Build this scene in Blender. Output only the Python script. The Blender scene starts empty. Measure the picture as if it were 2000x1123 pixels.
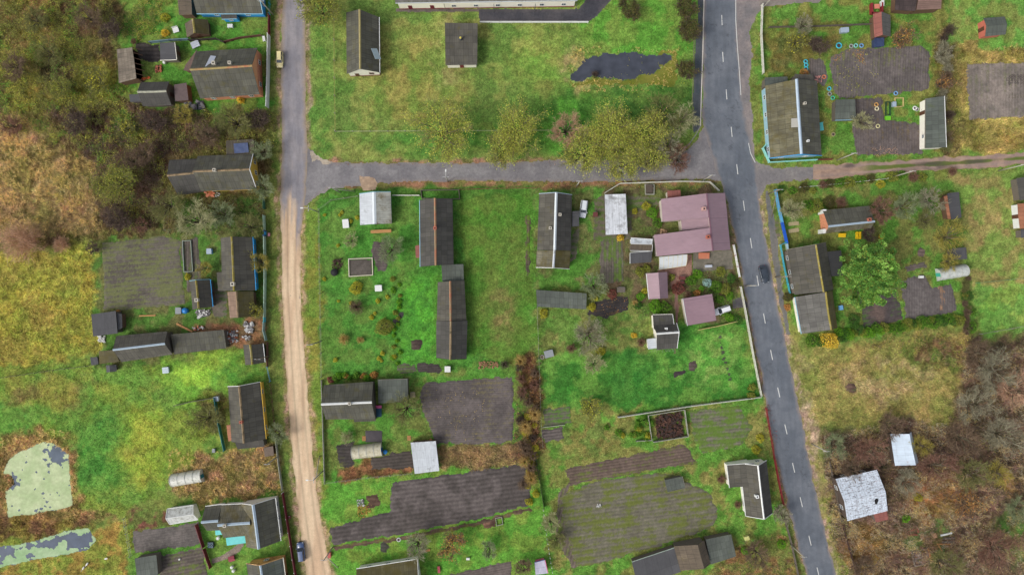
import bpy, bmesh, math, random
import numpy as np
from mathutils import Vector, Matrix
random.seed(7)
RS = np.random.RandomState(11)
H, S = 160.0, 8.0                       # camera height (m), ground scale (photo pixels per metre)
D = bpy.data
scene = bpy.context.scene
COL = scene.collection
R = math.radians

def W(px, py, z=0.0):
    """the point at height z which the overhead camera sees at photo pixel px, py"""
    k = (H - z) / H
    return Vector(((px - 1000) / S * k, (561.5 - py) / S * k, z))

EXPO = 1.10
def C(r, g, b):
    f = lambda v: ((v / 255 / 12.92) if v / 255 < .04045 else ((v / 255 + .055) / 1.055) ** 2.4) / EXPO
    return (f(r), f(g), f(b))

# ------------------------------------------------------------------ noise (numpy, value noise)
_LAT = np.random.RandomState(3).rand(512, 512)
def vnoise(x, y, scale, seed=0):
    x = np.asarray(x, float) / scale + 97.3 * seed; y = np.asarray(y, float) / scale + 41.7 * seed
    xi = np.floor(x).astype(int); yi = np.floor(y).astype(int)
    fx = x - xi; fy = y - yi
    fx = fx * fx * (3 - 2 * fx); fy = fy * fy * (3 - 2 * fy)
    a = _LAT[xi % 512, yi % 512]; b = _LAT[(xi + 1) % 512, yi % 512]
    c = _LAT[xi % 512, (yi + 1) % 512]; d = _LAT[(xi + 1) % 512, (yi + 1) % 512]
    return (a * (1 - fx) + b * fx) * (1 - fy) + (c * (1 - fx) + d * fx) * fy
def fbm(x, y, scale, seed=0, oct=4):
    t = 0; a = 1; s = 0
    for o in range(oct):
        t = t + a * vnoise(x, y, scale / 2 ** o, seed + o * 7); s += a; a *= .55
    return t / s
def sstep(a, b, x):
    t = np.clip((x - a) / (b - a), 0, 1); return t * t * (3 - 2 * t)
def poly_sd(x, y, P):
    """signed distance to polygon P (positive inside), vectorised"""
    P = np.asarray(P, float); n = len(P)
    d = np.full(np.shape(x), 1e9); ins = np.zeros(np.shape(x), bool)
    for i in range(n):
        ax, ay = P[i]; bx, by = P[(i + 1) % n]
        ex, ey = bx - ax, by - ay; L = ex * ex + ey * ey + 1e-12
        t = np.clip(((x - ax) * ex + (y - ay) * ey) / L, 0, 1)
        d = np.minimum(d, (x - ax - t * ex) ** 2 + (y - ay - t * ey) ** 2)
        cr = ((ay > y) != (by > y)) & (x < (bx - ax) * (y - ay) / (by - ay + 1e-12) + ax)
        ins ^= cr
    return np.where(ins, 1, -1) * np.sqrt(d)
def PX(pts):
    return [tuple(W(a, b)[:2]) for a, b in pts]

# ------------------------------------------------------------------ objects
def setp(o, **k):
    for a, b in k.items():
        if b is not None: o[a] = b
    return o
def thing(name, label, cat, loc=(0, 0, 0), rz=0, group=None):
    o = D.objects.new(name, None); COL.objects.link(o); o.empty_display_size = .3
    o.location = loc; o.rotation_euler = (0, 0, rz)
    return setp(o, label=label, category=cat, group=group)
def link(name, me, mat=None, parent=None, **props):
    o = D.objects.new(name, me); COL.objects.link(o)
    if mat is not None and not me.materials: me.materials.append(mat)
    if parent is not None: o.parent = parent
    return setp(o, **props)
def arr_mesh(name, V, F, col=None, smooth=False):
    V = np.asarray(V, np.float32); F = np.asarray(F, np.int32)
    me = D.meshes.new(name); n, (m, k) = len(V), F.shape
    me.vertices.add(n); me.vertices.foreach_set('co', V.ravel())
    me.loops.add(m * k); me.loops.foreach_set('vertex_index', F.ravel())
    me.polygons.add(m); me.polygons.foreach_set('loop_start', np.arange(0, m * k, k, dtype=np.int32))
    if smooth: me.polygons.foreach_set('use_smooth', np.ones(m, bool))
    if col is not None:
        ca = me.color_attributes.new('Col', 'FLOAT_COLOR', 'POINT')
        c4 = np.ones((n, 4), np.float32); col = np.asarray(col, np.float32); c4[:, :col.shape[1]] = col
        ca.data.foreach_set('color', c4.ravel())
    me.update(calc_edges=True)
    return me

class MB:
    def __init__(s): s.v = []; s.f = []; s.uv = {}
    def add(s, vs, fs, uvs=None):
        b = len(s.v); s.v += [tuple(v) for v in vs]
        for i, f in enumerate(fs):
            if uvs: s.uv[len(s.f)] = [uvs[j] for j in f]
            s.f.append([b + j for j in f])
    def box(s, c, d, rz=0, M=None):
        x, y, z = [q / 2 for q in d]; T = M or (Matrix.Translation(c) @ Matrix.Rotation(rz, 4, 'Z'))
        if M: T = Matrix.Translation(c) @ M
        vs = [T @ Vector((sx * x, sy * y, sz * z)) for sz in (-1, 1) for sx, sy in ((-1, -1), (1, -1), (1, 1), (-1, 1))]
        s.add(vs, [(3, 2, 1, 0), (4, 5, 6, 7), (0, 1, 5, 4), (1, 2, 6, 5), (2, 3, 7, 6), (3, 0, 4, 7)])
        return s
    def bar(s, p, q, w, h):
        """a rectangular bar from p to q, w wide (horizontal), h high"""
        p, q = Vector(p), Vector(q); d = (q - p).normalized()
        a = d.cross(Vector((0, 0, 1)))
        a = Vector((1, 0, 0)) if a.length < 1e-4 else a.normalized()
        b = a.cross(d); a = a * w / 2; b = b * h / 2
        vs = [p - a - b, p + a - b, p + a + b, p - a + b, q - a - b, q + a - b, q + a + b, q - a + b]
        s.add(vs, [(0, 1, 2, 3), (7, 6, 5, 4), (0, 4, 5, 1), (1, 5, 6, 2), (2, 6, 7, 3), (3, 7, 4, 0)])
        return s
    def rings(s, rs, cap=True):
        n = len(rs[0]); vs = [v for r in rs for v in r]; fs = []
        for i in range(len(rs) - 1):
            for j in range(n):
                k = (j + 1) % n; fs.append((i * n + j, i * n + k, (i + 1) * n + k, (i + 1) * n + j))
        if cap: fs += [tuple(range(n))[::-1], tuple(range((len(rs) - 1) * n, len(rs) * n))]
        s.add(vs, fs); return s
    def tube(s, p, q, r0, r1=None, n=6, cap=True):
        p, q = Vector(p), Vector(q); r1 = r0 if r1 is None else r1; d = (q - p).normalized()
        a = d.orthogonal().normalized(); b = d.cross(a)
        rr = [[c + (a * math.cos(2 * math.pi * j / n) + b * math.sin(2 * math.pi * j / n)) * r for j in range(n)] for c, r in ((p, r0), (q, r1))]
        return s.rings(rr, cap)
    def torus(s, c, R1, r, n=16, m=8):
        c = Vector(c); vs = []; fs = []
        for i in range(n):
            a = 2 * math.pi * i / n
            for j in range(m):
                b = 2 * math.pi * j / m; q = R1 + r * math.cos(b)
                vs.append(c + Vector((q * math.cos(a), q * math.sin(a), r * math.sin(b))))
                fs.append((i * m + j, ((i + 1) % n) * m + j, ((i + 1) % n) * m + (j + 1) % m, i * m + (j + 1) % m))
        s.add(vs, fs); return s
    def blob(s, c, d, n=10, m=6, jit=0, rnd=random):
        c = Vector(c); rs = []
        for i in range(1, m):
            a = math.pi * i / m
            rs.append([c + Vector((math.sin(a) * math.cos(2 * math.pi * j / n) * d[0], math.sin(a) * math.sin(2 * math.pi * j / n) * d[1], -math.cos(a) * d[2])) * (1 + rnd.uniform(-jit, jit)) for j in range(n)])
        return s.rings(rs)
    def prism(s, P, z0, z1):
        n = len(P); vs = [(p[0], p[1], z0) for p in P] + [(p[0], p[1], z1) for p in P]
        s.add(vs, [tuple(range(n))[::-1], tuple(range(n, 2 * n))] + [(i, (i + 1) % n, n + (i + 1) % n, n + i) for i in range(n)])
        return s
    def build(s, name, mat, parent=None, smooth=False, loc=None, **props):
        """links the collected shapes as ONE mesh object; loc: world origin the parent (or the object) sits at"""
        me = D.meshes.new(name); o0 = Vector(loc) if loc is not None else Vector((0, 0, 0))
        me.from_pydata([tuple(Vector(v) - o0) for v in s.v], [], s.f)
        if s.uv:
            ul = me.uv_layers.new(name='UVMap')
            for p in me.polygons:
                u = s.uv.get(p.index)
                if u:
                    for li, q in zip(p.loop_indices, u): ul.data[li].uv = q
        bm = bmesh.new(); bm.from_mesh(me); bmesh.ops.recalc_face_normals(bm, faces=bm.faces); bm.to_mesh(me); bm.free()
        if smooth:
            for p in me.polygons: p.use_smooth = True
        o = link(name, me, mat, parent, **props)
        if parent is None and loc is not None: o.location = loc
        return o

def copy_tree(o, parent=None):
    c = o.copy(); COL.objects.link(c)
    if parent is not None: c.parent = parent
    for ch in list(o.children): copy_tree(ch, c)
    return c

# ------------------------------------------------------------------ materials
_M = {}
def nodes(name):
    m = D.materials.new(name); m.use_nodes = True; nt = m.node_tree
    return m, nt, nt.nodes, nt.links, nt.nodes['Principled BSDF']
def N(nt, t, **k):
    n = nt.nodes.new('ShaderNode' + t)
    for a, b in k.items():
        if a in n.inputs: n.inputs[a].default_value = b
        else: setattr(n, a, b)
    return n
def mixc(nt, fac, a, b, blend='MIX'):
    n = nt.nodes.new('ShaderNodeMix'); n.data_type = 'RGBA'; n.blend_type = blend
    for i, v in ((0, fac), (6, a), (7, b)):
        if isinstance(v, (int, float)): n.inputs[i].default_value = v
        elif isinstance(v, tuple): n.inputs[i].default_value = (*v, 1) if len(v) == 3 else v
        else: nt.links.new(v, n.inputs[i])
    return n.outputs[2]
def mrange(nt, v, a, b, c, d):
    n = N(nt, 'MapRange'); n.inputs[1].default_value = a; n.inputs[2].default_value = b; n.inputs[3].default_value = c; n.inputs[4].default_value = d
    nt.links.new(v, n.inputs[0]); return n.outputs[0]
def scale_col(nt, colour, fac):
    """multiply a colour by a scalar socket"""
    g = N(nt, 'CombineColor')
    for i in range(3): nt.links.new(fac, g.inputs[i])
    return mixc(nt, 1.0, colour, g.outputs[0], 'MULTIPLY')
def bump(nt, h, strength, dist=.05):
    b = N(nt, 'Bump', Strength=strength, Distance=dist); nt.links.new(h, b.inputs['Height']); return b.outputs[0]

def M(name, rgb, rough=.75, var=.25, scale=2.5, bmp=.15, metal=0., stain=None, amt=.5, srgb=True):
    """plain material with broken-up colour, optional stains of a second colour"""
    if name in _M: return _M[name]
    m, nt, nd, lk, bs = nodes(name); c = C(*rgb) if srgb else rgb
    tc = N(nt, 'TexCoord'); n1 = N(nt, 'TexNoise', Scale=scale, Detail=6., Roughness=.65)
    lk.new(tc.outputs['Object'], n1.inputs['Vector'])
    out = scale_col(nt, (*c, 1), mrange(nt, n1.outputs[0], .25, .75, 1 - var, 1 + var))
    if stain is not None:
        n2 = N(nt, 'TexNoise', Scale=scale * .45, Detail=8., Roughness=.7); lk.new(tc.outputs['Object'], n2.inputs['Vector'])
        f = mrange(nt, n2.outputs[0], .62 - .25 * amt, .74 - .2 * amt, 0, 1)
        out = mixc(nt, f, out, C(*stain))
    lk.new(out, bs.inputs['Base Color']); bs.inputs['Roughness'].default_value = rough; bs.inputs['Metallic'].default_value = metal
    if bmp: lk.new(bump(nt, n1.outputs[0], bmp), bs.inputs['Normal'])
    _M[name] = m; return m

def roofmat(name, rgb, moss=(88, 82, 45), mossy=.35, streak=.25, sheet=(1.12, 1.55), rough=.85, tint=.2, lichen=.3, seam=.5):
    if name in _M: return _M[name]
    m, nt, nd, lk, bs = nodes(name); c = C(*rgb)
    uv = N(nt, 'UVMap'); tc = N(nt, 'TexCoord')
    br = N(nt, 'TexBrick', offset=0.0, Scale=1.0); br.inputs['Brick Width'].default_value = sheet[0]; br.inputs['Row Height'].default_value = sheet[1]
    br.inputs['Mortar Size'].default_value = .045; br.inputs['Mortar Smooth'].default_value = .6; br.inputs['Bias'].default_value = 0
    br.inputs['Color1'].default_value = (*[x * (1 - tint) for x in c], 1); br.inputs['Color2'].default_value = (*[x * (1 + tint) for x in c], 1)
    br.inputs['Mortar'].default_value = (*[x * seam for x in c], 1)
    lk.new(uv.outputs[0], br.inputs['Vector'])
    mp = N(nt, 'Mapping'); mp.inputs['Scale'].default_value = (2.6, .22, 1); lk.new(uv.outputs[0], mp.inputs[0])
    ns = N(nt, 'TexNoise', Scale=1.6, Detail=5., Roughness=.7); lk.new(mp.outputs[0], ns.inputs['Vector'])
    out = scale_col(nt, br.outputs['Color'], mrange(nt, ns.outputs[0], .3, .7, 1 - streak, 1 + streak))
    nm = N(nt, 'TexNoise', Scale=.42, Detail=9., Roughness=.72); lk.new(tc.outputs['Object'], nm.inputs['Vector'])
    out = mixc(nt, mrange(nt, nm.outputs[0], .66 - .34 * mossy, .78 - .28 * mossy, 0, .85), out, C(*moss))
    nl = N(nt, 'TexNoise', Scale=2.3, Detail=10., Roughness=.85); lk.new(tc.outputs['Object'], nl.inputs['Vector'])
    out = mixc(nt, mrange(nt, nl.outputs[0], .6, .7, 0, lichen), out, C(150, 148, 132))
    np_ = N(nt, 'TexNoise', Scale=.16, Detail=4., Roughness=.6); lk.new(tc.outputs['Object'], np_.inputs['Vector']); out = scale_col(nt, out, mrange(nt, np_.outputs[0], .35, .65, 1 - streak * .7, 1 + streak * .7))
    lk.new(out, bs.inputs['Base Color']); bs.inputs['Roughness'].default_value = rough
    wv = N(nt, 'TexWave', Scale=1.1, wave_type='BANDS', bands_direction='X'); lk.new(uv.outputs[0], wv.inputs['Vector'])
    ad = N(nt, 'Math', operation='ADD'); lk.new(wv.outputs['Fac'], ad.inputs[0]); lk.new(nl.outputs[0], ad.inputs[1])
    lk.new(bump(nt, ad.outputs[0], .45, .05), bs.inputs['Normal'])
    _M[name] = m; return m

def vcol_mat(name, rough=.85, fine=.28, scale=1.4, bmp=.5, dist=.12, fine2=0.0, transl=0.0, spec=.3):
    """colour from the mesh's own colour attribute, broken up by noise"""
    if name in _M: return _M[name]
    m, nt, nd, lk, bs = nodes(name)
    at = N(nt, 'Attribute', attribute_name='Col'); out = at.outputs['Color']
    bs.inputs['Roughness'].default_value = rough; bs.inputs['Specular IOR Level'].default_value = spec
    if fine:
        tc = N(nt, 'TexCoord'); n1 = N(nt, 'TexNoise', Scale=scale, Detail=8., Roughness=.7); lk.new(tc.outputs['Object'], n1.inputs['Vector'])
        out = scale_col(nt, out, mrange(nt, n1.outputs[0], .28, .72, 1 - fine, 1 + fine))
        h = n1.outputs[0]
        if fine2:
            n2 = N(nt, 'TexNoise', Scale=scale * 4.5, Detail=6., Roughness=.8); lk.new(tc.outputs['Object'], n2.inputs['Vector'])
            out = scale_col(nt, out, mrange(nt, n2.outputs[0], .3, .7, 1 - fine2, 1 + fine2))
            ad = N(nt, 'Math', operation='ADD'); lk.new(h, ad.inputs[0]); lk.new(n2.outputs[0], ad.inputs[1]); h = ad.outputs[0]
        if bmp: lk.new(bump(nt, h, bmp, dist), bs.inputs['Normal'])
    lk.new(out, bs.inputs['Base Color'])
    if transl:
        tr = N(nt, 'BsdfTranslucent'); lk.new(out, tr.inputs[0]); ms = N(nt, 'MixShader'); ms.inputs[0].default_value = transl
        lk.new(bs.outputs[0], ms.inputs[1]); lk.new(tr.outputs[0], ms.inputs[2]); lk.new(ms.outputs[0], nd['Material Output'].inputs[0])
    _M[name] = m; return m

def groundmat(name):
    """ground: the sheet's own colours broken up into tufts, bare specks and straw"""
    m, nt, nd, lk, bs = nodes(name); at = N(nt, 'Attribute', attribute_name='Col'); tc = N(nt, 'TexCoord'); out = at.outputs['Color']; hs = []
    for sc, lo, hi, amt in ((.75, .36, .64, .2), (2.1, .36, .64, .3), (5.2, .36, .64, .34)):
        n = N(nt, 'TexNoise', Scale=sc, Detail=4., Roughness=.65); lk.new(tc.outputs['Object'], n.inputs['Vector']); out = scale_col(nt, out, mrange(nt, n.outputs[0], lo, hi, 1 - amt, 1 + amt)); hs.append(n.outputs[0])
    n = N(nt, 'TexNoise', Scale=1.5, Detail=6., Roughness=.75); mp = N(nt, 'Mapping'); mp.inputs['Location'].default_value = (31, 17, 5); lk.new(tc.outputs['Object'], mp.inputs[0]); lk.new(mp.outputs[0], n.inputs['Vector'])
    tint = mixc(nt, mrange(nt, n.outputs[0], .38, .62, 0, 1), (1.17, 1.0, 1.10), (.80, 1.0, .82)); out = mixc(nt, mrange(nt, at.outputs['Alpha'], .15, .9, .35, 1), out, mixc(nt, 1.0, out, tint, 'MULTIPLY'))
    ad = N(nt, 'Math', operation='ADD'); lk.new(hs[1], ad.inputs[0]); lk.new(hs[2], ad.inputs[1]); lk.new(bump(nt, ad.outputs[0], .5, .12), bs.inputs['Normal'])
    lk.new(out, bs.inputs['Base Color']); bs.inputs['Roughness'].default_value = .95; bs.inputs['Specular IOR Level'].default_value = .12
    return m

def glass(name, rgb, rough=.12):
    if name in _M: return _M[name]
    m, nt, nd, lk, bs = nodes(name)
    bs.inputs['Base Color'].default_value = (*C(*rgb), 1); bs.inputs['Roughness'].default_value = rough; bs.inputs['Specular IOR Level'].default_value = .8
    _M[name] = m; return m

def film(name, rgb, alpha=.75, stain=(120, 125, 90), amt=.4):
    """whitish greenhouse sheeting: part of the light goes through"""
    if name in _M: return _M[name]
    m, nt, nd, lk, bs = nodes(name); tc = N(nt, 'TexCoord')
    n1 = N(nt, 'TexNoise', Scale=1.3, Detail=6., Roughness=.7); lk.new(tc.outputs['Object'], n1.inputs['Vector'])
    c = mixc(nt, mrange(nt, n1.outputs[0], .62 - .25 * amt, .85 - .2 * amt, 0, 1), C(*rgb), C(*stain))
    lk.new(c, bs.inputs['Base Color']); bs.inputs['Roughness'].default_value = .35
    tr = N(nt, 'BsdfTranslucent'); lk.new(c, tr.inputs[0]); tp = N(nt, 'BsdfTransparent')
    a = N(nt, 'MixShader'); a.inputs[0].default_value = .4; lk.new(tr.outputs[0], a.inputs[1]); lk.new(tp.outputs[0], a.inputs[2])
    b = N(nt, 'MixShader'); b.inputs[0].default_value = alpha; lk.new(a.outputs[0], b.inputs[1]); lk.new(bs.outputs[0], b.inputs[2])
    lk.new(b.outputs[0], nd['Material Output'].inputs[0])
    _M[name] = m; return m

def woodmat(name, rgb, **k): return M(name, rgb, rough=.85, var=.3, scale=5., bmp=.3, **k)
WHITE = lambda: M('white_paint', (226, 228, 224), .55, .08, 1.5, .05, stain=(165, 160, 145), amt=.12)
# ------------------------------------------------------------------ world, sun, camera
world = D.worlds.new('World'); scene.world = world; world.use_nodes = True
wn = world.node_tree; bg = wn.nodes['Background']
SUN_EL, SUN_AZ = R(44), R(240)          # a veiled sun in the west-south-west
sky = wn.nodes.new('ShaderNodeTexSky'); sky.sky_type = 'NISHITA'; sky.sun_disc = False
sky.sun_elevation = SUN_EL; sky.sun_rotation = SUN_AZ; sky.air_density = .7; sky.dust_density = 4.0; sky.ozone_density = 1.0
hs = wn.nodes.new('ShaderNodeHueSaturation'); hs.inputs['Saturation'].default_value = .45
wn.links.new(sky.outputs[0], hs.inputs['Color']); wn.links.new(hs.outputs[0], bg.inputs[0]); bg.inputs[1].default_value = .17
sl = D.lights.new('sun', 'SUN'); sl.energy = .92; sl.angle = R(17); sl.color = (1, .97, .92)
so = D.objects.new('sun', sl); COL.objects.link(so); so.location = (-60, -20, 80)
sd = Vector((math.sin(SUN_AZ) * math.cos(SUN_EL), math.cos(SUN_AZ) * math.cos(SUN_EL), math.sin(SUN_EL)))
so.rotation_euler = sd.to_track_quat('Z', 'Y').to_euler()
cam = D.cameras.new('camera'); co = D.objects.new('camera', cam); COL.objects.link(co)
co.location = (0, 0, H); co.rotation_euler = (0, 0, 0)
cam.sensor_width = 36; cam.lens = 36 * H / (2000 / S); cam.clip_end = 6000; cam.clip_start = 1
scene.camera = co
vs = scene.view_settings; vs.view_transform = 'Standard'; vs.look = 'None'; vs.gamma = 1; vs.exposure = 0.17; vs.use_curve_mapping = False
scene.render.resolution_x = 1024; scene.render.resolution_y = 574

# ------------------------------------------------------------------ ground colours (what grows where, plus painted tree shade)
REG = []
def reg(pts, c1, c2=None, ns=5.0, f=10, rough=.3, warp=10):
    REG.append((np.array(pts, float), np.array(C(*c1)), np.array(C(*(c2 or c1))), ns, f, rough, warp))
def ell(x, y, rx, ry, c1, c2=None, ns=3.0, f=14, rough=.3, warp=12):
    reg([(x + rx * math.cos(a * .5236), y + ry * math.sin(a * .5236)) for a in range(12)], c1, c2, ns, f, rough, warp)
# left side, top to bottom
reg([(-300, -300), (345, -300), (345, 60), (225, 85), (215, 165), (270, 210), (400, 212), (548, 215), (550, 470), (440, 455), (320, 460), (190, 475), (0, 495), (-300, 495)], (122, 122, 52), (108, 96, 54), 5, 14, 1)
reg([(215, -300), (550, -300), (550, 215), (260, 210), (225, 160), (228, 85), (240, 30)], (72, 132, 32), (105, 135, 45), 4, 8, .35)
ell(60, 40, 60, 90, (150, 132, 70), (125, 120, 45), rough=1)
ell(150, 35, 95, 32, (96, 76, 52), (120, 95, 60), rough=1)
ell(130, 150, 60, 45, (110, 118, 50), (88, 82, 46), rough=1)
ell(185, 170, 50, 45, (128, 142, 40), (150, 145, 40), rough=1)
ell(60, 190, 55, 25, (160, 150, 50), (120, 130, 45), rough=1)
ell(15, 250, 25, 30, (120, 80, 60), (150, 90, 75), rough=1)
reg([(90, 215), (210, 205), (330, 210), (450, 235), (440, 290), (330, 300), (322, 380), (300, 450), (230, 460), (200, 430), (185, 330), (140, 270)], (78, 58, 44), (104, 82, 52), 3, 12, .9)
ell(245, 250, 32, 30, (85, 125, 42), (130, 130, 45), rough=.9)
ell(420, 240, 70, 25, (112, 98, 50), (92, 120, 42), rough=.9)
reg([(-300, 230), (60, 215), (110, 280), (190, 320), (200, 400), (190, 450), (100, 462), (-300, 470)], (162, 146, 88), (142, 132, 66), 4, 14, 1)
ell(225, 355, 40, 32, (82, 112, 45), (70, 92, 40), rough=.9)
reg([(400, 380), (520, 375), (520, 460), (380, 455), (300, 460), (330, 390)], (96, 92, 46), (78, 115, 38), 3, 10, .7)
reg([(-300, 490), (60, 495), (190, 480), (198, 600), (185, 690), (100, 716), (-300, 740)], (156, 155, 44), (150, 144, 50), 6, 8, .75)
reg([(110, 492), (196, 480), (198, 610), (178, 690), (120, 705)], (156, 156, 44), (136, 146, 42), 3, 18, .8)
reg([(190, 458), (522, 455), (528, 745), (440, 760), (190, 722)], (76, 118, 36), (96, 104, 50), 3, 6, .35)
reg([(375, 625), (515, 625), (515, 690), (440, 680), (380, 650)], (140, 104, 66), (110, 95, 60), 2, 8, .2)
reg([(-300, 742), (180, 706), (200, 728), (440, 688), (522, 690), (532, 760), (440, 775), (435, 880), (340, 950), (240, 1000), (140, 1010), (-300, 1040)], (118, 142, 40), (98, 140, 42), 6, 8, .5)
ell(385, 735, 62, 36, (140, 188, 34), (112, 168, 36), 3, 30, .4)
ell(470, 735, 50, 25, (66, 132, 34), (80, 140, 38), 3, 20, .3)
ell(195, 880, 60, 85, (66, 128, 36), (84, 138, 40), 4, 30, .45)
ell(285, 880, 50, 80, (140, 158, 36), (125, 140, 40), 4, 30, .5)
ell(0, 820, 70, 45, (66, 130, 38), (90, 140, 40), 4, 25, .4)
ell(90, 760, 80, 30, (120, 118, 52), (135, 140, 48), 3, 20, .6)
ell(405, 815, 42, 45, (104, 104, 52), (120, 140, 40), 2.5, 14, .8)
reg([(340, 930), (385, 890), (545, 868), (553, 962), (400, 985), (335, 965)], (160, 136, 84), (140, 130, 62), 2.5, 10, 1)
reg([(-40, 880), (60, 842), (130, 842), (150, 900), (152, 1000), (230, 1010), (130, 1030), (-40, 1040)], (172, 144, 82), (134, 124, 58), 2, 10, .9)
reg([(-300, 1010), (120, 1015), (190, 1030), (60, 1055), (-300, 1080)], (140, 122, 48), (118, 92, 55), 2.5, 8, .9)
reg([(-300, 1090), (200, 1040), (250, 1000), (268, 1400), (-300, 1400)], (152, 130, 50), (128, 140, 42), 3, 10, .5)
reg([(247, 1003), (560, 958), (580, 1400), (262, 1400)], (80, 132, 36), (98, 140, 42), 4, 6, .25)
reg([(247, 1003), (330, 990), (335, 1028), (255, 1040)], (112, 76, 56), (96, 110, 45), 2, 6, .3)
# verges of the left road
reg([(527, -300), (560, -300), (556, 300), (550, 420), (552, 600), (572, 850), (600, 1050), (620, 1400), (580, 1400), (547, 960), (524, 750), (516, 420), (524, 215)], (108, 122, 48), (92, 116, 40), 3, 6, .3)
reg([(590, 400), (622, 408), (628, 740), (635, 940), (655, 1090), (660, 1400), (640, 1400), (600, 850), (580, 600)], (122, 130, 40), (104, 134, 38), 3, 6, .3)
# the large lawn
reg([(600, -300), (1374, -300), (1355, 262), (1290, 318), (600, 320)], (94, 128, 46), (122, 138, 56), 5, 6, .25)
reg([(1150, -300), (1374, -300), (1352, 165), (1140, 100), (1120, 60)], (82, 144, 32), (104, 140, 44), 3.5, 14, .25)
ell(820, 170, 90, 95, (136, 138, 58), (108, 130, 46), 4, 40, .3)
ell(875, 110, 35, 70, (140, 138, 74), (112, 136, 52), 3, 20, .3)
ell(1060, 120, 60, 55, (124, 144, 54), (108, 144, 46), 3, 30, .3)
ell(1125, 140, 22, 40, (150, 142, 82), (120, 140, 60), 2, 12, .4)
ell(1250, 200, 120, 40, (62, 112, 34), (84, 128, 40), 3, 30, .3)  # dark green painted in as the shade under the trees
ell(960, 270, 260, 35, (76, 128, 38), (96, 132, 44), 3, 16, .3)
ell(1110, 240, 60, 70, (76, 140, 30), (64, 118, 32), 3, 20, .3)
ell(625, 140, 22, 170, (104, 136, 50), (84, 128, 42), 3, 12, .25)
# gardens between the roads
reg([(622, 385), (1050, 362), (1056, 730), (630, 738)], (68, 130, 34), (86, 128, 40), 3.5, 6, .25)
reg([(765, 600), (800, 520), (852, 540), (852, 705), (770, 712)], (74, 150, 24), (66, 138, 30), 2, 14, .35)
reg([(888, 372), (1046, 372), (1048, 705), (914, 700)], (72, 124, 26), (86, 122, 34), 4, 6, .12)
ell(985, 560, 42, 120, (96, 120, 40), (86, 122, 36), 2.5, 30, .15)
ell(985, 620, 26, 50, (116, 116, 56), (98, 118, 44), 2, 16, .15)
reg([(600, 365), (1050, 350), (1200, 358), (1200, 372), (620, 384)], (72, 118, 32), (62, 112, 28), 3, 5, .3)
reg([(1045, 370), (1182, 362), (1182, 562), (1050, 565)], (76, 128, 34), (104, 112, 56), 3, 6, .3)
reg([(1180, 358), (1420, 358), (1450, 640), (1180, 610)], (92, 104, 48), (100, 90, 60), 2, 6, .3)
reg([(1050, 598), (1262, 590), (1262, 690), (1052, 705)], (112, 122, 54), (92, 130, 44), 3, 8, .4)
reg([(1052, 695), (1260, 682), (1310, 640), (1456, 622), (1484, 772), (1200, 812), (1060, 806)], (52, 116, 28), (86, 138, 40), 3.5, 8, .18)
ell(1390, 700, 60, 55, (112, 150, 58), (78, 142, 38), 2, 24, .3)
ell(1225, 740, 45, 55, (46, 112, 30), (60, 122, 32), 3, 24, .25)
reg([(1008, 700), (1050, 690), (1056, 800), (1058, 930), (1038, 960), (1000, 900), (1006, 800)], (108, 80, 48), (120, 104, 44), 2, 8, .9)
reg([(635, 738), (1008, 728), (1040, 860), (1060, 905), (660, 945), (632, 945)], (76, 134, 34), (100, 120, 46), 3, 6, .3)
reg([(850, 868), (1045, 858), (1045, 905), (860, 926)], (140, 124, 68), (118, 104, 60), 2, 6, .8)
reg([(660, 905), (812, 905), (806, 925), (660, 940)], (140, 100, 60), (108, 80, 46), 1.5, 6, .6)
reg([(632, 940), (1065, 905), (1105, 1400), (650, 1400)], (84, 146, 32), (106, 140, 40), 3.5, 6, .3)
reg([(1055, 800), (1488, 782), (1530, 1000), (1560, 1400), (1085, 1400)], (86, 138, 36), (120, 128, 54), 3, 6, .45)
ell(1150, 860, 80, 30, (100, 124, 48), (122, 122, 54), 2, 16, .5)
reg([(1400, 1075), (1545, 1050), (1560, 1400), (1360, 1400)], (138, 112, 62), (110, 122, 50), 2.5, 10, .7)
# right of the main road
reg([(1470, -300), (1850, -300), (1852, 305), (1480, 325), (1470, 120)], (82, 132, 36), (114, 122, 48), 3, 6, .35)
reg([(1480, 70), (1640, 62), (1640, 100), (1500, 150)], (110, 108, 44), (90, 96, 42), 2, 10, .5)
reg([(1848, 88), (2300, 80), (2300, 305), (1850, 300)], (160, 148, 66), (138, 130, 56), 3, 8, .95)
reg([(1830, 60), (1880, 60), (1875, 300), (1830, 300)], (104, 96, 52), (120, 120, 48), 2, 10, .8)
reg([(1842, -300), (2300, -300), (2300, 82), (1852, 92)], (92, 146, 46), (120, 138, 56), 3, 6, .35)
reg([(1470, 318), (2300, 292), (2300, 348), (1470, 372)], (98, 134, 44), (112, 126, 46), 3, 4, .35)
reg([(1496, 365), (1872, 342), (1904, 622), (1620, 668), (1540, 610)], (82, 130, 36), (108, 118, 50), 3, 8, .35)
reg([(1868, 340), (2300, 330), (2300, 560), (1895, 575)], (112, 142, 52), (136, 132, 66), 4, 8, .35)
reg([(1900, 560), (2300, 530), (2300, 640), (1910, 652)], (96, 146, 48), (116, 150, 50), 3, 6, .3)
reg([(1560, 700), (1640, 672), (1890, 640), (1892, 760), (1850, 830), (1590, 835)], (146, 138, 66), (124, 128, 54), 4, 10, .6)
ell(1730, 740, 100, 45, (152, 142, 84), (140, 136, 64), 3, 20, .7)
ell(1830, 690, 60, 30, (120, 100, 60), (100, 120, 44), 2, 14, .9)
reg([(1890, 660), (2300, 640), (2300, 1400), (1645, 1400), (1612, 1000), (1595, 850), (1700, 835), (1852, 822)], (122, 104, 76), (100, 88, 64), 4, 14, .9)
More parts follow.
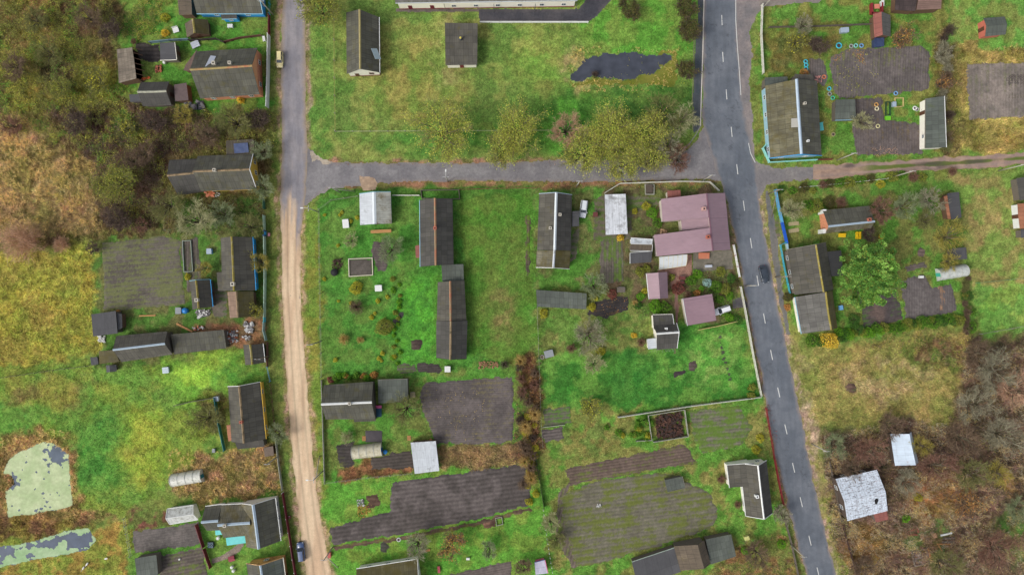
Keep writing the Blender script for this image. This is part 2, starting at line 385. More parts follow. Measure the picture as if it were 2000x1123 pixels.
ell(1830, 970, 60, 50, (164, 124, 62), (136, 112, 56), 2.5, 20, 1)
ell(1690, 1075, 45, 60, (160, 126, 62), (128, 106, 50), 2.5, 14, 1)
ell(1810, 1060, 60, 40, (88, 112, 50), (120, 100, 60), 2.5, 16, .7)
ell(1985, 1040, 30, 60, (88, 128, 48), (110, 110, 55), 2, 14, .6)
ell(1975, 935, 20, 20, (196, 150, 86), (150, 110, 60), 2, 8, .4)
reg([(1484, 365), (1506, 365), (1530, 560), (1572, 690), (1592, 850), (1622, 1000), (1665, 1140), (1700, 1400), (1640, 1400), (1575, 940), (1540, 760), (1490, 480)], (122, 130, 52), (140, 132, 76), 3, 5, .35)
reg([(1570, 790), (1590, 780), (1600, 860), (1585, 880)], (178, 158, 122), (150, 134, 100), 2, 8, .1)
# trodden, dusty and leaf-strewn fringes of the roads
reg([(540, -60), (556, -60), (550, 120), (554, 300), (548, 400), (552, 470), (554, 560), (563, 750), (570, 840), (583, 980), (602, 1130), (588, 1130), (572, 980), (560, 840), (553, 750), (544, 560), (541, 460), (538, 400), (544, 300), (540, 120)], (152, 132, 98), (126, 124, 66), 1.2, 3, .25, 4)
reg([(594, -60), (606, -60), (604, 150), (607, 285), (597, 290), (593, 150)], (150, 134, 104), (118, 122, 62), 1.2, 3, .25, 4)
reg([(586, 405), (600, 405), (594, 450), (593, 540), (597, 640), (612, 800), (620, 900), (634, 1010), (655, 1130), (640, 1130), (622, 1010), (608, 900), (600, 800), (586, 640), (582, 540), (584, 450)], (166, 144, 104), (128, 126, 62), 1.2, 4, .25, 5)
reg([(640, 312), (760, 312), (1000, 311), (1100, 306), (1100, 316), (1000, 322), (760, 324), (640, 324)], (146, 118, 84), (110, 116, 56), 1.5, 3, .25, 3)
reg([(640, 350), (900, 350), (1200, 350), (1380, 346), (1400, 358), (1200, 364), (1100, 367), (900, 361), (640, 368)], (136, 104, 70), (112, 112, 52), 1.5, 4, .3, 4)
reg([(1474, 365), (1486, 365), (1498, 440), (1510, 515), (1526, 590), (1546, 690), (1564, 770), (1583, 870), (1604, 970), (1642, 1130), (1626, 1130), (1588, 970), (1566, 870), (1530, 690), (1496, 520)], (158, 140, 112), (132, 130, 70), 1.2, 3, .25, 3)
reg([(1416, 400), (1432, 470), (1444, 525), (1460, 620), (1481, 720), (1499, 830), (1518, 920), (1541, 1010), (1573, 1130), (1582, 1130), (1550, 1010), (1526, 920), (1507, 830), (1488, 720), (1468, 620), (1450, 525), (1438, 470), (1422, 395)], (150, 124, 100), (128, 118, 66), 1.2, 4, .25, 3)
ROUGH0 = []          # what lies bare: no grass there (filled by plots, roads, ponds and buildings)

def desat(c, a): l = c @ np.array([.2126, .7152, .0722]); return c * (1 - a) + l[..., None] * a
def ground_eval(X, Y):
    px = X * S + 1000; py = 561.5 - Y * S; n = len(X)
    col = np.empty((n, 3)); rough = np.full(n, .3)
    t = fbm(X, Y, 6, 1)[:, None]; col[:] = np.array(C(92, 128, 44)) * (1 - t) + np.array(C(118, 126, 52)) * t
    wx = (fbm(X, Y, 4, 21, 5) - .5); wy = (fbm(X, Y, 4, 33, 5) - .5); wx = wx + .35 * (fbm(X, Y, 1.1, 23, 3) - .5); wy = wy + .35 * (fbm(X, Y, 1.1, 35, 3) - .5)
    for P, c1, c2, ns, f, rg, wp in REG:
        m = (px > P[:, 0].min() - 45) & (px < P[:, 0].max() + 45) & (py > P[:, 1].min() - 45) & (py < P[:, 1].max() + 45)
        if not m.any(): continue
        x, y = px[m] + wx[m] * wp * 5, py[m] + wy[m] * wp * 5
        a = sstep(-f, f, poly_sd(x, y, P))
        k = sstep(.42, .58, fbm(X[m], Y[m], ns, int(P[0, 0]) % 13 + 3, 5))[:, None]
        cc = c1 * (1 - k) + c2 * k
        col[m] = col[m] * (1 - a[:, None]) + cc * a[:, None]; rough[m] = rough[m] * (1 - a) + rg * a
    # patchiness everywhere: dark and light clumps, drier and lusher spots
    p1 = fbm(X, Y, 1.6, 51, 4) - .5; p2 = fbm(X, Y, 3.2, 61, 4) - .5; p3 = fbm(X, Y, .7, 81, 2) - .5
    amp = .5 + .45 * rough
    col *= np.clip(1 + (1.1 * p1 + .9 * p3) * amp, .3, 2)[:, None]
    col[:, 0] *= np.clip(1 + .55 * p2, .5, 1.6); col[:, 2] *= np.clip(1.12 + .7 * p2, .5, 1.6); col *= 1.12
    return np.clip(desat(col, .11) * np.array([1.05, .985, .95]), .008, .7), rough

def build_ground():
    # one sheet: 0.33 m cells where the photograph looks, widening out to the horizon
    def axis(h):
        a = list(np.arange(-h, h + .01, .34)); s = .5; v = a[-1]; out = []
        while v < 2500: s *= 1.35; v += s; out.append(v)
        return np.array([-q for q in out[::-1]] + a + out)
    ax, ay = axis(134), axis(79)
    gx, gy = np.meshgrid(ax, ay); X, Y = gx.ravel(), gy.ravel()
    col, rough = ground_eval(X, Y)
    nx, ny = len(ax), len(ay)
    i = (np.arange(ny - 1)[:, None] * nx + np.arange(nx - 1)[None, :]).ravel()
    F = np.stack([i, i + 1, i + nx + 1, i + nx], 1)
    me = arr_mesh('ground', np.stack([X, Y, np.zeros_like(X)], 1), F, np.concatenate([col, rough[:, None]], 1))
    link('ground', me, groundmat('meadow_earth'), kind='structure')

# ------------------------------------------------------------------ flat sheets laid on the ground
def grid_sheet(name, pts, colfn, z=.012, cell=.25, ragged=3.0, relief=None, mat=None, ang=0.0, keep=None, kind='structure', exclude=True, taper=.5, **props):
    """a sheet with a ragged edge inside the photo polygon pts; colfn(x, y, u, v, d) gives colours; u, v turned by ang"""
    P = np.array(PX(pts)); ca, sa = math.cos(ang), math.sin(ang)
    U = P[:, 0] * ca + P[:, 1] * sa; V = -P[:, 0] * sa + P[:, 1] * ca
    us = np.arange(U.min() - .6, U.max() + .6, cell); vs_ = np.arange(V.min() - .6, V.max() + .6, cell)
    gu, gv = np.meshgrid(us, vs_); u, v = gu.ravel(), gv.ravel(); x = u * ca - v * sa; y = u * sa + v * ca
    rg = ragged / S
    d = poly_sd(x + (fbm(x, y, 1.4, 5) - .5) * rg * 3, y + (fbm(x, y, 1.4, 9) - .5) * rg * 3, P)
    ok = d > 0
    if keep is not None: ok &= keep(x, y, d)
    nx, ny = len(us), len(vs_)
    i = (np.arange(ny - 1)[:, None] * nx + np.arange(nx - 1)[None, :]).ravel()
    F = np.stack([i, i + 1, i + nx + 1, i + nx], 1); F = F[ok[F].sum(1) >= 3]
    zz = np.full(len(x), z)
    if relief is not None: zz = zz + np.clip(d / taper, 0, 1) * relief(x, y, u, v)
    col = colfn(x, y, u, v, d)
    used = np.unique(F); mp = np.full(len(x), -1); mp[used] = np.arange(len(used))
    me = arr_mesh(name, np.stack([x, y, zz], 1)[used], mp[F], np.clip(col[used], .004, .9))
    if exclude: ROUGH0.append(np.array(pts, float))
    return link(name, me, mat or vcol_mat('soil', .95, .22, 1.6, .6, .1, fine2=.3, spec=.2), kind=kind, **props)

def soil_fn(c1, c2, period=.75, green=None, gamt=0., seed=1, rows=.25):
    c1, c2 = np.array(C(*c1)) * np.array([1.28, 1.26, 1.18]), np.array(C(*c2)) * np.array([1.4, 1.38, 1.29]); g = None if green is None else np.array(C(*green))
    def f(x, y, u, v, d):
        t = sstep(.38, .62, fbm(x, y, 3.5, seed, 5))[:, None]; c = desat(c1 * (1 - t) + c2 * t, .45) * np.array([1.0, .95, .87])
        c = c * (1 + rows * np.sin(2 * np.pi * v / period + 2 * fbm(x, y, 6, seed + 2)))[:, None]  # troughs coloured darker than crests, in step with the furrow relief
        c = c * (.72 + .56 * fbm(x, y, .6, seed + 4, 3))[:, None]
        if g is not None:
            k = sstep(.62 - gamt * .5, .85 - gamt * .45, fbm(x, y, 2.6, seed + 8, 5) * .7 + .2 * (.5 + .5 * np.sin(2 * np.pi * v / period * .5 + 1)) + .25 * (np.random.RandomState(seed).rand(len(x)) - .5))[:, None]
            c = c * (1 - k) + g * k
        return c
    return f
def furrow(period=.75, amp=.06, seed=1):
    return lambda x, y, u, v: .02 + amp * (1 + np.sin(2 * np.pi * v / period + 2 * fbm(x, y, 6, seed + 2))) + .07 * fbm(x, y, .8, seed + 3, 3)

def plot(pts, c1=(92, 84, 84), c2=(76, 70, 70), ang=0., period=.75, amp=.05, green=None, gamt=0., seed=1, rows=.22, z=.012, name='vegetable_plot', ragged=3.5, cell=.25):
    return grid_sheet(name, pts, soil_fn(c1, c2, period, green, gamt, seed, rows), z, cell, ragged, furrow(period, amp, seed), None, ang)

def strip(name, left, right, colfn, z, step=.5, nu=16, edge=.25, mat=None, zfn=None):
    """a road surface between two photo polylines"""
    def resample(P, n):
        P = np.array(PX(P)); s = np.concatenate([[0], np.cumsum(np.hypot(*np.diff(P, axis=0).T))]); t = np.linspace(0, s[-1], n)
        # smooth the traced polyline a little
        q = np.stack([np.interp(t, s, P[:, k]) for k in (0, 1)], 1); k = max(3, int(n * .03)) | 1; pad = k // 2
        qq = np.pad(q, ((pad, pad), (0, 0)), mode='reflect', reflect_type='odd')
        return np.stack([np.convolve(qq[:, j], np.ones(k) / k, 'valid') for j in (0, 1)], 1), s[-1]
    _, L0 = resample(left, 10); n = int(L0 / step) + 2
    Lp, L0 = resample(left, n); Rp, _ = resample(right, n)
    t = np.linspace(0, 1, nu + 1); s = np.linspace(0, L0, n)
    d = Rp - Lp; wd = np.hypot(d[:, 0], d[:, 1])[:, None]
    e0 = (fbm(s, s * 0 + 3, 2.2, 5, 4) - .5) * edge * 2.4; e1 = (fbm(s, s * 0 + 9, 2.2, 8, 4) - .5) * edge * 2.4
    T = t[None, :] + (e0[:, None] * (1 - t)[None, :] ** 6 + e1[:, None] * t[None, :] ** 6) / wd
    X = Lp[:, 0:1] + d[:, 0:1] * T; Y = Lp[:, 1:2] + d[:, 1:2] * T
    U = np.repeat(t[None, :], n, 0).ravel(); SS = np.repeat(s[:, None], nu + 1, 1).ravel(); X = X.ravel(); Y = Y.ravel()
    Z = np.full(len(X), z)
    if zfn: Z = Z + zfn(X, Y, U, SS)
    i = (np.arange(n - 1)[:, None] * (nu + 1) + np.arange(nu)[None, :]).ravel()
    F = np.stack([i, i + 1, i + nu + 2, i + nu + 1], 1)
    me = arr_mesh(name, np.stack([X, Y, Z], 1), F, np.clip(colfn(X, Y, U, SS), .004, .9))
    ROUGH0.append(np.array(list(left) + list(right)[::-1], float))
    return link(name, me, mat or vcol_mat('asphalt', .9, .10, .9, .35, .03, fine2=.14, spec=.3), kind='structure')

def mixn(a, b, k): return np.array(a) * (1 - k[:, None]) + np.array(b) * k[:, None]
# ------------------------------------------------------------------ roads
def f_left_road(x, y, u, s):
    py = 561.5 - y * S; n = fbm(x, y, 2.0, 3, 5); c = mixn(C(140, 137, 142), C(152, 147, 149), sstep(.3, .7, n))
    c *= (1 - .10 * np.exp(-((u - .3) / .08) ** 2) - .10 * np.exp(-((u - .7) / .08) ** 2))[:, None]
    c *= (.86 + .28 * fbm(x * 6, y, 2.2, 8, 3))[:, None]
    dust = np.clip(1.15 * np.abs(u - .5) * 2 - .72 + .5 * (n - .5), 0, 1) * 1.4
    c = c * (1 - np.clip(dust, 0, 1)[:, None]) + np.array(C(162, 140, 116)) * np.clip(dust, 0, 1)[:, None]
    ed = np.clip((np.abs(u - .5) * 2 - .8) * 4 + 1.6 * (fbm(x, y, 1.0, 57, 4) - .5), 0, 1)[:, None] * .55; rut = (np.exp(-((u - .3) / .05) ** 2) + np.exp(-((u - .72) / .05) ** 2)) * (.5 + fbm(x, y * .4, 2, 58, 3))
    sand = sstep(375, 470, py + 60 * (fbm(x * 2.5, y * .5, 2.5, 17, 4) - .5) * 2 + 40 * (np.abs(u - .35) < .12) - 30 * (u > .75))
    sc = mixn(C(206, 176, 144), C(222, 196, 162), sstep(.3, .7, fbm(x * 3, y * .35, 3, 23, 4)))
    sc *= (1 - .18 * np.exp(-((u - .33) / .035) ** 2) - .12 * np.exp(-((u - .76) / .035) ** 2) + .06 * np.exp(-((u - .55) / .1) ** 2))[:, None]
    sc *= (.9 + .2 * fbm(x * 5, y * .6, 1.5, 29, 3))[:, None]
    hole = sstep(.70, .76, fbm(x, y, 2.2, 37, 3)) * (py < 600); sc = sc * (1 - hole[:, None]) + np.array(C(146, 130, 122)) * hole[:, None]
    sc = sc * (1 - .12 * rut[:, None]); o = c * (1 - sand[:, None]) + sc * sand[:, None]
    return o * (1 - ed) + np.array(C(146, 130, 92)) * ed
def f_asphalt(c1, c2, dusty=.25, seed=5, dc=(150, 138, 130)):
    def f(x, y, u, v, d):
        n = fbm(x, y, 3, seed, 5); c = mixn(C(*c1), C(*c2), sstep(.3, .7, n)); c *= (.88 + .24 * fbm(x, y, .5, seed + 3, 3))[:, None]
        w = np.clip(dusty * (1.1 - d / .9) + dusty * 1.6 * (fbm(x, y, 1.6, seed + 9, 5) - .56), 0, .9); return c * (1 - w[:, None]) + np.array(C(*dc)) * w[:, None]
    return f
def f_main(x, y, u, s):
    n = fbm(x, y, 4, 13, 5); c = mixn(C(100, 106, 114), C(114, 119, 126), sstep(.3, .7, n))
    c *= (.86 + .28 * fbm(x * 5, y * .5, 2, 19, 4))[:, None]; c *= (.92 + .16 * fbm(x, y, .5, 20, 2))[:, None]; cr = np.abs(fbm(x, y, 5, 77, 5) - .5) < .006; c = np.where(cr[:, None] & (fbm(x, y, 9, 78, 2) > .5)[:, None], c * .72, c)
    for k in (.2, .36, .64, .8): c *= (1 - .05 * np.exp(-((u - k) / .05) ** 2))[:, None]
    w = np.clip((np.abs(u - .5) * 2 - .83) * 5 + 1.2 * (fbm(x, y, 1.2, 31, 4) - .5), 0, 1)
    return c * (1 - w[:, None]) + np.array(C(140, 130, 124)) * w[:, None]

def build_roads():
    grid_sheet('side_road', [(588, 284), (604, 290), (618, 303), (640, 317), (760, 318), (1000, 317), (1090, 312), (1290, 314), (1340, 296), (1364, 268), (1376, 240), (1405, 300), (1440, 380), (1414, 358), (1380, 350), (1300, 354), (1120, 356), (900, 354), (740, 358), (650, 370), (614, 384), (598, 404), (580, 405)],
               f_asphalt((122, 119, 121), (140, 137, 137), .5, 5), .008, .25, 3)
    grid_sheet('sand_patch', [(606, 296), (622, 304), (652, 320), (640, 323), (618, 312), (608, 318)], soil_fn((170, 156, 136), (150, 138, 122), rows=0), .0125, .2, 3)
    grid_sheet('sand_patch', [(702, 346), (726, 344), (738, 356), (733, 372), (708, 374), (704, 356)], soil_fn((168, 136, 104), (140, 112, 86), rows=0), .0125, .2, 3)
    grid_sheet('lane_entry', [(1440, 300), (1482, 316), (1512, 329), (1602, 323), (1602, 352), (1530, 355), (1496, 366), (1484, 390), (1460, 390)], f_asphalt((124, 120, 120), (140, 134, 130), .35, 7), .008, .25, 3)
    grid_sheet('road_apron', [(1432, -200), (1506, -200), (1500, 8), (1476, 30), (1466, 60), (1470, 110), (1462, 165), (1470, 230), (1474, 330), (1450, 330), (1440, 190), (1432, 40)], f_asphalt((122, 118, 118), (146, 136, 132), .3, 15), .006, .25, 3)
    grid_sheet('road_apron', [(1480, -80), (1700, -80), (1600, 4), (1510, 12), (1482, 14)], f_asphalt((128, 122, 118), (140, 132, 122), .3, 18), .009, .25, 3)
    grid_sheet('pavement', [(1366, -200), (1376, -200), (1375, 0), (1370, 246), (1356, 262), (1352, 255), (1354, 160), (1358, 80), (1362, 60)], f_asphalt((66, 76, 82), (80, 86, 90), .1, 9), .010, .2, 1.2)
    grid_sheet('footpath', [(1494, 374), (1502, 374), (1516, 450), (1526, 545), (1536, 610), (1544, 655), (1537, 655), (1524, 600), (1512, 530), (1502, 450)], f_asphalt((100, 104, 104), (116, 114, 108), .3, 11), .010, .2, 2)
    grid_sheet('factory_yard', [(934, 18), (1130, 18), (1182, -60), (1250, -60), (1162, 36), (1147, 45), (936, 46)], f_asphalt((70, 70, 76), (84, 82, 86), .15, 12), .010, .25, 1.5)
    grid_sheet('footpath', [(772, 17), (938, 17), (938, 24), (772, 25)], f_asphalt((86, 80, 76), (100, 90, 84), .3, 14), .009, .2, 1.5)
    grid_sheet('driveway', [(1428, 586), (1450, 578), (1462, 590), (1460, 600), (1430, 604)], f_asphalt((80, 78, 82), (96, 92, 92), .2, 16), .009, .2, 2)
    strip('village_street', [(553, -200), (553, 0), (547, 120), (551, 300), (546, 400), (549, 460), (551, 560), (560, 750), (567, 840), (580, 980), (590, 1060), (598, 1123), (612, 1260)],
          [(597, -200), (597, 0), (596, 150), (600, 300), (596, 400), (588, 450), (586, 540), (590, 640), (604, 800), (612, 900), (626, 1010), (640, 1080), (647, 1123), (664, 1260)], f_left_road, .015, .3, 34, .35)
    strip('main_road', [(1376, -200), (1375, 0), (1370, 235), (1392, 310), (1420, 395), (1436, 470), (1448, 525), (1464, 620), (1485, 720), (1503, 830), (1522, 920), (1545, 1010), (1575, 1123), (1612, 1260)],
          [(1440, -200), (1440, 0), (1440, 70), (1448, 180), (1464, 260), (1475, 315), (1480, 370), (1490, 440), (1503, 520), (1518, 590), (1538, 690), (1556, 770), (1575, 870), (1596, 970), (1617, 1060), (1632, 1123), (1668, 1260)], f_main, .016, .3, 40, .5)
    def f_lane(x, y, u, s):
        px = x * S + 1000; n = fbm(x, y, 1.6, 41, 5); c = mixn(C(150, 126, 112), C(172, 144, 122), sstep(.3, .7, n)); c *= (.8 + .4 * fbm(x, y * 3, .9, 43, 3))[:, None]
        tr = np.exp(-((u - .22) / .13) ** 2) + np.exp(-((u - .78) / .13) ** 2)
        c = c * (1 - .25 * tr[:, None]) + np.array(C(140, 132, 134)) * .25 * tr[:, None]
        g = sstep(.35, .65, fbm(x, y, 4, 47, 4) + .25 * np.exp(-((u - .5) / .2) ** 2) - .5 * tr) * sstep(1660, 1720, px)
        gr = mixn(C(84, 112, 42), C(112, 108, 60), n); c = c * (1 - g[:, None]) + gr * g[:, None]
        for a, k, w in ((1830, .75, 26), (1815, .45, 30), (1660, .2, 12), (1905, .5, 22)):
            q = np.exp(-((px - a) / w) ** 4 - ((u - k) / .16) ** 4) * sstep(.35, .5, n + .1); c = c * (1 - .7 * q[:, None]) + np.array(C(74, 68, 66)) * .7 * q[:, None]
        return c
    strip('dirt_lane', [(1588, 324), (1700, 316), (1800, 310), (1900, 304), (2000, 296), (2240, 282)], [(1588, 352), (1700, 341), (1800, 335), (1900, 329), (2000, 321), (2240, 306)], f_lane, .013, .25, 22, .6,
          zfn=lambda x, y, u, s: .05 * np.sin(np.pi * u) * (1 - np.exp(-((u - .22) / .1) ** 2) - np.exp(-((u - .78) / .1) ** 2)))
    # painted dashes, edge line
    d = MB()
    for x, y in [(1409, -33), (1410, 40), (1412, 112), (1419, 185), (1429, 258), (1440, 331), (1453, 402), (1467, 475), (1480, 548), (1493, 622), (1507, 693), (1521, 766), (1535, 838), (1550, 913), (1565, 980), (1582, 1055), (1598, 1117)]:
        k = (y - 250) / 870; a = Vector((max(0, min(1, k + .35)) * .215 + .02, 1)).normalized(); p = W(x, y, .021)
        n_ = Vector((a.y, -a.x)) * .09; t = Vector((a.x, a.y)) * 1.22; t = Vector((-t.x, t.y))
        n_ = Vector((t.y, -t.x)).normalized() * .085
        d.add([(p.x + sx * n_.x + sy * t.x, p.y + sx * n_.y + sy * t.y, .021) for sx, sy in ((-1, -1), (1, -1), (1, 1), (-1, 1))], [(0, 1, 2, 3)])
    def line(P, w, z=.021):
        Q = [W(a, b, z) for a, b in P]
        for a, b in zip(Q, Q[1:]):
            t = (b - a).normalized(); n_ = Vector((-t.y, t.x, 0)) * w / 2; d.add([a - n_, b - n_, b + n_, a + n_], [(0, 1, 2, 3)])
    line([(1437, -40), (1437, 40), (1440, 90), (1444, 140), (1447, 186)], .14)
    line([(1462, 280), (1466, 300), (1475, 318)], .14)
    d.build('road_marking', M('marking_paint', (222, 222, 216), .7, .12, 3, 0, stain=(140, 140, 140), amt=.25), kind='structure')
    def kerb(P, w, h, mat):
        m = MB(); Q = [W(a, b, h / 2) for a, b in P]
        for a, b in zip(Q, Q[1:]): m.bar(a, b, w, h)
        m.build('kerb', mat, kind='structure')
    kerb([(1376, -100), (1375, 0), (1373, 90), (1370, 180), (1368, 246)], .22, .13, M('kerb_stone_pale', (206, 198, 188), .8, .15, 2))
    kerb([(1356, 70), (1354, 150), (1352, 200), (1352, 252)], .14, .1, M('kerb_stone_old', (128, 122, 100), .9, .3, 2))
    kerb([(1368, 246), (1360, 262), (1346, 282), (1334, 292)], .2, .1, M('kerb_stone_grey', (132, 130, 130), .9, .25, 2))

# ------------------------------------------------------------------ beds, paving, ponds
def build_plots():
    pi = math.pi
    plot([(200, 475), (320, 461), (352, 470), (358, 560), (363, 595), (203, 607)], (98, 92, 88), (82, 76, 74), .08, .6, .04, (112, 116, 76), .62, 1, .12)
    plot([(352, 470), (388, 464), (398, 560), (364, 570)], (98, 90, 90), (84, 76, 72), pi / 2, .7, .04, (96, 110, 60), .3, 2)
    plot([(266, 84), (312, 86), (313, 118), (300, 125), (268, 112)], (54, 50, 54), (66, 60, 60), 0, 1, .05, seed=3)
    plot([(1620, 112), (1660, 97), (1700, 94), (1802, 90), (1816, 104), (1815, 172), (1806, 178), (1640, 194), (1628, 180)], (102, 94, 98), (86, 80, 84), pi / 2 - .05, .62, .05, (112, 116, 70), .12, 4, .16)
    plot([(1582, 114), (1610, 117), (1618, 150), (1608, 170), (1588, 156), (1580, 138)], (98, 92, 96), (88, 80, 82), pi / 2, .6, .04, seed=5)
    plot([(1668, 195), (1722, 190), (1728, 232), (1796, 242), (1800, 301), (1672, 303), (1666, 255)], (98, 88, 92), (84, 76, 80), pi / 2, .62, .04, (110, 96, 70), .12, 6, .12)
    plot([(1886, 125), (1996, 122), (2060, 120), (2060, 226), (1890, 236)], (132, 120, 116), (106, 98, 96), pi / 2, .7, .03, (118, 116, 92), .2, 7, .08)
    plot([(1963, 146), (2060, 142), (2060, 166), (1963, 170)], (100, 92, 90), (86, 78, 76), 0, .6, .03, seed=71, z=.02)
    plot([(1963, 182), (2060, 180), (2060, 194), (1963, 196)], (110, 98, 90), (96, 88, 80), 0, .6, .03, seed=72, z=.02)
    plot([(1679, 583), (1751, 566), (1764, 626), (1688, 648)], (74, 66, 74), (96, 76, 74), .2, .6, .04, (84, 112, 56), .22, 8, .1)
    plot([(1759, 547), (1802, 537), (1820, 560), (1860, 553), (1871, 608), (1770, 628)], (98, 92, 98), (88, 82, 88), pi / 2, .62, .04, seed=9, rows=.1)
    plot([(1829, 558), (1843, 556), (1848, 606), (1834, 610)], (140, 100, 66), (110, 84, 70), pi / 2, .8, .03, seed=10, z=.025)
    plot([(1768, 519), (1806, 512), (1810, 524), (1770, 530)], (108, 94, 92), (90, 84, 80), .2, .6, .04, seed=11)
    plot([(1172, 470), (1216, 467), (1221, 548), (1170, 556)], (100, 92, 86), (88, 80, 72), pi / 2, .6, .05, (96, 120, 54), .42, 12)
    plot([(1158, 590), (1227, 576), (1229, 608), (1182, 620), (1148, 614)], (60, 56, 62), (50, 46, 50), .2, .7, .05, (110, 90, 60), .1, 13)
    plot([(1025, 420), (1034, 419), (1036, 536), (1027, 538)], (92, 76, 60), (74, 64, 56), pi / 2, .7, .06, (96, 128, 40), .4, 14)
    plot([(682, 507), (727, 506), (727, 537), (683, 539)], (88, 82, 80), (78, 72, 70), .05, .5, .03, seed=15, ragged=.5, z=.05)
    plot([(728, 470), (752, 470), (758, 505), (755, 531), (737, 531), (726, 500)], (76, 66, 70), (92, 82, 84), 0, .6, .04, seed=16)
    plot([(774, 713), (812, 709), (812, 727), (776, 728)], (92, 90, 78), (80, 76, 70), .05, .6, .04, (96, 120, 60), .4, 17)
    plot([(814, 709), (858, 711), (865, 722), (860, 728), (814, 728)], (74, 66, 68), (64, 58, 60), .05, .6, .04, seed=18)
    plot([(832, 747), (1002, 735), (1004, 862), (940, 868), (850, 865), (828, 806), (818, 770)], (98, 90, 94), (82, 76, 80), .05, .55, .05, (116, 108, 80), .14, 19, .14)
    plot([(765, 942), (880, 925), (1026, 905), (1042, 914), (1036, 985), (950, 1010), (800, 1040), (648, 1064), (643, 1030), (762, 998)], (96, 88, 92), (74, 68, 70), .125, 1.05, .06, seed=20, rows=.15)
    plot([(878, 1120), (1000, 1094), (1004, 1220), (866, 1220)], (104, 92, 92), (90, 80, 80), .2, .6, .05, seed=21)
    plot([(1090, 968), (1180, 934), (1300, 922), (1384, 958), (1402, 1000), (1390, 1032), (1210, 1090), (1124, 1110), (1100, 1030)], (104, 102, 86), (94, 92, 76), .13, .85, .05, (106, 114, 56), .54, 22, .1)
    plot([(1104, 916), (1200, 894), (1340, 866), (1362, 904), (1200, 930), (1112, 948)], (104, 84, 76), (92, 74, 66), .15, .7, .06, (104, 116, 52), .3, 23)
    plot([(1346, 800), (1440, 792), (1472, 832), (1450, 868), (1372, 886), (1354, 860)], (106, 104, 90), (94, 94, 78), .08, .8, .04, (98, 122, 54), .68, 24)
    plot([(1058, 800), (1115, 793), (1118, 826), (1062, 836)], (100, 92, 88), (88, 84, 76), .1, .6, .05, (92, 128, 52), .5, 25)
    plot([(1058, 838), (1100, 832), (1101, 856), (1062, 866)], (92, 84, 86), (82, 76, 76), .12, .75, .07, seed=26, rows=.3)
    plot([(258, 1038), (387, 1018), (398, 1062), (263, 1081)], (104, 98, 100), (88, 84, 86), .15, .6, .04, seed=27, rows=.1)
    plot([(306, 1086), (396, 1066), (406, 1123), (410, 1180), (316, 1180)], (98, 88, 84), (84, 76, 72), .2, .8, .05, (102, 116, 56), .38, 28)
    plot([(655, 872), (692, 860), (690, 866), (690, 898), (690, 912), (664, 912)], (72, 66, 68), (60, 56, 58), 0, .8, .05, (98, 100, 60), .2, 29)
    plot([(722, 893), (760, 886), (804, 878), (809, 913), (726, 918)], (78, 70, 68), (66, 60, 58), .1, .8, .05, seed=30)
    plot([(716, 967), (740, 964), (742, 990), (718, 995)], (92, 64, 48), (64, 46, 38), 0, 1.2, .05, seed=31, name='earth_pit')
    plot([(942, 1018), (966, 1012), (970, 1029), (945, 1033)], (88, 60, 46), (140, 92, 60), .2, 1.2, .04, seed=32, name='earth_pit')
    plot([(646, 1066), (800, 1043), (950, 1013), (1036, 988), (1040, 996), (950, 1022), (800, 1052), (655, 1074)], (104, 78, 60), (88, 66, 50), .125, 1.1, .05, (110, 110, 50), .3, 33)
    plot([(1120, 935), (1090, 960), (1085, 1050), (1120, 1112), (1135, 1108), (1108, 1030), (1102, 975)], (104, 90, 82), (90, 80, 70), 1.3, .8, .05, (104, 118, 54), .3, 34)
    for x, y, r, c in ((751, 1069, 11, (70, 72, 66)), (1354, 714, 10, (84, 66, 70)), (1799, 493, 10, (104, 84, 82)), (1169, 986, 9, (70, 66, 74)), (1151, 1033, 6, (70, 66, 68)), (813, 674, 13, (80, 62, 60)), (1663, 756, 12, (112, 80, 66)), (783, 615, 6, (70, 66, 72)), (775, 628, 7, (70, 66, 72))):
        plot([(x + r * math.cos(a * .6283), y + r * math.sin(a * .6283)) for a in range(10)], c, tuple(int(q * .8) for q in c), 0, .9, .05, (90, 110, 60), .1, int(x) % 31, name='tree_disc')
    plot([(1314, 727), (1338, 722), (1339, 732), (1316, 737)], (70, 56, 66), (58, 48, 56), .1, .6, .05, seed=36)
    for k, (x, y) in enumerate([(1404, 656), (1407, 668), (1410, 679), (1412, 688), (1415, 699), (1417, 709), (1420, 721), (1423, 733), (1425, 742)]):
        plot([(x - 4, y - 3), (x + 3, y - 4), (x + 4, y + 3), (x - 3, y + 4)], (72, 84, 52), (60, 70, 48), 0, .6, .05, seed=40 + k, name='tree_disc')
    # courtyards and garden paths
    brick = grid_sheet('brick_paving', [(1284, 530), (1312, 500), (1352, 496), (1352, 520), (1350, 538), (1330, 546), (1324, 566), (1311, 566), (1308, 547), (1284, 545)], f_asphalt((166, 128, 110), (146, 112, 98), .1, 51), .012, .2, .6, mat=paving_mat('red_brick_paving', (166, 126, 108), (150, 108, 94), (.42, .42)))
    grid_sheet('gravel_yard', [(1352, 494), (1420, 488), (1430, 488), (1433, 526), (1352, 532)], soil_fn((118, 114, 104), (100, 98, 88), rows=0), .011, .2, 1)
    grid_sheet('brick_path', [(1316, 562), (1325, 562), (1326, 600), (1324, 640), (1320, 690), (1316, 690), (1319, 630)], f_asphalt((140, 84, 80), (128, 100, 86), .1, 53), .012, .2, .5, mat=paving_mat('dark_brick_paving', (136, 84, 80), (120, 96, 84), (.3, .2)))
    grid_sheet('stone_path', [(412, 1092), (440, 1080), (462, 1064), (470, 1056), (478, 1062), (466, 1078), (448, 1090), (414, 1101)], f_asphalt((156, 138, 122), (140, 124, 112), .1, 54), .012, .2, .8, mat=paving_mat('stone_paving', (156, 138, 124), (138, 124, 112), (.6, .4)))
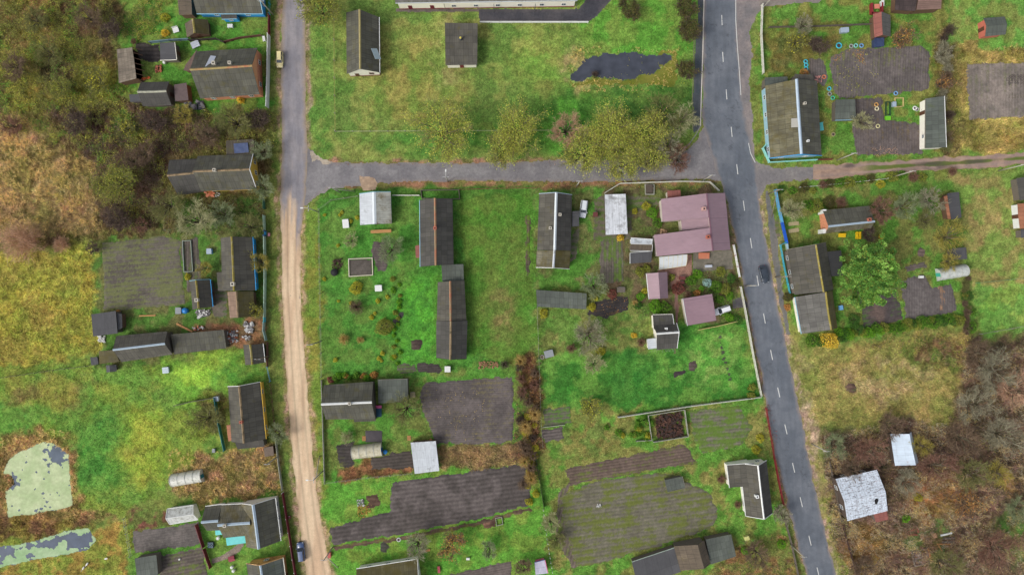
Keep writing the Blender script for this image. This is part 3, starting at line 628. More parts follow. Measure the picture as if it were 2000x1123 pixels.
    grid_sheet('earth_yard', [(338, 168), (362, 163), (366, 200), (340, 200)], f_asphalt((92, 82, 82), (80, 72, 72), .1, 55), .012, .25, 1)
    grid_sheet('earth_yard', [(412, 552), (424, 548), (444, 575), (446, 620), (420, 620), (410, 600)], soil_fn((104, 96, 86), (88, 84, 72), green=(80, 110, 50), gamt=.3, rows=0), .012, .25, 4)
    grid_sheet('earth_yard', [(1117, 448), (1132, 445), (1130, 500), (1112, 520)], soil_fn((104, 100, 84), (112, 104, 84), green=(86, 112, 52), gamt=.3, rows=0), .012, .25, 4)
    grid_sheet('earth_yard', [(1160, 392), (1182, 380), (1290, 385), (1290, 400), (1235, 420), (1230, 470), (1160, 470)], soil_fn((104, 96, 82), (92, 84, 70), green=(88, 112, 50), gamt=.55, rows=0), .008, .25, 4)
    grid_sheet('earth_yard', [(1498, 440), (1520, 425), (1526, 470), (1525, 466), (1508, 466)], soil_fn((116, 92, 82), (104, 96, 70), green=(96, 110, 56), gamt=.4, rows=0), .008, .25, 3)
    # ponds: dark water with the sky's reflection put in its colour, duckweed on it
    wat = water_mat()
    def wcol(c): return lambda x, y, u, v, d: np.repeat(np.array(C(*c))[None], len(x), 0)
    P1 = [(42, 880), (85, 862), (105, 866), (134, 885), (137, 920), (142, 985), (130, 992), (60, 1005), (15, 1010), (10, 960), (28, 945), (22, 928), (6, 926), (15, 900)]
    P2 = [(-200, 1092), (-20, 1070), (60, 1058), (130, 1036), (172, 1030), (188, 1055), (170, 1075), (60, 1095), (0, 1108), (-200, 1132)]
    P3 = [(1140, 120), (1160, 108), (1200, 104), (1316, 106), (1313, 118), (1292, 130), (1280, 145), (1220, 158), (1165, 150), (1117, 165), (1115, 146), (1126, 135)]
    for p, c, rg in ((P1, (88, 100, 114), 2), (P2, (76, 88, 106), 2), (P3, (74, 78, 88), 6)): grid_sheet('pond_water', p, wcol(c), .012, .25, rg, mat=wat)
    a = W(112, 886); b = W(25, 940)
    def k1(x, y, d):
        t = fbm(x * .8 + y * .5, y - x * .3, .8, 61, 5) * .75 + .25 * fbm(x, y, 5, 62); n = np.exp(-(((x - a.x) / 1.9) ** 2 + ((y - a.y) / 1.6) ** 2)) + .8 * np.exp(-(((x - b.x) / 1.1) ** 2 + ((y - b.y) / 1.2) ** 2))
        lo = np.exp(-(((x - W(110, 910).x) / 5) ** 2 + ((y - W(110, 910).y) / 4) ** 2)); return t + .5 * n + .08 * lo < .68
    def k2(x, y, d):
        t = fbm(x, y, 1.8, 71, 6); n = np.exp(-(((x - W(140, 1050).x) / 7) ** 2 + ((y - W(140, 1055).y) / 2) ** 2)); return t + .2 * n - .14 * (d < .9) < .535
    def wf(c1, c2, s):
        def f(x, y, u, v, d):
            c = mixn(C(*c1), C(*c2), sstep(.3, .7, fbm(x, y, 2.5, s, 5))); return c * (.82 + .36 * fbm(x, y, .5, s + 3, 3))[:, None]
        return f
    dm = vcol_mat('duckweed_mat', .8, .1, 3, .1, .02)
    grid_sheet('duckweed', P1, wf((192, 204, 158), (172, 190, 140), 5), .02, .2, 2, mat=dm, keep=k1, kind='stuff', exclude=False)
    grid_sheet('duckweed', P2, wf((150, 182, 132), (170, 194, 150), 6), .02, .2, 2, mat=dm, keep=k2, kind='stuff', exclude=False)
    grid_sheet('pond_sedge', [(1255, 118), (1296, 99), (1322, 98), (1322, 168), (1200, 166), (1118, 170), (1116, 158), (1165, 152), (1222, 158)], wf((104, 112, 34), (126, 126, 52), 8), .016, .25, 5, mat=dm, kind='structure', exclude=False,
               keep=lambda x, y, d: poly_sd(x + (fbm(x, y, .8, 3) - .5) * 2.0, y + (fbm(x, y, .8, 6) - .5) * 2.0, np.array(PX(P3))) < .15)

def paving_mat(name, a, b, size):
    m, nt, nd, lk, bs = nodes(name); tc = N(nt, 'TexCoord')
    br = N(nt, 'TexBrick', Scale=1.0); br.inputs['Brick Width'].default_value, br.inputs['Row Height'].default_value = size
    br.inputs['Mortar Size'].default_value = .025; br.inputs['Color1'].default_value = (*C(*a), 1); br.inputs['Color2'].default_value = (*C(*b), 1); br.inputs['Mortar'].default_value = (*C(112, 96, 86), 1)
    lk.new(tc.outputs['Object'], br.inputs['Vector']); ns = N(nt, 'TexNoise', Scale=1.2, Detail=6.); lk.new(tc.outputs['Object'], ns.inputs['Vector'])
    lk.new(scale_col(nt, br.outputs['Color'], mrange(nt, ns.outputs[0], .3, .7, .75, 1.2)), bs.inputs['Base Color']); bs.inputs['Roughness'].default_value = .9
    return m
def water_mat():
    m, nt, nd, lk, bs = nodes('pond_water_surface'); at = N(nt, 'Attribute', attribute_name='Col'); tc = N(nt, 'TexCoord')
    ns = N(nt, 'TexNoise', Scale=.5, Detail=5.); lk.new(tc.outputs['Object'], ns.inputs['Vector'])
    lk.new(scale_col(nt, at.outputs['Color'], mrange(nt, ns.outputs[0], .3, .7, .8, 1.2)), bs.inputs['Base Color']); bs.inputs['Roughness'].default_value = .3; bs.inputs['Specular IOR Level'].default_value = .08
    return m
# ------------------------------------------------------------------ buildings
FOOT = []
def lerp(a, b, t): return a + (b - a) * t
def slope_part(r0, r1, e1, e0, name, mat, parent, loc, th=.07, sag=.07, rnd=random):
    """one roof slope: ridge r0-r1, eave e0-e1, slightly sagging and uneven, with thickness"""
    L = (r1 - r0).length; Dp = ((e0 + e1) / 2 - (r0 + r1) / 2).length; nu = max(3, int(L / .9)); nv = max(2, int(Dp / .9)); mb = MB()
    nrm = (r1 - r0).cross(e0 - r0).normalized(); nrm = nrm if nrm.z > 0 else -nrm
    P = []; UV = []
    ph = rnd.uniform(0, 6)
    for j in range(nv + 1):
        for i in range(nu + 1):
            t, s = i / nu, j / nv; p = lerp(lerp(r0, r1, t), lerp(e0, e1, t), s)
            z = -sag * math.sin(math.pi * t) * (1 - .6 * s) + (.03 * math.sin(7 * t + ph + 3 * s) + rnd.uniform(-.012, .012)) * (0 if j == 0 else 1)
            P.append(p + Vector((0, 0, z))); UV.append((t * L, s * Dp))
    n = len(P); w = nu + 1; fs = []
    for j in range(nv):
        for i in range(nu): fs.append((j * w + i, j * w + i + 1, (j + 1) * w + i + 1, (j + 1) * w + i))
    fs2 = [tuple(n + q for q in f[::-1]) for f in fs]
    per = [i for i in range(nu)] + [j * w + nu for j in range(nv)] + [nv * w + i for i in range(nu, 0, -1)] + [j * w for j in range(nv, 0, -1)]
    side = [(per[k], per[(k + 1) % len(per)], n + per[(k + 1) % len(per)], n + per[k]) for k in range(len(per))]
    mb.add(P + [p - nrm * th for p in P], fs + fs2 + side, UV + UV)
    return mb.build(name, mat, parent, loc=loc)

def wall_openings(par, loc, a, b, z0, z1, wins, doors, wm=None, dm=None, wsize=(1.05, 1.2), zc=None):
    """windows (frame > pane) and doors on the wall face that runs a -> b"""
    t = (b - a); L = t.length; t.normalize(); o = Vector((t.y, -t.x, 0))
    cen = sum((Vector(q) for q in par['foot']), Vector()) / 4 if 'foot' in par else Vector(loc)
    if ((a + b) / 2 - Vector(loc)).dot(o) < 0: o = -o
    n = wins + doors; ang = math.atan2(t.y, t.x); zc = zc or min((z0 + z1) / 2 + .15, z0 + 1.55)
    for i in range(n):
        p = a + t * L * ((i + .5) / n); isdoor = i >= wins
        if isdoor:
            q = p + o * .03; m = MB(); m.box((q.x, q.y, z0 + 1.0), (.95, .07, 2.0), ang); d = m.build('door', dm or M('door_brown', (92, 58, 44), .6, .15), par, loc=loc)
            m = MB(); q = p + o * .085 + t * .35; m.box((q.x, q.y, z0 + 1.0), (.05, .04, .16), ang); m.build('handle', M('dull_metal', (150, 150, 150), .4, .05, metal=.8), d, loc=loc)
        else:
            w, h = wsize; m = MB(); q = p + o * .03
            for dx, dz, sx, sz in ((-w / 2, 0, .09, h + .09), (w / 2, 0, .09, h + .09), (0, -h / 2, w - .09, .09), (0, h / 2, w - .09, .09), (0, 0, .06, h - .09)):
                c = q + t * dx; m.box((c.x, c.y, zc + dz), (sx, .08, sz), ang)
            f = m.build('window', wm or WHITE(), par, loc=loc)
            m = MB(); c = p + o * .012; m.box((c.x, c.y, zc), (w - .09, .02, h - .09), ang); m.build('pane', glass('window_glass', (70, 84, 98)), f, loc=loc)

def house(name, label, cat, quad, ez, rz, wall, roof, ridge=None, ov=(.35, .3), wins='', doors='', chim=(), barge=None, eave=None, sag=.08, par=None, roof2=None, gable=None, rw=.32, group=None, wm=None, dm=None, wsize=(1.0, 1.15), rt=.5, base=None):
    """a gabled building. quad: eave corners in the photo; side 0 = gable A-B, 1 = eave B-C, 2 = gable C-D, 3 = eave D-A"""
    A, B, Cc, Dd = [W(x, y, ez) for x, y in quad]; cen = (A + B + Cc + Dd) / 4; loc = Vector((cen.x, cen.y, 0))
    root = par or thing(name, label, cat, loc, group=group)
    if par: loc = Vector(par.location)
    FOOT.append([(p.x, p.y) for p in (A, B, Cc, Dd)])
    up = Vector((0, 0, rz - ez)); r0 = lerp(A, B, rt) + up; r1 = lerp(Dd, Cc, rt) + up
    slope_part(r0, r1, Cc, B, 'roof_slope', roof2 or roof, root, loc, sag=sag)
    slope_part(r0, r1, Dd, A, 'roof_slope', roof, root, loc, sag=sag)
    # walls, set in under the overhang
    ax = (r1 - r0).normalized(); L = (r1 - r0).length
    def ins(p, q, along, across):      # p: corner, q: the corner across the ridge
        return p + along * ov[1] + (q - p).normalized() * ov[0]
    a, b, c, d = ins(A, B, ax, 1), ins(B, A, ax, 1), ins(Cc, Dd, -ax, 1), ins(Dd, Cc, -ax, 1)
    hw = (B - A).length; k1 = ov[0] / max(.1, hw * rt); k2 = ov[0] / max(.1, hw * (1 - rt))
    za = ez + (rz - ez) * k1 - .13 - sag * .6; zb = ez + (rz - ez) * k2 - .13 - sag * .6; zr = rz - .13 - sag
    g0 = lerp(a, b, rt); g1 = lerp(d, c, rt); V = lambda p, z: Vector((p.x, p.y, z))
    m = MB(); vs_ = [V(a, 0), V(b, 0), V(c, 0), V(d, 0), V(a, za), V(b, zb), V(c, zb), V(d, za), V(g0, zr), V(g1, zr)]
    if gable is None:
        m.add(vs_, [(0, 1, 5, 8, 4), (1, 2, 6, 5), (2, 3, 7, 9, 6), (3, 0, 4, 7), (4, 8, 9, 7), (8, 5, 6, 9), (3, 2, 1, 0)])
    else:
        m.add(vs_, [(0, 1, 5, 4), (1, 2, 6, 5), (2, 3, 7, 6), (3, 0, 4, 7), (4, 5, 6, 7), (3, 2, 1, 0)])
        g = MB(); g.add(vs_, [(4, 5, 8), (6, 7, 9), (4, 8, 9, 7), (8, 5, 6, 9)]); g.build('gable_boards', gable, root, loc=loc)
    m.build('wall', wall, root, loc=loc)
    if base:
        m = MB(); cx = (a + b + c + d) / 4; m.prism([tuple((q + (q - cx).normalized() * .06)[:2]) for q in (a, b, c, d)], 0, .45); m.build('plinth', base, root, loc=loc)
    sides = [(a, b), (b, c), (c, d), (d, a)]
    for spec, isd in ((wins, 0), (doors, 1)):
        pass
    cnt = {}
    for spec, j in ((wins, 0), (doors, 1)):
        for s in spec.split(','):
            if ':' in s: q, n = s.split(':'); cnt.setdefault(int(q), [0, 0])[j] = int(n)
    for q, (nw, nd_) in cnt.items(): wall_openings(root, loc, V(sides[q][0], 0), V(sides[q][1], 0), 0, ez, nw, nd_, wm, dm, wsize)
    if ridge is not None:
        m = MB(); n = max(3, int(L / 1.2)); s1 = (A - r0).normalized() * rw; s2 = (B - r0).normalized() * rw
        vv = []; ff = []
        for i in range(n + 1):
            t = i / n; p = lerp(r0 - ax * .03, r1 + ax * .03, t) + Vector((0, 0, .05 - sag * math.sin(math.pi * t))); vv += [p + s1 + Vector((0, 0, .0)), p + Vector((0, 0, .03)), p + s2]
            vv[-3] += Vector((0, 0, .0))
        for i in range(n): o = i * 3; ff += [(o, o + 1, o + 4, o + 3), (o + 1, o + 2, o + 5, o + 4)]
        m.add(vv, ff); m.build('ridge_cap', ridge, root, loc=loc)
    for t, off, mt, w, h in chim:
        p = lerp(r0, r1, t); sd_ = (B - A).normalized(); p = p + sd_ * off; zt = rz - abs(off) * (rz - ez) / (hw / 2); ang = math.atan2(ax.y, ax.x)
        m = MB(); m.box((p.x, p.y, zt + h / 2 - .35), (w, w, h + .7), ang); m.box((p.x, p.y, zt + h + .05), (w + .14, w + .14, .1), ang)
        c_ = m.build('chimney', mt, root, loc=loc); m = MB(); m.box((p.x, p.y, zt + h + .105), (w * .5, w * .5, .02), ang); m.build('flue', M('soot_and_hole_shade', (22, 20, 20), .95, .1), c_, loc=loc)
    for s, mt in (barge or {}).items():
        e0, rr, e1 = ((A, r0, B) if s == 0 else (Cc, r1, Dd)); o = ax * (-.05 if s == 0 else .05); m = MB()
        for p, q in ((e0, rr), (rr, e1)): m.bar(p + o + Vector((0, 0, -.02)), q + o + Vector((0, 0, -.02)), .12, .24)
        m.build('barge_board', mt, root, loc=loc)
    for s, mt in (eave or {}).items():
        p, q = ((B, Cc) if s == 1 else (Dd, A)); o = ((B - A) if s == 1 else (A - B)).normalized() * .09; m = MB(); m.bar(p + o - Vector((0, 0, .1)), q + o - Vector((0, 0, .1)), .14, .14); m.build('gutter', mt, root, loc=loc)
    return root

def shed(name, label, cat, quad, zs, wall, roof, ov=.2, wins='', doors='', par=None, group=None, trims=None, th=.08, sag=.04, open_=(), dm=None, wm=None, wsize=(.8, .8), part='roof', posts=False):
    """a lean-to or flat roof; zs: the roof's height at the four corners"""
    q = [W(x, y, z) for (x, y), z in zip(quad, zs)]; cen = sum(q, Vector()) / 4; loc = Vector((cen.x, cen.y, 0))
    root = par or thing(name, label, cat, loc, group=group)
    if par: loc = Vector(par.location)
    FOOT.append([(p.x, p.y) for p in q])
    hi = max(range(4), key=lambda i: zs[i] + zs[(i + 1) % 4]); r0, r1, e1, e0 = q[hi], q[(hi + 1) % 4], q[(hi + 2) % 4], q[(hi + 3) % 4]
    slope_part(r0, r1, e1, e0, part, roof, root, loc, th=th, sag=sag)
    w = []
    for i in range(4):
        p = q[i]; u = (q[(i + 1) % 4] - p); v = (q[(i - 1) % 4] - p); w.append(p + u.normalized() * min(ov, u.length * .3) + v.normalized() * min(ov, v.length * .3))
    if posts:
        m = MB()
        for p in w: m.bar((p.x, p.y, 0), (p.x, p.y, p.z - .1), .1, .1)
        m.build('posts', wall, root, loc=loc)
    else:
        m = MB(); vs_ = [Vector((p.x, p.y, 0)) for p in w] + [p - Vector((0, 0, th + sag + .03)) for p in w]
        fs = [(i, (i + 1) % 4, 4 + (i + 1) % 4, 4 + i) for i in range(4) if i not in open_] + [(0, 1, 2, 3)]
        if not open_: fs.append((7, 6, 5, 4))
        m.add(vs_, fs); m.build('wall', wall, root, loc=loc)
    cnt = {}
    for spec, j in ((wins, 0), (doors, 1)):
        for s in spec.split(','):
            if ':' in s: a, n = s.split(':'); cnt.setdefault(int(a), [0, 0])[j] = int(n)
    for k, (nw, nd_) in cnt.items():
        a, b = w[k], w[(k + 1) % 4]; wall_openings(root, loc, Vector((a.x, a.y, 0)), Vector((b.x, b.y, 0)), 0, min(zs), nw, nd_, wm, dm, wsize, zc=min(zs) * .55)
    for s, mt in (trims or {}).items():
        a, b = q[s], q[(s + 1) % 4]; o = ((a + b) / 2 - cen); o.z = 0; o = o.normalized() * .06; m = MB(); m.bar(a + o, b + o, .1, .2); m.build('fascia', mt, root, loc=loc)
    return root

def tunnel(label, p, q, w, h, mat, end, group=None, ends=True, hoop=None, name='polytunnel'):
    """an arched greenhouse from photo point p to q"""
    a, b = W(*p), W(*q); ax = (b - a); L = ax.length; ax.normalize(); sd_ = Vector((-ax.y, ax.x, 0)); loc = (a + b) / 2
    root = thing(name, label, 'greenhouse', loc, group=group)
    FOOT.append([tuple((a + sd_ * w / 2)[:2]), tuple((b + sd_ * w / 2)[:2]), tuple((b - sd_ * w / 2)[:2]), tuple((a - sd_ * w / 2)[:2])])
    def arc(t, k=1.0, n=15): c = lerp(a, b, t); return [c + sd_ * (w / 2 * k * math.cos(math.pi * i / n)) + Vector((0, 0, h * k * math.sin(math.pi * i / n) ** .8)) for i in range(n + 1)]
    m = MB(); ns = max(6, int(L / .5)); rs = [arc(i / ns, 1 - .012 * (i % 2)) for i in range(ns + 1)]; n = len(rs[0])
    m.add([v for r in rs for v in r], [(i * n + j, i * n + j + 1, (i + 1) * n + j + 1, (i + 1) * n + j) for i in range(ns) for j in range(n - 1)])
    m.build('cover', mat, root, smooth=True, loc=loc)
    hm = hoop or M('greenhouse_frame', (188, 190, 180), .5, .1)
    for k in range(5):
        m = MB(); r = arc(k / 4, 1.02)
        for u, v in zip(r, r[1:]): m.bar(u, v, .09, .05)
        m.build('hoop', hm, root, loc=loc)
    for t in (0, 1):
        m = MB(); r = arc(t, .98); m.add(r, [tuple(range(len(r)))]); o = m.build('end_panel', mat, root, loc=loc)
        c = lerp(a, b, t) + ax * (.03 if t else -.03); m = MB(); m.box((c.x, c.y, .85), (.05, .9, 1.7), math.atan2(ax.y, ax.x)); m.build('door', end, o, loc=loc)
    return root
# ------------------------------------------------------------------ the village's buildings
def build_houses():
    slate = roofmat('roof_slate', (86, 83, 74), mossy=.3); dark = roofmat('roof_dark', (76, 74, 69), (74, 74, 46), .25, .2, lichen=.3)
    olive = roofmat('roof_olive', (86, 85, 74), (86, 82, 46), .38, .25); streaky = roofmat('roof_streaky', (112, 108, 90), (96, 86, 44), .62, .42)
    mossgr = roofmat('roof_moss', (94, 88, 58), (84, 76, 30), .75, .2); lich = roofmat('roof_lichen', (108, 106, 100), (84, 84, 66), .3, .25, lichen=.4)
    grgr = roofmat('roof_greygreen', (92, 98, 90), (84, 92, 66), .35, .2); flat = roofmat('roof_felt', (84, 84, 86), (72, 76, 62), .25, .15, (3, 4)); tar = roofmat('roof_tar', (62, 62, 64), (60, 64, 50), .2, .12, (3, 5))
    brownr = roofmat('roof_brown', (104, 92, 76), (88, 80, 42), .35, .3); brtile = roofmat('roof_brown_tile', (140, 116, 98), (100, 90, 60), .2, .2)
    wht = roofmat('roof_white_sheet', (196, 202, 206), (120, 124, 122), .32, .16, (1.1, 2.0), .6, .06, .1, .8); stained = roofmat('roof_white_stained', (176, 176, 164), (116, 106, 78), .55, .4, (1.1, 2.0), .6, .06, .1, .75)
    mauve = roofmat('roof_mauve', (150, 123, 131), (140, 118, 128), .3, .09, (5.9, 30), .45, .015, .0); peel = peel_mat()
    metal = roofmat('roof_bare_metal', (198, 214, 228), (170, 112, 70), .24, .12, (1.3, 1.7), .45, .07, .05, .8)
    rust = roofmat('roof_rusty', (168, 112, 82), (112, 86, 70), .4, .2, (1, 2)); redsh = roofmat('roof_red_sheet', (150, 92, 82), (110, 76, 66), .3, .12, (1.2, 1.6)); woodr = roofmat('roof_boards', (92, 84, 70), (80, 86, 40), .5, .3, (.3, 6))
    wh = WHITE(); blue = M('blue_paint', (44, 160, 226), .6, .12, 2, .1, stain=(120, 160, 180), amt=.12); sky_ = M('pale_blue_paint', (150, 196, 214), .6, .12, 2)
    brick = M('orange_brick', (212, 142, 108), .85, .2, 4, .2, stain=(120, 84, 70), amt=.3); timber = woodmat('grey_timber', (104, 96, 86)); brown = woodmat('brown_timber', (104, 78, 60)); plaster = M('cream_plaster', (240, 236, 222), .8, .08, 1.5, .08, stain=(176, 168, 150), amt=.15)
    yel = woodmat('yellow_boards', (220, 180, 70)); turq = M('turquoise_paint', (96, 200, 196), .5, .1, 2); ridge_w = M('zinc_ridge', (198, 204, 208), .5, .1, 2, .05, stain=(150, 150, 140), amt=.3); ridge_b = M('galvanised_ridge', (176, 194, 208), .45, .1, 2); ridge_t = M('tan_ridge', (150, 128, 96), .8, .25, 2, stain=(96, 84, 60), amt=.5); ridge_y = M('mossy_ridge', (150, 136, 62), .9, .3, 2, stain=(170, 160, 130), amt=.4); ridge_r = M('rusty_ridge', (170, 110, 82), .8, .25, .9, stain=(150, 132, 98), amt=.85)
    red = M('brick_chimney', (170, 98, 78), .85, .2, 5, .2); maroon = M('maroon_paint', (112, 30, 48), .55, .12, 2); tanl = M('pale_chimney', (186, 180, 164), .85, .15, 4); barg_b = woodmat('weathered_board', (120, 116, 104))
    # --- north-west plots
    h = house('village_house', 'bright blue house with dark roof and boxed porch, cut off by the top edge', 'house', [(509, -62), (513, 27), (384, 27), (380, -60)], 2.9, 6.0, blue, olive, ridge_w, wins='0:2,1:2', barge={0: sky_}, eave={1: sky_}, base=M('blue_base', (60, 120, 170), .8, .15))
    shed('', '', '', [(430, 27), (461, 26), (463, 37), (433, 38)], (2.6, 2.6, 2.3, 2.3), blue, dark, par=h, part='porch_roof', wins='2:1', trims={2: sky_})
    shed('garden_shed', 'dark shed tucked against the west end of the bright blue house', 'shed', [(345, -14), (373, -16), (375, 29), (350, 30)], (2.4, 2.7, 2.7, 2.4), brown, brownr, doors='1:1')
    house('log_shed', 'small shed whose east roof slope is thick with brown moss', 'shed', [(361, 47), (406, 39), (409, 68), (365, 74)], 1.8, 3.7, brown, brownr, ridge_y, roof2=mossgr, doors='2:1', sag=.12)
    s = shed('open_barn', 'collapsing grey open-fronted barn with bare rafters on its east side', 'barn', [(228, 97), (258, 93), (266, 154), (232, 163)], (2.4, 3.5, 3.5, 2.4), brown, roofmat('roof_old_boards', (120, 110, 96), (92, 84, 70), .4, .4, (1.0, .9)), open_=(1,), sag=.15)
    for k in range(7):
        t = k / 6; a = lerp(W(258, 93, 3.45), W(266, 154, 3.45), t); b = a + Vector((1.5, -.15, -1.5)); m = MB(); m.bar(a, b, .12, .1); m.build('rafter', brown, s, loc=s.location)
    shed('garden_shed', 'grey felt-roofed shed with a pale board front beside black soil', 'shed', [(312, 84), (341, 83), (345, 117), (313, 118)], (2.4, 2.6, 2.6, 2.4), timber, flat, trims={1: plaster, 2: plaster}, doors='1:1')
    h = house('village_house', 'large orange brick house with a mossy roof behind the white fence', 'house', [(503, 94), (507, 185), (391, 193), (383, 101)], 3.2, 7.2, brick, olive, M('mottled_ridge', (168, 150, 96), .85, .3, .8, stain=(176, 110, 80), amt=.5), wins='0:2,1:3', chim=[(.62, -1.2, tanl, .7, .9), (.36, -1.0, tanl, .6, .8)], gable=M('orange_boards', (222, 160, 118), .8, .2, 5, .3))
    m = MB(); a, b = W(417, 110, 4.6), W(405, 134, 6.8); m.bar(a + Vector((0, 0, .08)), b + Vector((0, 0, .12)), 1.3, .04); m.build('metal_patch', M('pale_metal', (190, 196, 206), .4, .1, 1), h, loc=h.location)
    shed('', '', '', [(384, 98), (388, 140), (358, 138), (362, 128)], (2.9, 3.2, 2.3, 2.2), brown, M('brown_felt', (98, 80, 72), .9, .2), par=h, part='annexe_roof')
    shed('', '', '', [(340, 166), (364, 162), (368, 196), (342, 198)], (2.6, 2.7, 2.6, 2.5), brown, M('purple_brown_felt', (98, 84, 82), .9, .2, 1.5), par=h, part='annexe_roof')
    house('garden_shed', 'low dark gabled shed with a pale lichened ridge, west of the brick house', 'shed', [(331, 160), (335, 206), (279, 208), (275, 161)], 2.3, 4.3, timber, dark, M('lichen_ridge', (170, 170, 150), .9, .4, 1.2), doors='0:1', sag=.1)
    shed('lean_to', 'small flat grey lean-to at the west end of the dark gabled shed', 'shed', [(252, 185), (273, 184), (275, 199), (254, 200)], (1.9, 2.0, 2.0, 1.9), timber, flat)
    h = house('village_house', 'yellow gabled house with white windows and a two-part olive roof', 'house', [(494, 301), (501, 370), (392, 374), (386, 305)], 3.0, 6.2, yel, olive, ridge_t, wins='0:3,1:3', chim=[(.6, 0, tanl, .6, .7)], barge={0: wh})
    house('', '', '', [(386, 310), (392, 374), (347, 381), (330, 313)], 2.8, 5.7, timber, dark, ridge_t, par=h)
    shed('slatted_shed', 'shed with an open slatted roof and a blue tarpaulin behind the yellow house', 'shed', [(441, 275), (495, 272), (497, 301), (442, 303)], (2.5, 2.5, 2.4, 2.4), timber, woodr, doors='1:1')
    t = shed('tarpaulin', 'dark blue tarpaulin spread on the slatted shed roof', 'tarpaulin', [(456, 281), (484, 279), (486, 298), (458, 300)], (2.72, 2.72, 2.62, 2.62), M('blue_tarp', (62, 78, 116), .5, .25, 1.5, .4), M('blue_tarp', (62, 78, 116), .5, .25, 1.5, .4), posts=True, th=.03, sag=.02)
    for c in list(t.children):
        if c.name.startswith('posts'): D.objects.remove(c)
    h = house('village_house', 'dark roofed house with a bright blue east wall beside the pale green fence', 'house', [(431, 465), (493, 463), (499, 567), (434, 568)], 2.9, 5.8, blue, slate, ridge_y, wins='1:3', chim=[(.88, 0, tanl, .8, .6)], eave={1: blue})
    shed('', '', '', [(423, 532), (436, 531), (438, 568), (426, 568)], (2.6, 3.0, 3.0, 2.6), timber, slate, par=h, part='annexe_roof')
    house('', '', '', [(444, 570), (495, 568), (497, 618), (449, 621)], 2.5, 5.0, brown, brtile, ridge_t, par=h, roof2=mossgr)
    house('summer_kitchen', 'narrow dark shed with blue, white and orange trim and a rubble heap at its foot', 'shed', [(371, 549), (410, 546), (415, 599), (376, 605)], 2.4, 4.5, timber, slate, ridge_y, chim=[(.7, 0, tanl, .7, .6)], barge={0: M('sea_paint', (120, 176, 190), .6, .1)}, eave={1: blue}, doors='1:1')
    shed('garden_shed', 'square flat grey shed at the corner of the yellow meadow', 'shed', [(178, 614), (226, 607), (230, 651), (182, 657)], (2.6, 2.6, 2.5, 2.5), timber, flat, doors='1:1')
    shed('lean_to', 'narrow timber lean-to on the east side of the square flat shed', 'shed', [(228, 612), (238, 613), (239, 640), (230, 645)], (2.3, 1.9, 1.9, 2.3), brown, flat)
    h = house('barn', 'long grey barn with a pale blue ridge beside the square flat shed', 'barn', [(327, 647), (337, 692), (237, 707), (227, 656)], 2.5, 4.9, timber, slate, ridge_b, sag=.12, doors='1:1', ov=(.3, .2))
    shed('', '', '', [(193, 686), (224, 683), (233, 706), (194, 711)], (2.2, 2.6, 2.3, 2.0), timber, mossgr, par=h, part='annexe_roof')
    shed('low_shed', 'long low shed with a mossy single-pitch roof joined to the grey barn', 'shed', [(333, 653), (437, 644), (442, 680), (340, 692)], (2.6, 2.6, 2.3, 2.3), timber, olive)
    shed('dog_kennel', 'tiny grey hutch beside the field fence west of the barn', 'hutch', [(176, 698), (190, 697), (192, 711), (178, 713)], (1.3, 1.3, 1.2, 1.2), timber, flat)
    house('dog_kennel', 'tiny gabled hutch standing in grass south of the grey barn', 'hutch', [(207, 713), (227, 712), (228, 725), (208, 727)], 1.1, 1.7, timber, flat, sag=.02)
    house('garden_shed', 'small roadside shed, dark on its east slope with yellow lichen on the ridge', 'shed', [(475, 673), (513, 671), (517, 708), (479, 713)], 2.2, 4.0, timber, slate, ridge_y, eave={1: wh})
    h = house('village_house', 'dark house with a white north barge board and yellow east wall beside the sand road', 'house', [(445, 755), (508, 746), (519, 857), (452, 863)], 3.0, 5.9, yel, slate, ridge_t, chim=[(.62, 0, red, .55, .7)], barge={0: wh}, eave={1: yel}, wins='1:3')
    shed('', '', '', [(459, 864), (514, 858), (517, 872), (464, 877)], (2.6, 2.6, 2.1, 2.1), timber, dark, par=h, part='porch_roof')
    shed('', '', '', [(442, 830), (450, 829), (452, 860), (446, 862)], (2.2, 2.7, 2.7, 2.2), yel, rust, par=h, part='porch_roof')
    shed('wood_store', 'small brown timber store between the dark house and the roadside fence', 'shed', [(515, 874), (533, 871), (535, 889), (517, 892)], (1.8, 1.8, 1.7, 1.7), brown, M('brown_board_roof', (112, 98, 86), .9, .25, 3))
    h = house('village_house', 'cross-gabled house with moss-streaked roofs and turquoise awnings', 'house', [(470, 983), (537, 972), (548, 1056), (481, 1068)], 3.0, 6.1, plaster, streaky, ridge_b, roof2=olive, wins='1:3,2:2', eave={1: wh}, barge={0: wh}, rw=.45)
    house('', '', '', [(494, 983), (499, 1044), (437, 1050), (432, 986)], 2.9, 5.6, plaster, streaky, ridge_b, par=h, wins='3:2', eave={3: wh}, chim=[(.75, 0, tanl, .6, .6)], rw=.4)
    house('', '', '', [(433, 985), (437, 1035), (404, 1036), (401, 989)], 2.7, 5.3, plaster, olive, ridge_b, par=h, wins='3:1', eave={3: wh}, rw=.4)
    for q in ([(441, 1050), (478, 1046), (480, 1060), (443, 1065)], [(420, 1034), (434, 1032), (437, 1043), (421, 1045)]):
        shed('', '', '', q, (2.7, 2.7, 2.3, 2.3), turq, turq, par=h, part='awning', posts=True, th=.04)
    house('village_house', 'small house with orange and brown checks under its eave, cut off by the bottom edge', 'house', [(481, 1100), (552, 1089), (560, 1150), (490, 1162)], 2.8, 5.5, M('orange_checks', (214, 160, 100), .7, .3, .8, stain=(104, 62, 42), amt=.5), olive, ridge_b, roof2=grgr, wins='0:1', barge={0: M('orange_board', (222, 178, 122), .7, .3, .8, stain=(96, 62, 44), amt=.5)}, eave={1: plaster})
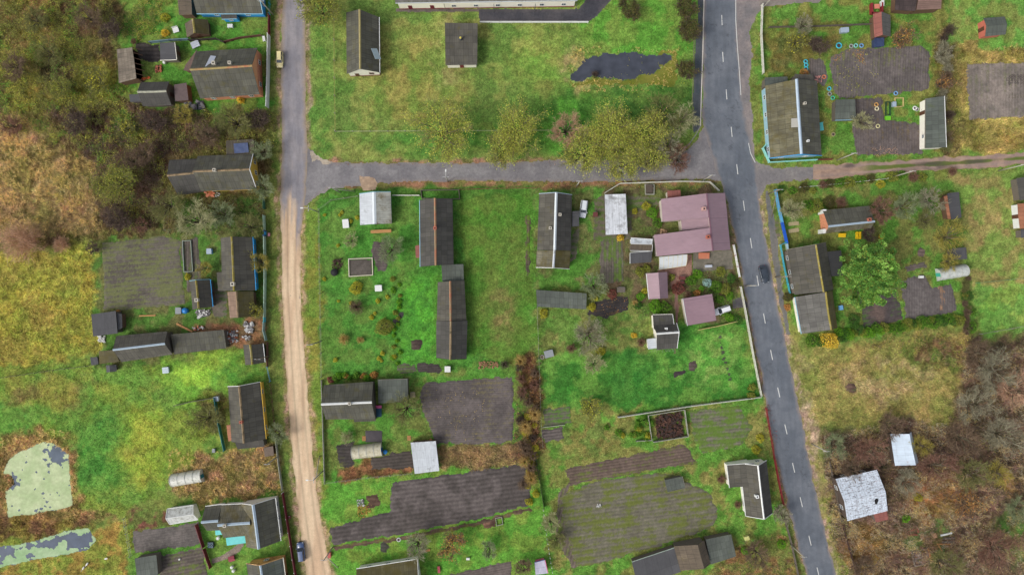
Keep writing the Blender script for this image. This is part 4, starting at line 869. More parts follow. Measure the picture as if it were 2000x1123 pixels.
    shed('garden_shed', 'flat grey-green shed by the vegetable beds at the bottom edge', 'shed', [(263, 1090), (305, 1083), (309, 1124), (268, 1132)], (2.5, 2.5, 2.4, 2.4), timber, grgr)
    # --- between the roads
    house('village_house', 'pale house with a yellow ridge and a glazed roof patch on the large lawn', 'house', [(676, 25), (740, 34), (741, 142), (677, 145)], 2.9, 6.0, plaster, olive, M('pale_yellow_ridge', (170, 156, 104), .8, .2, 2), wins='1:3,2:1', doors='2:1', base=M('brick_base', (140, 100, 84), .9, .2), wm=maroon, eave={1: wh})
    h = D.objects['village_house.002'] if 0 else [o for o in COL.objects if o.get('label', '').startswith('pale house with a yellow ridge')][0]; m = MB(); a, b = W(729, 106, 4.6), W(740.5, 106, 3.3); m.bar(a + Vector((0, 0, .12)), b + Vector((0, 0, .12)), 2.7, .04); m.build('glazed_patch', M('pale_panel_blue', (186, 204, 210), .3, .1, 2), h, loc=h.location)
    s = shed('brick_store', 'square flat-roofed store with a single round vent on the large lawn', 'shed', [(869, 45), (933, 46), (932, 127), (870, 128)], (3.2, 3.2, 2.9, 2.9), plaster, slate, ov=.35, doors='2:1', wins='1:1', dm=maroon, wm=wh)
    p = W(900, 77, 3.2); m = MB(); m.tube((p.x, p.y, 2.9), (p.x, p.y, 4.0), .35, .3, 12); v = m.build('vent_pipe', M('dark_vent', (70, 76, 84), .6, .2), s, smooth=True, loc=s.location); m = MB(); m.blob((p.x, p.y, 4.1), (.28, .28, .15)); m.build('vent_cap', M('yellow_cap', (206, 190, 84), .6, .2), v, loc=s.location)
    h = house('long_hall', 'very long cream hall with a red base and maroon doors at the top edge', 'hall', [(1130, -98), (1128, 1), (772, 6), (770, -96)], 4.4, 7.6, M('cream_render', (248, 243, 226), .75, .06, .8, .06, stain=(200, 190, 168), amt=.12), lich, ridge_w, wins='1:6', doors='1:2', dm=maroon, wm=wh, base=M('red_base', (140, 66, 62), .8, .15), eave={1: ridge_w}, ov=(.3, .4))
    for x in (869, 965, 1045, 1125): p = W(x, 15, 2.2); m = MB(); m.tube((p.x, p.y - .1, .1), (p.x, p.y - .1, 4.3), .07, n=8); m.build('downpipe', M('dull_metal', (150, 150, 150), .4, .05, metal=.8), h, loc=h.location)
    house('white_garage', 'garage roofed in rust-streaked white corrugated sheet by the street corner', 'garage', [(702, 379), (763, 375), (765, 437), (703, 440)], 2.5, 4.0, M('pale_green_wall', (150, 176, 160), .7, .1), wht, M('white_ridge', (214, 222, 224), .45, .08), roof2=stained, barge={0: M('sea_paint', (120, 176, 190), .6, .1)}, doors='2:1', rw=.5)
    h = house('log_house', 'long dark house with a rust-red ridge beside the narrow mown lawn', 'house', [(820, 391), (884, 389), (886, 517), (821, 521)], 2.9, 5.6, timber, dark, ridge_r, chim=[(.45, 0, red, .6, .6)], wins='3:3', eave={3: sky_}, sag=.1)
    shed('', '', '', [(811, 480), (821, 478), (822, 503), (812, 504)], (2.2, 2.5, 2.5, 2.2), brown, redsh, par=h, part='porch_roof')
    shed('lean_to', 'flat mossy link roof between the long dark house and the barn below it', 'shed', [(862, 517), (905, 516), (906, 548), (864, 550)], (2.5, 2.5, 2.4, 2.4), timber, grgr)
    h = house('barn', 'long narrow barn with a patchy rusted ridge at the edge of the mown lawn', 'barn', [(855, 551), (907, 548), (911, 626), (853, 627)], 2.5, 4.9, timber, slate, ridge_r, sag=.09)
    house('', '', '', [(852, 627), (913, 626), (911, 701), (852, 699)], 2.5, 5.2, brown, dark, ridge_t, par=h, sag=.09, doors='3:1')
    house('village_house', 'grey house with a straight white ridge by the sand road', 'house', [(729, 745), (733, 818), (636, 819), (632, 752)], 2.9, 5.8, timber, olive, wh, chim=[(.43, 0, tanl, .55, .6)], wins='2:2,1:1', ov=(.35, .25))
    shed('porch_roof_shed', 'low lean-to under the south eave of the white-ridged grey house', 'shed', [(689, 811), (732, 808), (734, 822), (692, 824)], (2.5, 2.5, 2.1, 2.1), timber, olive)
    shed('garage', 'flat green-grey garage beside the white-ridged grey house', 'garage', [(738, 742), (796, 740), (797, 784), (739, 788)], (2.7, 2.7, 2.5, 2.5), timber, grgr, trims={0: barg_b}, doors='2:1')
    shed('corrugated_shed', 'bright white corrugated shed at the end of the greenhouse beds', 'shed', [(802, 864), (851, 861), (858, 919), (810, 925)], (2.6, 2.6, 2.2, 2.2), brown, wht, doors='0:1')
    house('village_house', 'white house with a moss-streaked brown roof cut off by the bottom edge', 'house', [(815, 1092), (826, 1170), (706, 1185), (696, 1111)], 3.0, 5.6, plaster, mossgr, ridge_w, wins='3:3,0:2', eave={3: wh}, barge={0: wh}, roof2=streaky)
    h = house('village_house', 'long grey house with a white ridge beside the parked white car', 'house', [(1053, 379), (1117, 381), (1115, 490), (1049, 489)], 3.0, 5.9, timber, slate, M('white_ridge', (214, 222, 224), .45, .08), roof2=dark, chim=[(.38, 1.0, tanl, .55, .8), (.62, -1.2, tanl, .55, .8)], barge={0: ridge_b}, wins='3:4', rw=.4)  # darker roof copy on the east slope: shaded side put into its colour
    house('', '', '', [(1048, 490), (1115, 490), (1112, 525), (1047, 522)], 2.7, 5.2, timber, streaky, ridge_w, par=h, barge={2: wh}, roof2=mossgr)
    shed('', '', '', [(1117, 413), (1131, 412), (1131, 442), (1117, 443)], (2.6, 2.3, 2.3, 2.6), timber, flat, par=h, part='porch_roof', doors='1:1')
    shed('corrugated_shed', 'long shed with a dirty white flat sheet roof standing on the garden path', 'shed', [(1181, 380), (1222, 379), (1226, 457), (1183, 459)], (2.5, 2.5, 2.3, 2.3), timber, roofmat('roof_white_dirty', (212, 216, 220), (128, 128, 128), .5, .2, (1.65, 30), .6, .04, .1), doors='3:1')
    shed('low_shed', 'low grey-green sheet roof shed sinking into weeds below the white-ridged house', 'shed', [(1047, 566), (1146, 573), (1145, 604), (1049, 599)], (2.3, 2.3, 2.0, 2.0), timber, grgr, sag=.15)
    s = shed('garden_shed', 'small shed half roofed in white sheet, half in grey felt', 'shed', [(1231, 494), (1274, 491), (1272, 512), (1231, 515)], (2.4, 2.4, 2.2, 2.2), timber, flat, trims={0: wh, 3: wh})
    shed('', '', '', [(1232, 465), (1275, 468), (1274, 477), (1232, 476)], (2.2, 2.2, 2.3, 2.3), wh, wht, par=s, part='white_roof', trims={0: wh, 2: wh})
    shed('', '', '', [(1232, 477), (1274, 478), (1273, 490), (1231, 489)], (2.3, 2.3, 2.4, 2.4), timber, brownr, par=s, part='brown_roof', trims={2: wh, 1: wh})
    # the mauve metal-roofed complex: one ridge, one eastern slope, three western slopes
    h = thing('village_house', 'large house with a branching mauve metal roof beside the main road', 'house', Vector((W(1384, 434).x, W(1384, 434).y, 0)))
    cr = M('cream_wall', (206, 196, 182), .8, .08, 1.5); L0 = Vector(h.location)
    zR = 6.3
    def mslope(q, zs, nm):
        p = [W(x, y, z) for (x, y), z in zip(q, zs)]; FOOT.append([(v.x, v.y) for v in p]); slope_part(p[0], p[1], p[2], p[3], nm, mauve, h, L0, th=.1, sag=0)
        w = [v for v in p]; c = sum(w, Vector()) / 4; w = [v + (c - v) * .06 for v in w]; m = MB()
        m.add([Vector((v.x, v.y, 0)) for v in w] + [v - Vector((0, 0, .3)) for v in w], [(0, 1, 5, 4), (1, 2, 6, 5), (2, 3, 7, 6), (3, 0, 4, 7), (4, 5, 6, 7), (0, 1, 2, 3)]); m.build('wall', cr, h, loc=L0); return w
    w = mslope([(1380, 378), (1392, 490), (1427, 488), (1416, 377)], (zR, zR, 4.0, 4.0), 'roof_slope'); wall_openings(h, L0, Vector((w[2].x, w[2].y, 0)), Vector((w[3].x, w[3].y, 0)), 0, 3.6, 4, 0)
    mslope([(1384, 425), (1380, 378), (1291, 389), (1294, 433)], (zR, zR, 3.6, 3.6), 'roof_slope')
    mslope([(1388, 446), (1385, 424), (1330, 430), (1332, 450)], (5.2, 5.2, 3.4, 3.4), 'roof_slope')
    mslope([(1392, 490), (1387, 445), (1277, 459), (1283, 501)], (zR, zR, 3.5, 3.5), 'roof_slope')
    m = MB(); a, b = W(1380, 377.5, zR), W(1392.3, 490.5, zR); m.bar(a + Vector((0, 0, .03)), b + Vector((0, 0, .03)), .3, .06); m.build('ridge_cap', M('mauve_trim', (124, 88, 100), .5, .05), h, loc=L0)
    for x, y, z, mt in ((1375, 408, 6.0, M('pink_chimney', (190, 150, 140), .8, .15, 4)), (1383, 463, 6.0, red)):
        p = W(x, y, z + .8); m = MB(); m.box((p.x, p.y, z + .1), (.75, .75, 1.6), .1); m.box((p.x, p.y, z + .95), (.9, .9, .1), .1); c_ = m.build('chimney', mt, h, loc=L0); m = MB(); m.box((p.x, p.y, z + 1.01), (.35, .35, .02), .1); m.build('flue', M('soot_and_hole_shade', (22, 20, 20), .95, .1), c_, loc=L0)
    cv = thing('glass_canopy', 'arched white polycarbonate canopy against the south wall of the mauve-roofed house', 'canopy', Vector((W(1314, 512).x, W(1314, 512).y, 0))); CL = Vector(cv.location)
    a0, a1, b1, b0 = W(1287, 502, 3.0), W(1342, 497, 3.0), W(1340, 519, 1.7), W(1287, 527, 1.7); m = MB(); rows = []
    for j in range(9):
        s_ = j / 8; z = 3.0 - 1.5 * s_ ** 2.2; rows.append([Vector((lerp(lerp(a0, a1, i / 6), lerp(b0, b1, i / 6), s_).x, lerp(lerp(a0, a1, i / 6), lerp(b0, b1, i / 6), s_).y, z)) for i in range(7)])
    m.add([v for r in rows for v in r], [(j * 7 + i, j * 7 + i + 1, (j + 1) * 7 + i + 1, (j + 1) * 7 + i) for j in range(8) for i in range(6)]); m.build('cover', film('polycarbonate', (232, 238, 240), .72, amt=.1), cv, loc=CL, smooth=True)
    fr = M('cream_frame', (222, 214, 176), .6, .1)
    for i in range(7):
        m = MB()
        for j in range(8): m.bar(rows[j][i] + Vector((0, 0, .04)), rows[j + 1][i] + Vector((0, 0, .04)), .07, .06)
        v = rows[8][i]; m.bar((v.x, v.y, 0), (v.x, v.y, 1.52), .08, .08); m.build('rib', fr, cv, loc=CL)
    m = MB(); m.bar(rows[8][0], rows[8][6], .1, .12); m.build('eave_beam', fr, cv, loc=CL); FOOT.append([tuple(v[:2]) for v in (a0, a1, b1, b0)])
    shed('porch', 'small pinkish porch roof at the north wall of the mauve-roofed house', 'porch', [(1303, 373), (1329, 371), (1330, 385), (1304, 387)], (2.5, 2.5, 2.4, 2.4), cr, redsh)
    house('garage', 'small gabled outbuilding with a two-tone mauve metal roof', 'garage', [(1263, 534), (1303, 531), (1305, 582), (1268, 584)], 2.4, 4.0, cr, mauve, None, sag=0, eave={3: wh}, doors='1:1', wins='3:1')
    shed('garage', 'square garage with a single-pitch mauve metal roof beside the small white van', 'garage', [(1334, 583), (1391, 574), (1399, 626), (1343, 636)], (2.9, 2.8, 2.8, 2.9), cr, mauve, sag=0, trims={3: wh}, doors='1:1')
    h = house('village_house', 'small charcoal roofed house with white trim and a white porch south of the mauve garages', 'house', [(1321, 631), (1322, 680), (1283, 683), (1276, 634)], 2.7, 5.0, plaster, dark, wh, chim=[(.55, -1.0, wh, .35, .7)], barge={0: wh}, rt=.33)
    shed('', '', '', [(1275, 615), (1313, 614), (1317, 641), (1277, 643)], (2.6, 2.6, 3.0, 3.0), plaster, dark, par=h, part='roof_slope', trims={1: wh, 0: plaster})
    shed('', '', '', [(1264, 662), (1282, 660), (1283, 680), (1266, 682)], (2.2, 2.5, 2.5, 2.2), plaster, wht, par=h, part='porch_roof')
    h = house('village_house', 'dark L-shaped house with white trim beside the red roadside fence', 'house', [(1446, 905), (1497, 899), (1509, 1001), (1457, 1007)], 3.0, 6.1, plaster, slate, wh, roof2=dark, wins='3:3,0:2', barge={0: wh, 2: wh}, eave={3: wh}, chim=[(.58, -1.0, wh, .6, .8)], rw=.3)  # east slope gets the darker roof, so its shade is in the colour
    shed('', '', '', [(1420, 908), (1472, 904), (1475, 948), (1425, 952)], (2.9, 4.4, 4.4, 2.9), plaster, slate, par=h, part='roof_slope', trims={0: wh, 3: wh})
    shed('garden_shed', 'small flat grey hut at the edge of the green striped field', 'shed', [(1298, 937), (1332, 930), (1338, 952), (1304, 960)], (1.9, 1.9, 1.8, 1.8), timber, grgr, trims={2: barg_b, 1: barg_b})
    s = house('barn', 'taller brown-roofed barn in the middle of the run-down row by the field', 'barn', [(1316, 1066), (1375, 1054), (1388, 1100), (1329, 1114)], 2.8, 4.6, timber, brownr, None, sag=.06, rt=.72)
    shed('low_shed', 'long low grey shed west of the brown barn, patched with white sheets', 'shed', [(1234, 1097), (1318, 1069), (1330, 1116), (1246, 1146)], (2.4, 2.4, 2.2, 2.2), timber, flat, trims={0: M('pale_green_board', (170, 186, 172), .7, .2)})
    shed('low_shed', 'low grey shed east of the brown barn with a mossy chimney post', 'shed', [(1378, 1053), (1428, 1043), (1438, 1086), (1388, 1102)], (2.3, 2.3, 2.2, 2.2), timber, grgr, sag=.1)
    s = shed('play_hut', 'small white-roofed hut with a pink side and blue north edge near the dotted fence', 'hut', [(1044, 1098), (1064, 1093), (1070, 1119), (1046, 1122)], (1.9, 1.9, 1.8, 1.8), M('pink_wall', (222, 110, 150), .6, .1), roofmat('roof_lilac_sheet', (186, 184, 200), (150, 150, 160), .2, .08, (5, 1.6), .5, .05, 0), trims={0: M('navy_paint', (44, 84, 140), .6, .1), 1: M('pink_trim', (230, 96, 150), .6, .1)})
    # --- east of the main road
    h = house('village_house', 'long moss-grey house with a blue south gable inside the turquoise corner fence', 'house', [(1494, 168), (1596, 158), (1605, 304), (1504, 309)], 3.1, 6.3, M('pale_blue_boards', (150, 190, 206), .7, .15, 3, stain=(200, 160, 150), amt=.2), streaky_moss(), ridge_b, roof2=olive, wins='3:4,2:2', gable=blue, barge={2: blue}, chim=[(.33, 1.6, tanl, .5, .7), (.83, 1.8, wh, .4, .7)], rw=.4)
    m = MB(); a, b = W(1545, 241, 5.6), W(1562, 240, 6.1); m.bar(a + Vector((0, 0, .1)), b + Vector((0, 0, .1)), 2.1, .05); m.build('roof_panel', M('pale_panel', (170, 168, 158), .5, .1), h, loc=h.location)
    shed('', '', '', [(1552, 145), (1587, 146), (1592, 164), (1556, 166)], (3.0, 3.0, 3.4, 3.4), timber, slate, par=h, part='annexe_roof')
    shed('', '', '', [(1494, 152), (1538, 150), (1540, 165), (1494, 170)], (2.3, 2.3, 2.9, 2.9), timber, grgr, par=h, part='annexe_roof')
    shed('garden_shed', 'low felt-roofed shed with bottles and crates along its west side', 'shed', [(1632, 195), (1670, 194), (1672, 234), (1631, 235)], (2.3, 2.3, 2.2, 2.2), timber, grgr, trims={2: sky_})
    s = shed('garden_shed', 'long narrow grey shed with a white panel between garden plots', 'shed', [(1808, 193), (1844, 188), (1848, 288), (1807, 290)], (2.6, 2.8, 2.8, 2.6), plaster, grgr, trims={1: wh, 3: barg_b}, wins='3:1', doors='3:1')
    house('brick_store', 'small red brick store in the dry golden field', 'shed', [(1962, 33), (1964, 68), (1924, 72), (1921, 36)], 2.5, 3.2, M('red_brick', (190, 106, 88), .85, .15, 4, .2), grgr, None, doors='2:1', sag=.03)
    h = house('garden_shed', 'shed with a lichen-grey east roof slope and dull red west slope', 'shed', [(1705, 28), (1739, 30), (1740, 72), (1708, 74)], 2.3, 3.9, brown, redsh, None, roof2=lich, doors='0:1', rt=.28)
    shed('car_shelter', 'dark blue tarpaulin shelter at the south end of the red and grey shed', 'shelter', [(1708, 74), (1727, 74), (1727, 91), (1707, 92)], (1.7, 1.7, 1.4, 1.4), M('navy_tarp', (52, 66, 100), .5, .3, 1.5, .4), M('navy_tarp', (52, 66, 100), .5, .3, 1.5, .4), sag=.12)
    shed('barn', 'barn with a striped pinkish-brown plank roof at the top edge', 'barn', [(1800, -40), (1842, -42), (1838, 18), (1790, 20)], (3, 2.7, 2.7, 3.0), brown, roofmat('roof_pink_plank', (140, 112, 100), (104, 88, 72), .3, .25, (.5, 8)))
    shed('barn', 'collapsed dark barn roof next to the striped plank roof at the top edge', 'barn', [(1752, -40), (1798, -40), (1788, 22), (1748, 20)], (2.6, 2.9, 2.6, 2.2), brown, roofmat('roof_collapsed', (70, 58, 56), (54, 46, 44), .5, .4), sag=.25)
    h = house('village_house', 'small house with a white ridge, brick west wall and yellow benches outside', 'house', [(1698, 402), (1701, 446), (1612, 456), (1607, 411)], 2.7, 4.6, brick, olive, ridge_b, roof2=streaky, rt=.74, chim=[(.12, -.6, red, .7, .6)], doors='1:1', wins='1:2')
    for y in (414, 452): p = W(1608, y, 2.0); m = MB(); m.box((p.x, p.y, 1.4), (.75, 1.0, 2.8), 0); m.build('corner_board', wh, h, loc=h.location)
    h = house('village_house', 'dark timber house with a yellow-lichened ridge behind the blue fences', 'house', [(1537, 488), (1613, 474), (1628, 566), (1552, 576)], 2.9, 5.6, timber, slate, ridge_y, wins='3:3', rt=.62, barge={0: barg_b})
    shed('', '', '', [(1614, 492), (1643, 489), (1647, 538), (1618, 540)], (2.8, 2.4, 2.4, 2.8), timber, tar, par=h, part='annexe_roof')
    house('barn', 'half-ruined barn with a lichen-white slope adjoining the dark timber house', 'barn', [(1553, 580), (1626, 567), (1636, 640), (1566, 652)], 2.6, 4.3, plaster, lich, ridge_y, roof2=mossgr, sag=.3, rt=.74, eave={3: sky_})
    h = shed('garden_shed', 'narrow shed with a rusty red roof strip beside the pale lawn', 'shed', [(1850, 378), (1873, 375), (1878, 425), (1858, 429)], (2.4, 2.3, 2.3, 2.4), brown, flat, doors='3:1')
    shed('', '', '', [(1843, 384), (1850, 382), (1858, 428), (1851, 428)], (2.0, 2.3, 2.3, 2.0), brown, rust, par=h, part='rusty_roof')
    shed('garden_shed', 'small grey shed half hidden under the bare yellow-green tree', 'shed', [(1860, 485), (1887, 483), (1889, 506), (1861, 508)], (2.2, 2.2, 2.1, 2.1), timber, flat)
    h = shed('barn', 'dark round-backed barn roof at the right edge', 'barn', [(1985, 348), (2020, 344), (2024, 386), (1992, 392)], (2.2, 3.6, 3.6, 2.2), timber, dark)
    shed('garden_shed', 'shed with an orange rusty roof at the right edge', 'shed', [(1987, 398), (2020, 396), (2022, 444), (1992, 447)], (2.3, 2.6, 2.6, 2.3), wh, rust, doors='3:1')
    shed('lean_to', 'grey lean-to south of the rusty roof at the right edge', 'shed', [(1994, 448), (2020, 447), (2021, 463), (1995, 465)], (2.0, 2.3, 2.3, 2.0), timber, flat)
    h = house('derelict_house', 'derelict house with peeling white metal roof hemmed in by brush', 'house', [(1713, 917), (1734, 997), (1655, 1017), (1632, 935)], 3.4, 4.8, woodmat('dark_logs', (78, 66, 58)), peel, None, sag=.05, wins='2:2,3:2')
    shed('', '', '', [(1705, 1001), (1732, 996), (1735, 1014), (1711, 1020)], (2.7, 2.7, 2.3, 2.3), timber, redsh, par=h, part='porch_roof')
    p = W(1711, 977, 4.3); m = MB(); m.blob((p.x, p.y, 4.42), (.45, .8, .06), 9, 4, .25); m.build('painted_roof_hole', M('soot_and_hole_shade', (22, 20, 20), .95, .1), h, loc=h.location)  # dark patch laid on the roof, the hole's inner shade given as colour
    house('derelict_shed', 'small derelict shed with a bright bare metal roof among bare bushes', 'shed', [(1739, 847), (1780, 843), (1794, 903), (1748, 909)], 2.4, 4.0, woodmat('dark_logs', (78, 66, 58)), metal, None, rt=.72, sag=.1)
    # --- greenhouses
    cov = film('tunnel_film', (226, 226, 214), .86); gr = M('teal_panel', (40, 130, 140), .6, .1)
    tunnel('white arched greenhouse with blue corners in the dry grass', (339, 937), (398, 927), 3.1, 2.1, cov, gr)
    tunnel('cream arched greenhouse between dark beds behind the white-ridged house', (690, 883), (747, 876), 3.3, 2.1, film('tunnel_film_old', (214, 208, 182), .88, (150, 140, 96), .6), M('blue_panel', (40, 90, 160), .6, .1))
    tunnel('weathered white arched greenhouse with green end doors beside the dark plots', (1828, 537), (1882, 528), 3.0, 2.1, film('tunnel_film_grey', (210, 214, 208), .86, (140, 148, 140), .5), M('green_panel', (70, 170, 150), .6, .1))
    house('glasshouse', 'gabled glasshouse of dirty white sheeting beside the cross-gabled house', 'greenhouse', [(377, 987), (386, 1014), (332, 1023), (327, 994)], 1.9, 3.1, cov, film('gable_film', (218, 220, 214), .85, (130, 128, 110), .65), wh, sag=.02, barge={0: wh, 2: wh}, eave={1: wh, 3: wh}, rw=.14, ov=(.1, .1))

def streaky_moss(): return roofmat('roof_brown_green', (104, 100, 78), (92, 84, 44), .5, .4)
def peel_mat():
    m = roofmat('roof_peeling', (212, 222, 232), (150, 150, 156), .3, .1, (1.2, 1.5), .5, .05, .1); nt = m.node_tree; bs = nt.nodes['Principled BSDF']
    src = bs.inputs['Base Color'].links[0].from_socket; uv = N(nt, 'UVMap')
    for sc, col, lo in (((.5, 2.2, 1), (96, 92, 98), .60), ((2.2, .5, 1), (104, 100, 104), .62), ((.7, 1.5, 1), (150, 96, 90), .66)):
        mp = N(nt, 'Mapping'); mp.inputs['Scale'].default_value = sc; mp.inputs['Location'].default_value = (lo * 50, lo * 90, 0); nt.links.new(uv.outputs[0], mp.inputs[0])
        n = N(nt, 'TexNoise', Scale=1.5, Detail=7., Roughness=.75); nt.links.new(mp.outputs[0], n.inputs['Vector'])
        src = mixc(nt, mrange(nt, n.outputs[0], lo - .06, lo - .02, 0, .9), src, C(*col))
    nt.links.new(src, bs.inputs['Base Color']); return m
# ------------------------------------------------------------------ trees, shrubs, grass
def ribbons(P, Q, w0, w1, rs):
    """flat tapering twigs from P to Q (arrays), randomly turned"""
    d = Q - P; d = d / (np.linalg.norm(d, axis=1, keepdims=True) + 1e-9); r = rs.randn(len(P), 3); a = np.cross(d, r); a /= np.linalg.norm(a, axis=1, keepdims=True) + 1e-9
    V = np.stack([P - a * w0, P + a * w0, Q + a * w1, Q - a * w1], 1).reshape(-1, 3); F = np.arange(len(P) * 4).reshape(-1, 4); return V, F
def leaves(P, size, rs, flat=.5):
    """small leaf quads at P"""
    n = len(P); t = rs.randn(n, 3); t[:, 2] *= .6; t /= np.linalg.norm(t, axis=1, keepdims=True); m = rs.randn(n, 3); m[:, 2] += flat * 3; b = np.cross(t, m); b /= np.linalg.norm(b, axis=1, keepdims=True) + 1e-9
    s = size * rs.uniform(.6, 1.4, (n, 1)); t *= s; b *= s * .6
    V = np.stack([P - t, P - b, P + t, P + b], 1).reshape(-1, 3); return V, np.arange(n * 4).reshape(-1, 4)
def pick(pal, n, rs, var=.22):
    c = np.array([C(*q) for q in pal])[rs.randint(0, len(pal), n)] * 1.7; return c * rs.uniform(1 - var, 1 + var, (n, 1))
def joinm(parts):
    V, F, K = [], [], []; o = 0
    for v, f, c in parts: V.append(v); F.append(f + o); K.append(np.repeat(c, len(v) // len(c), 0)); o += len(v)
    return np.concatenate(V), np.concatenate(F), np.concatenate(K)

PAL = dict(
    olive=[(112, 114, 70), (96, 96, 62), (128, 128, 82)], grey=[(138, 134, 112), (116, 112, 94), (150, 146, 126)], pale=[(150, 150, 112), (132, 132, 96), (164, 160, 128)], brown=[(112, 96, 80), (96, 82, 70), (126, 108, 88)],
    redb=[(122, 92, 78), (104, 80, 70), (138, 108, 92)], pink=[(168, 138, 116), (148, 120, 102), (180, 152, 126)], darkb=[(86, 74, 66), (100, 86, 76), (74, 64, 60)], ygrn=[(150, 142, 66), (124, 116, 60), (164, 152, 84)], greyg=[(124, 134, 98), (104, 114, 84), (140, 146, 116)],
    willowtwig=[(128, 126, 84), (110, 108, 72), (142, 138, 92)], willow=[(126, 134, 58), (114, 122, 54), (142, 142, 64), (104, 112, 54), (130, 122, 60)], gold=[(190, 164, 54), (172, 144, 50), (204, 182, 80)], green=[(72, 112, 34), (92, 132, 44), (56, 92, 32), (112, 144, 56)], lime=[(92, 140, 36), (78, 124, 36), (112, 152, 48)],
    bronze=[(84, 82, 46), (72, 70, 42), (98, 90, 54), (80, 86, 48)], yellow=[(158, 154, 48), (140, 136, 46), (172, 168, 70)], ball=[(122, 128, 54), (106, 116, 50), (136, 138, 64)], blue=[(150, 176, 172), (126, 156, 154), (172, 194, 188)], russet=[(118, 70, 62), (104, 64, 58), (132, 86, 74)], dgreen=[(52, 86, 40), (66, 104, 44), (84, 118, 50)],
    orange=[(166, 118, 66), (146, 102, 60), (176, 140, 80)], tan=[(168, 146, 92), (148, 128, 80), (182, 160, 104)], limb=[(120, 112, 96), (100, 94, 80)])
BARK = lambda: M('bark', (96, 84, 70), .9, .3, 4, .4, stain=(112, 118, 76), amt=.5)
def skeleton(rs, Rc, Ht, n, up):
    """levels of branches as arrays (P, Q): trunk and limbs, boughs, twigs, tips"""
    L = [[], [], [], []]; tr = Ht * .28; L[0].append(((0, 0, 0), (0, 0, tr), .045 * Rc + .03, .036 * Rc + .03))
    for i in range(n[0]):
        az = 2 * math.pi * (i + rs.uniform(-.3, .3)) / n[0]; rr = Rc * (rs.uniform(.45, .72) if i % 4 else rs.uniform(.08, .3)); e = np.array([math.cos(az) * rr, math.sin(az) * rr, Ht * rs.uniform(.55, .8 + .15 * up)])
        s = np.array([0, 0, tr * rs.uniform(.6, 1.0)]); m = s * .45 + e * .55 + np.array([0, 0, Ht * .08]) + rs.randn(3) * .06 * Rc
        L[0].append((s, m, .028 * Rc + .02, .018 * Rc + .015)); L[0].append((m, e, .018 * Rc + .015, .008 * Rc + .01))
        for j in range(n[1]):
            t = rs.uniform(.15, 1); p = (s + (m - s) * t * 2) if t < .5 else (m + (e - m) * (t * 2 - 1)); a2 = az + rs.uniform(-1.3, 1.3); l = Rc * rs.uniform(.25, .5)
            q = p + np.array([math.cos(a2) * l, math.sin(a2) * l, l * rs.uniform(-.1, .5 + up)]); L[1].append((p, q))
            for k in range(n[2]):
                t = rs.uniform(.2, 1); p2 = p + (q - p) * t; a3 = a2 + rs.uniform(-1.2, 1.2); l3 = Rc * rs.uniform(.14, .3); q2 = p2 + np.array([math.cos(a3) * l3, math.sin(a3) * l3, l3 * rs.uniform(-.2, .7)]); L[2].append((p2, q2))
                for m_ in range(n[3]):
                    t = rs.uniform(.2, 1); p3 = p2 + (q2 - p2) * t; a4 = a3 + rs.uniform(-1.1, 1.1); l4 = Rc * rs.uniform(.07, .17); L[3].append((p3, p3 + np.array([math.cos(a4) * l4, math.sin(a4) * l4, l4 * rs.uniform(-.3, .6)])))
    return L
_PT = {}
def tree_proto(kind, pal, Rc, var, dens=1., leafpal=None, nleaf=0, leaf=.16, up=.2):
    """(trunk mesh, crown mesh) of a tree of crown radius Rc"""
    key = (kind, pal, round(Rc, 1), var)
    if key in _PT: return _PT[key]
    rs = np.random.RandomState(hash((len(kind) * 31 + sum(map(ord, pal)) + int(Rc * 10)) * 7 + var) % 99991); Ht = Rc * (1.55 if Rc > 2.2 else 1.35) + .6
    n = (9, 6, 6, max(3, int(5 * dens))) if Rc > 2.2 else (7, 5, 4, max(3, int(5 * dens)))
    L = skeleton(rs, Rc, Ht, n, up); mb = MB()
    for p, q, a, b in L[0]: mb.tube(p, q, a, b, 6)
    B = L[1]
    me = D.meshes.new('trunk'); me.from_pydata([tuple(v) for v in mb.v], [], mb.f); me.materials.append(BARK())
    for p in me.polygons: p.use_smooth = True
    parts = []
    for lv, w0, w1 in ((1, .012 * Rc + .02, .006 * Rc + .014), (2, .006 * Rc + .014, .022), (3, .02, .012)):
        P = np.array([b[0] for b in L[lv]], float); Q = np.array([b[1] for b in L[lv]], float); v, f = ribbons(P, Q, w0, w1, rs); parts.append((v, f, pick(PAL[pal], len(P), rs) * (1.0 if lv > 1 else .9)))
    if nleaf:
        T = np.array([b[1] for b in L[3]] + [b[0] for b in L[3]], float); i = rs.randint(0, len(T), nleaf); keepc = vnoise(T[i, 0] + 50, T[i, 1] + 50, Rc * .5, var + 3) > .3
        P = T[i][keepc] + rs.randn(keepc.sum(), 3) * .07 * Rc; q_ = rs.randn(max(1, nleaf // 5), 2) * .3 * Rc; P = np.concatenate([P, np.stack([q_[:, 0], q_[:, 1], Ht * (.86 - .25 * (q_ ** 2).sum(1) / Rc ** 2) * rs.uniform(.8, 1.05, len(q_))], 1)]); v, f = leaves(P, leaf, rs); parts.append((v, f, pick(PAL[leafpal or pal], len(P), rs, .3) * (1.65 if kind == 'willow' else 1.15)))
    V, F, K = joinm(parts); cm = arr_mesh('crown', V, F, K); cm.materials.append(vcol_mat('foliage', .8, 0, spec=.15, transl=.45))
    _PT[key] = (me, cm); return _PT[key]
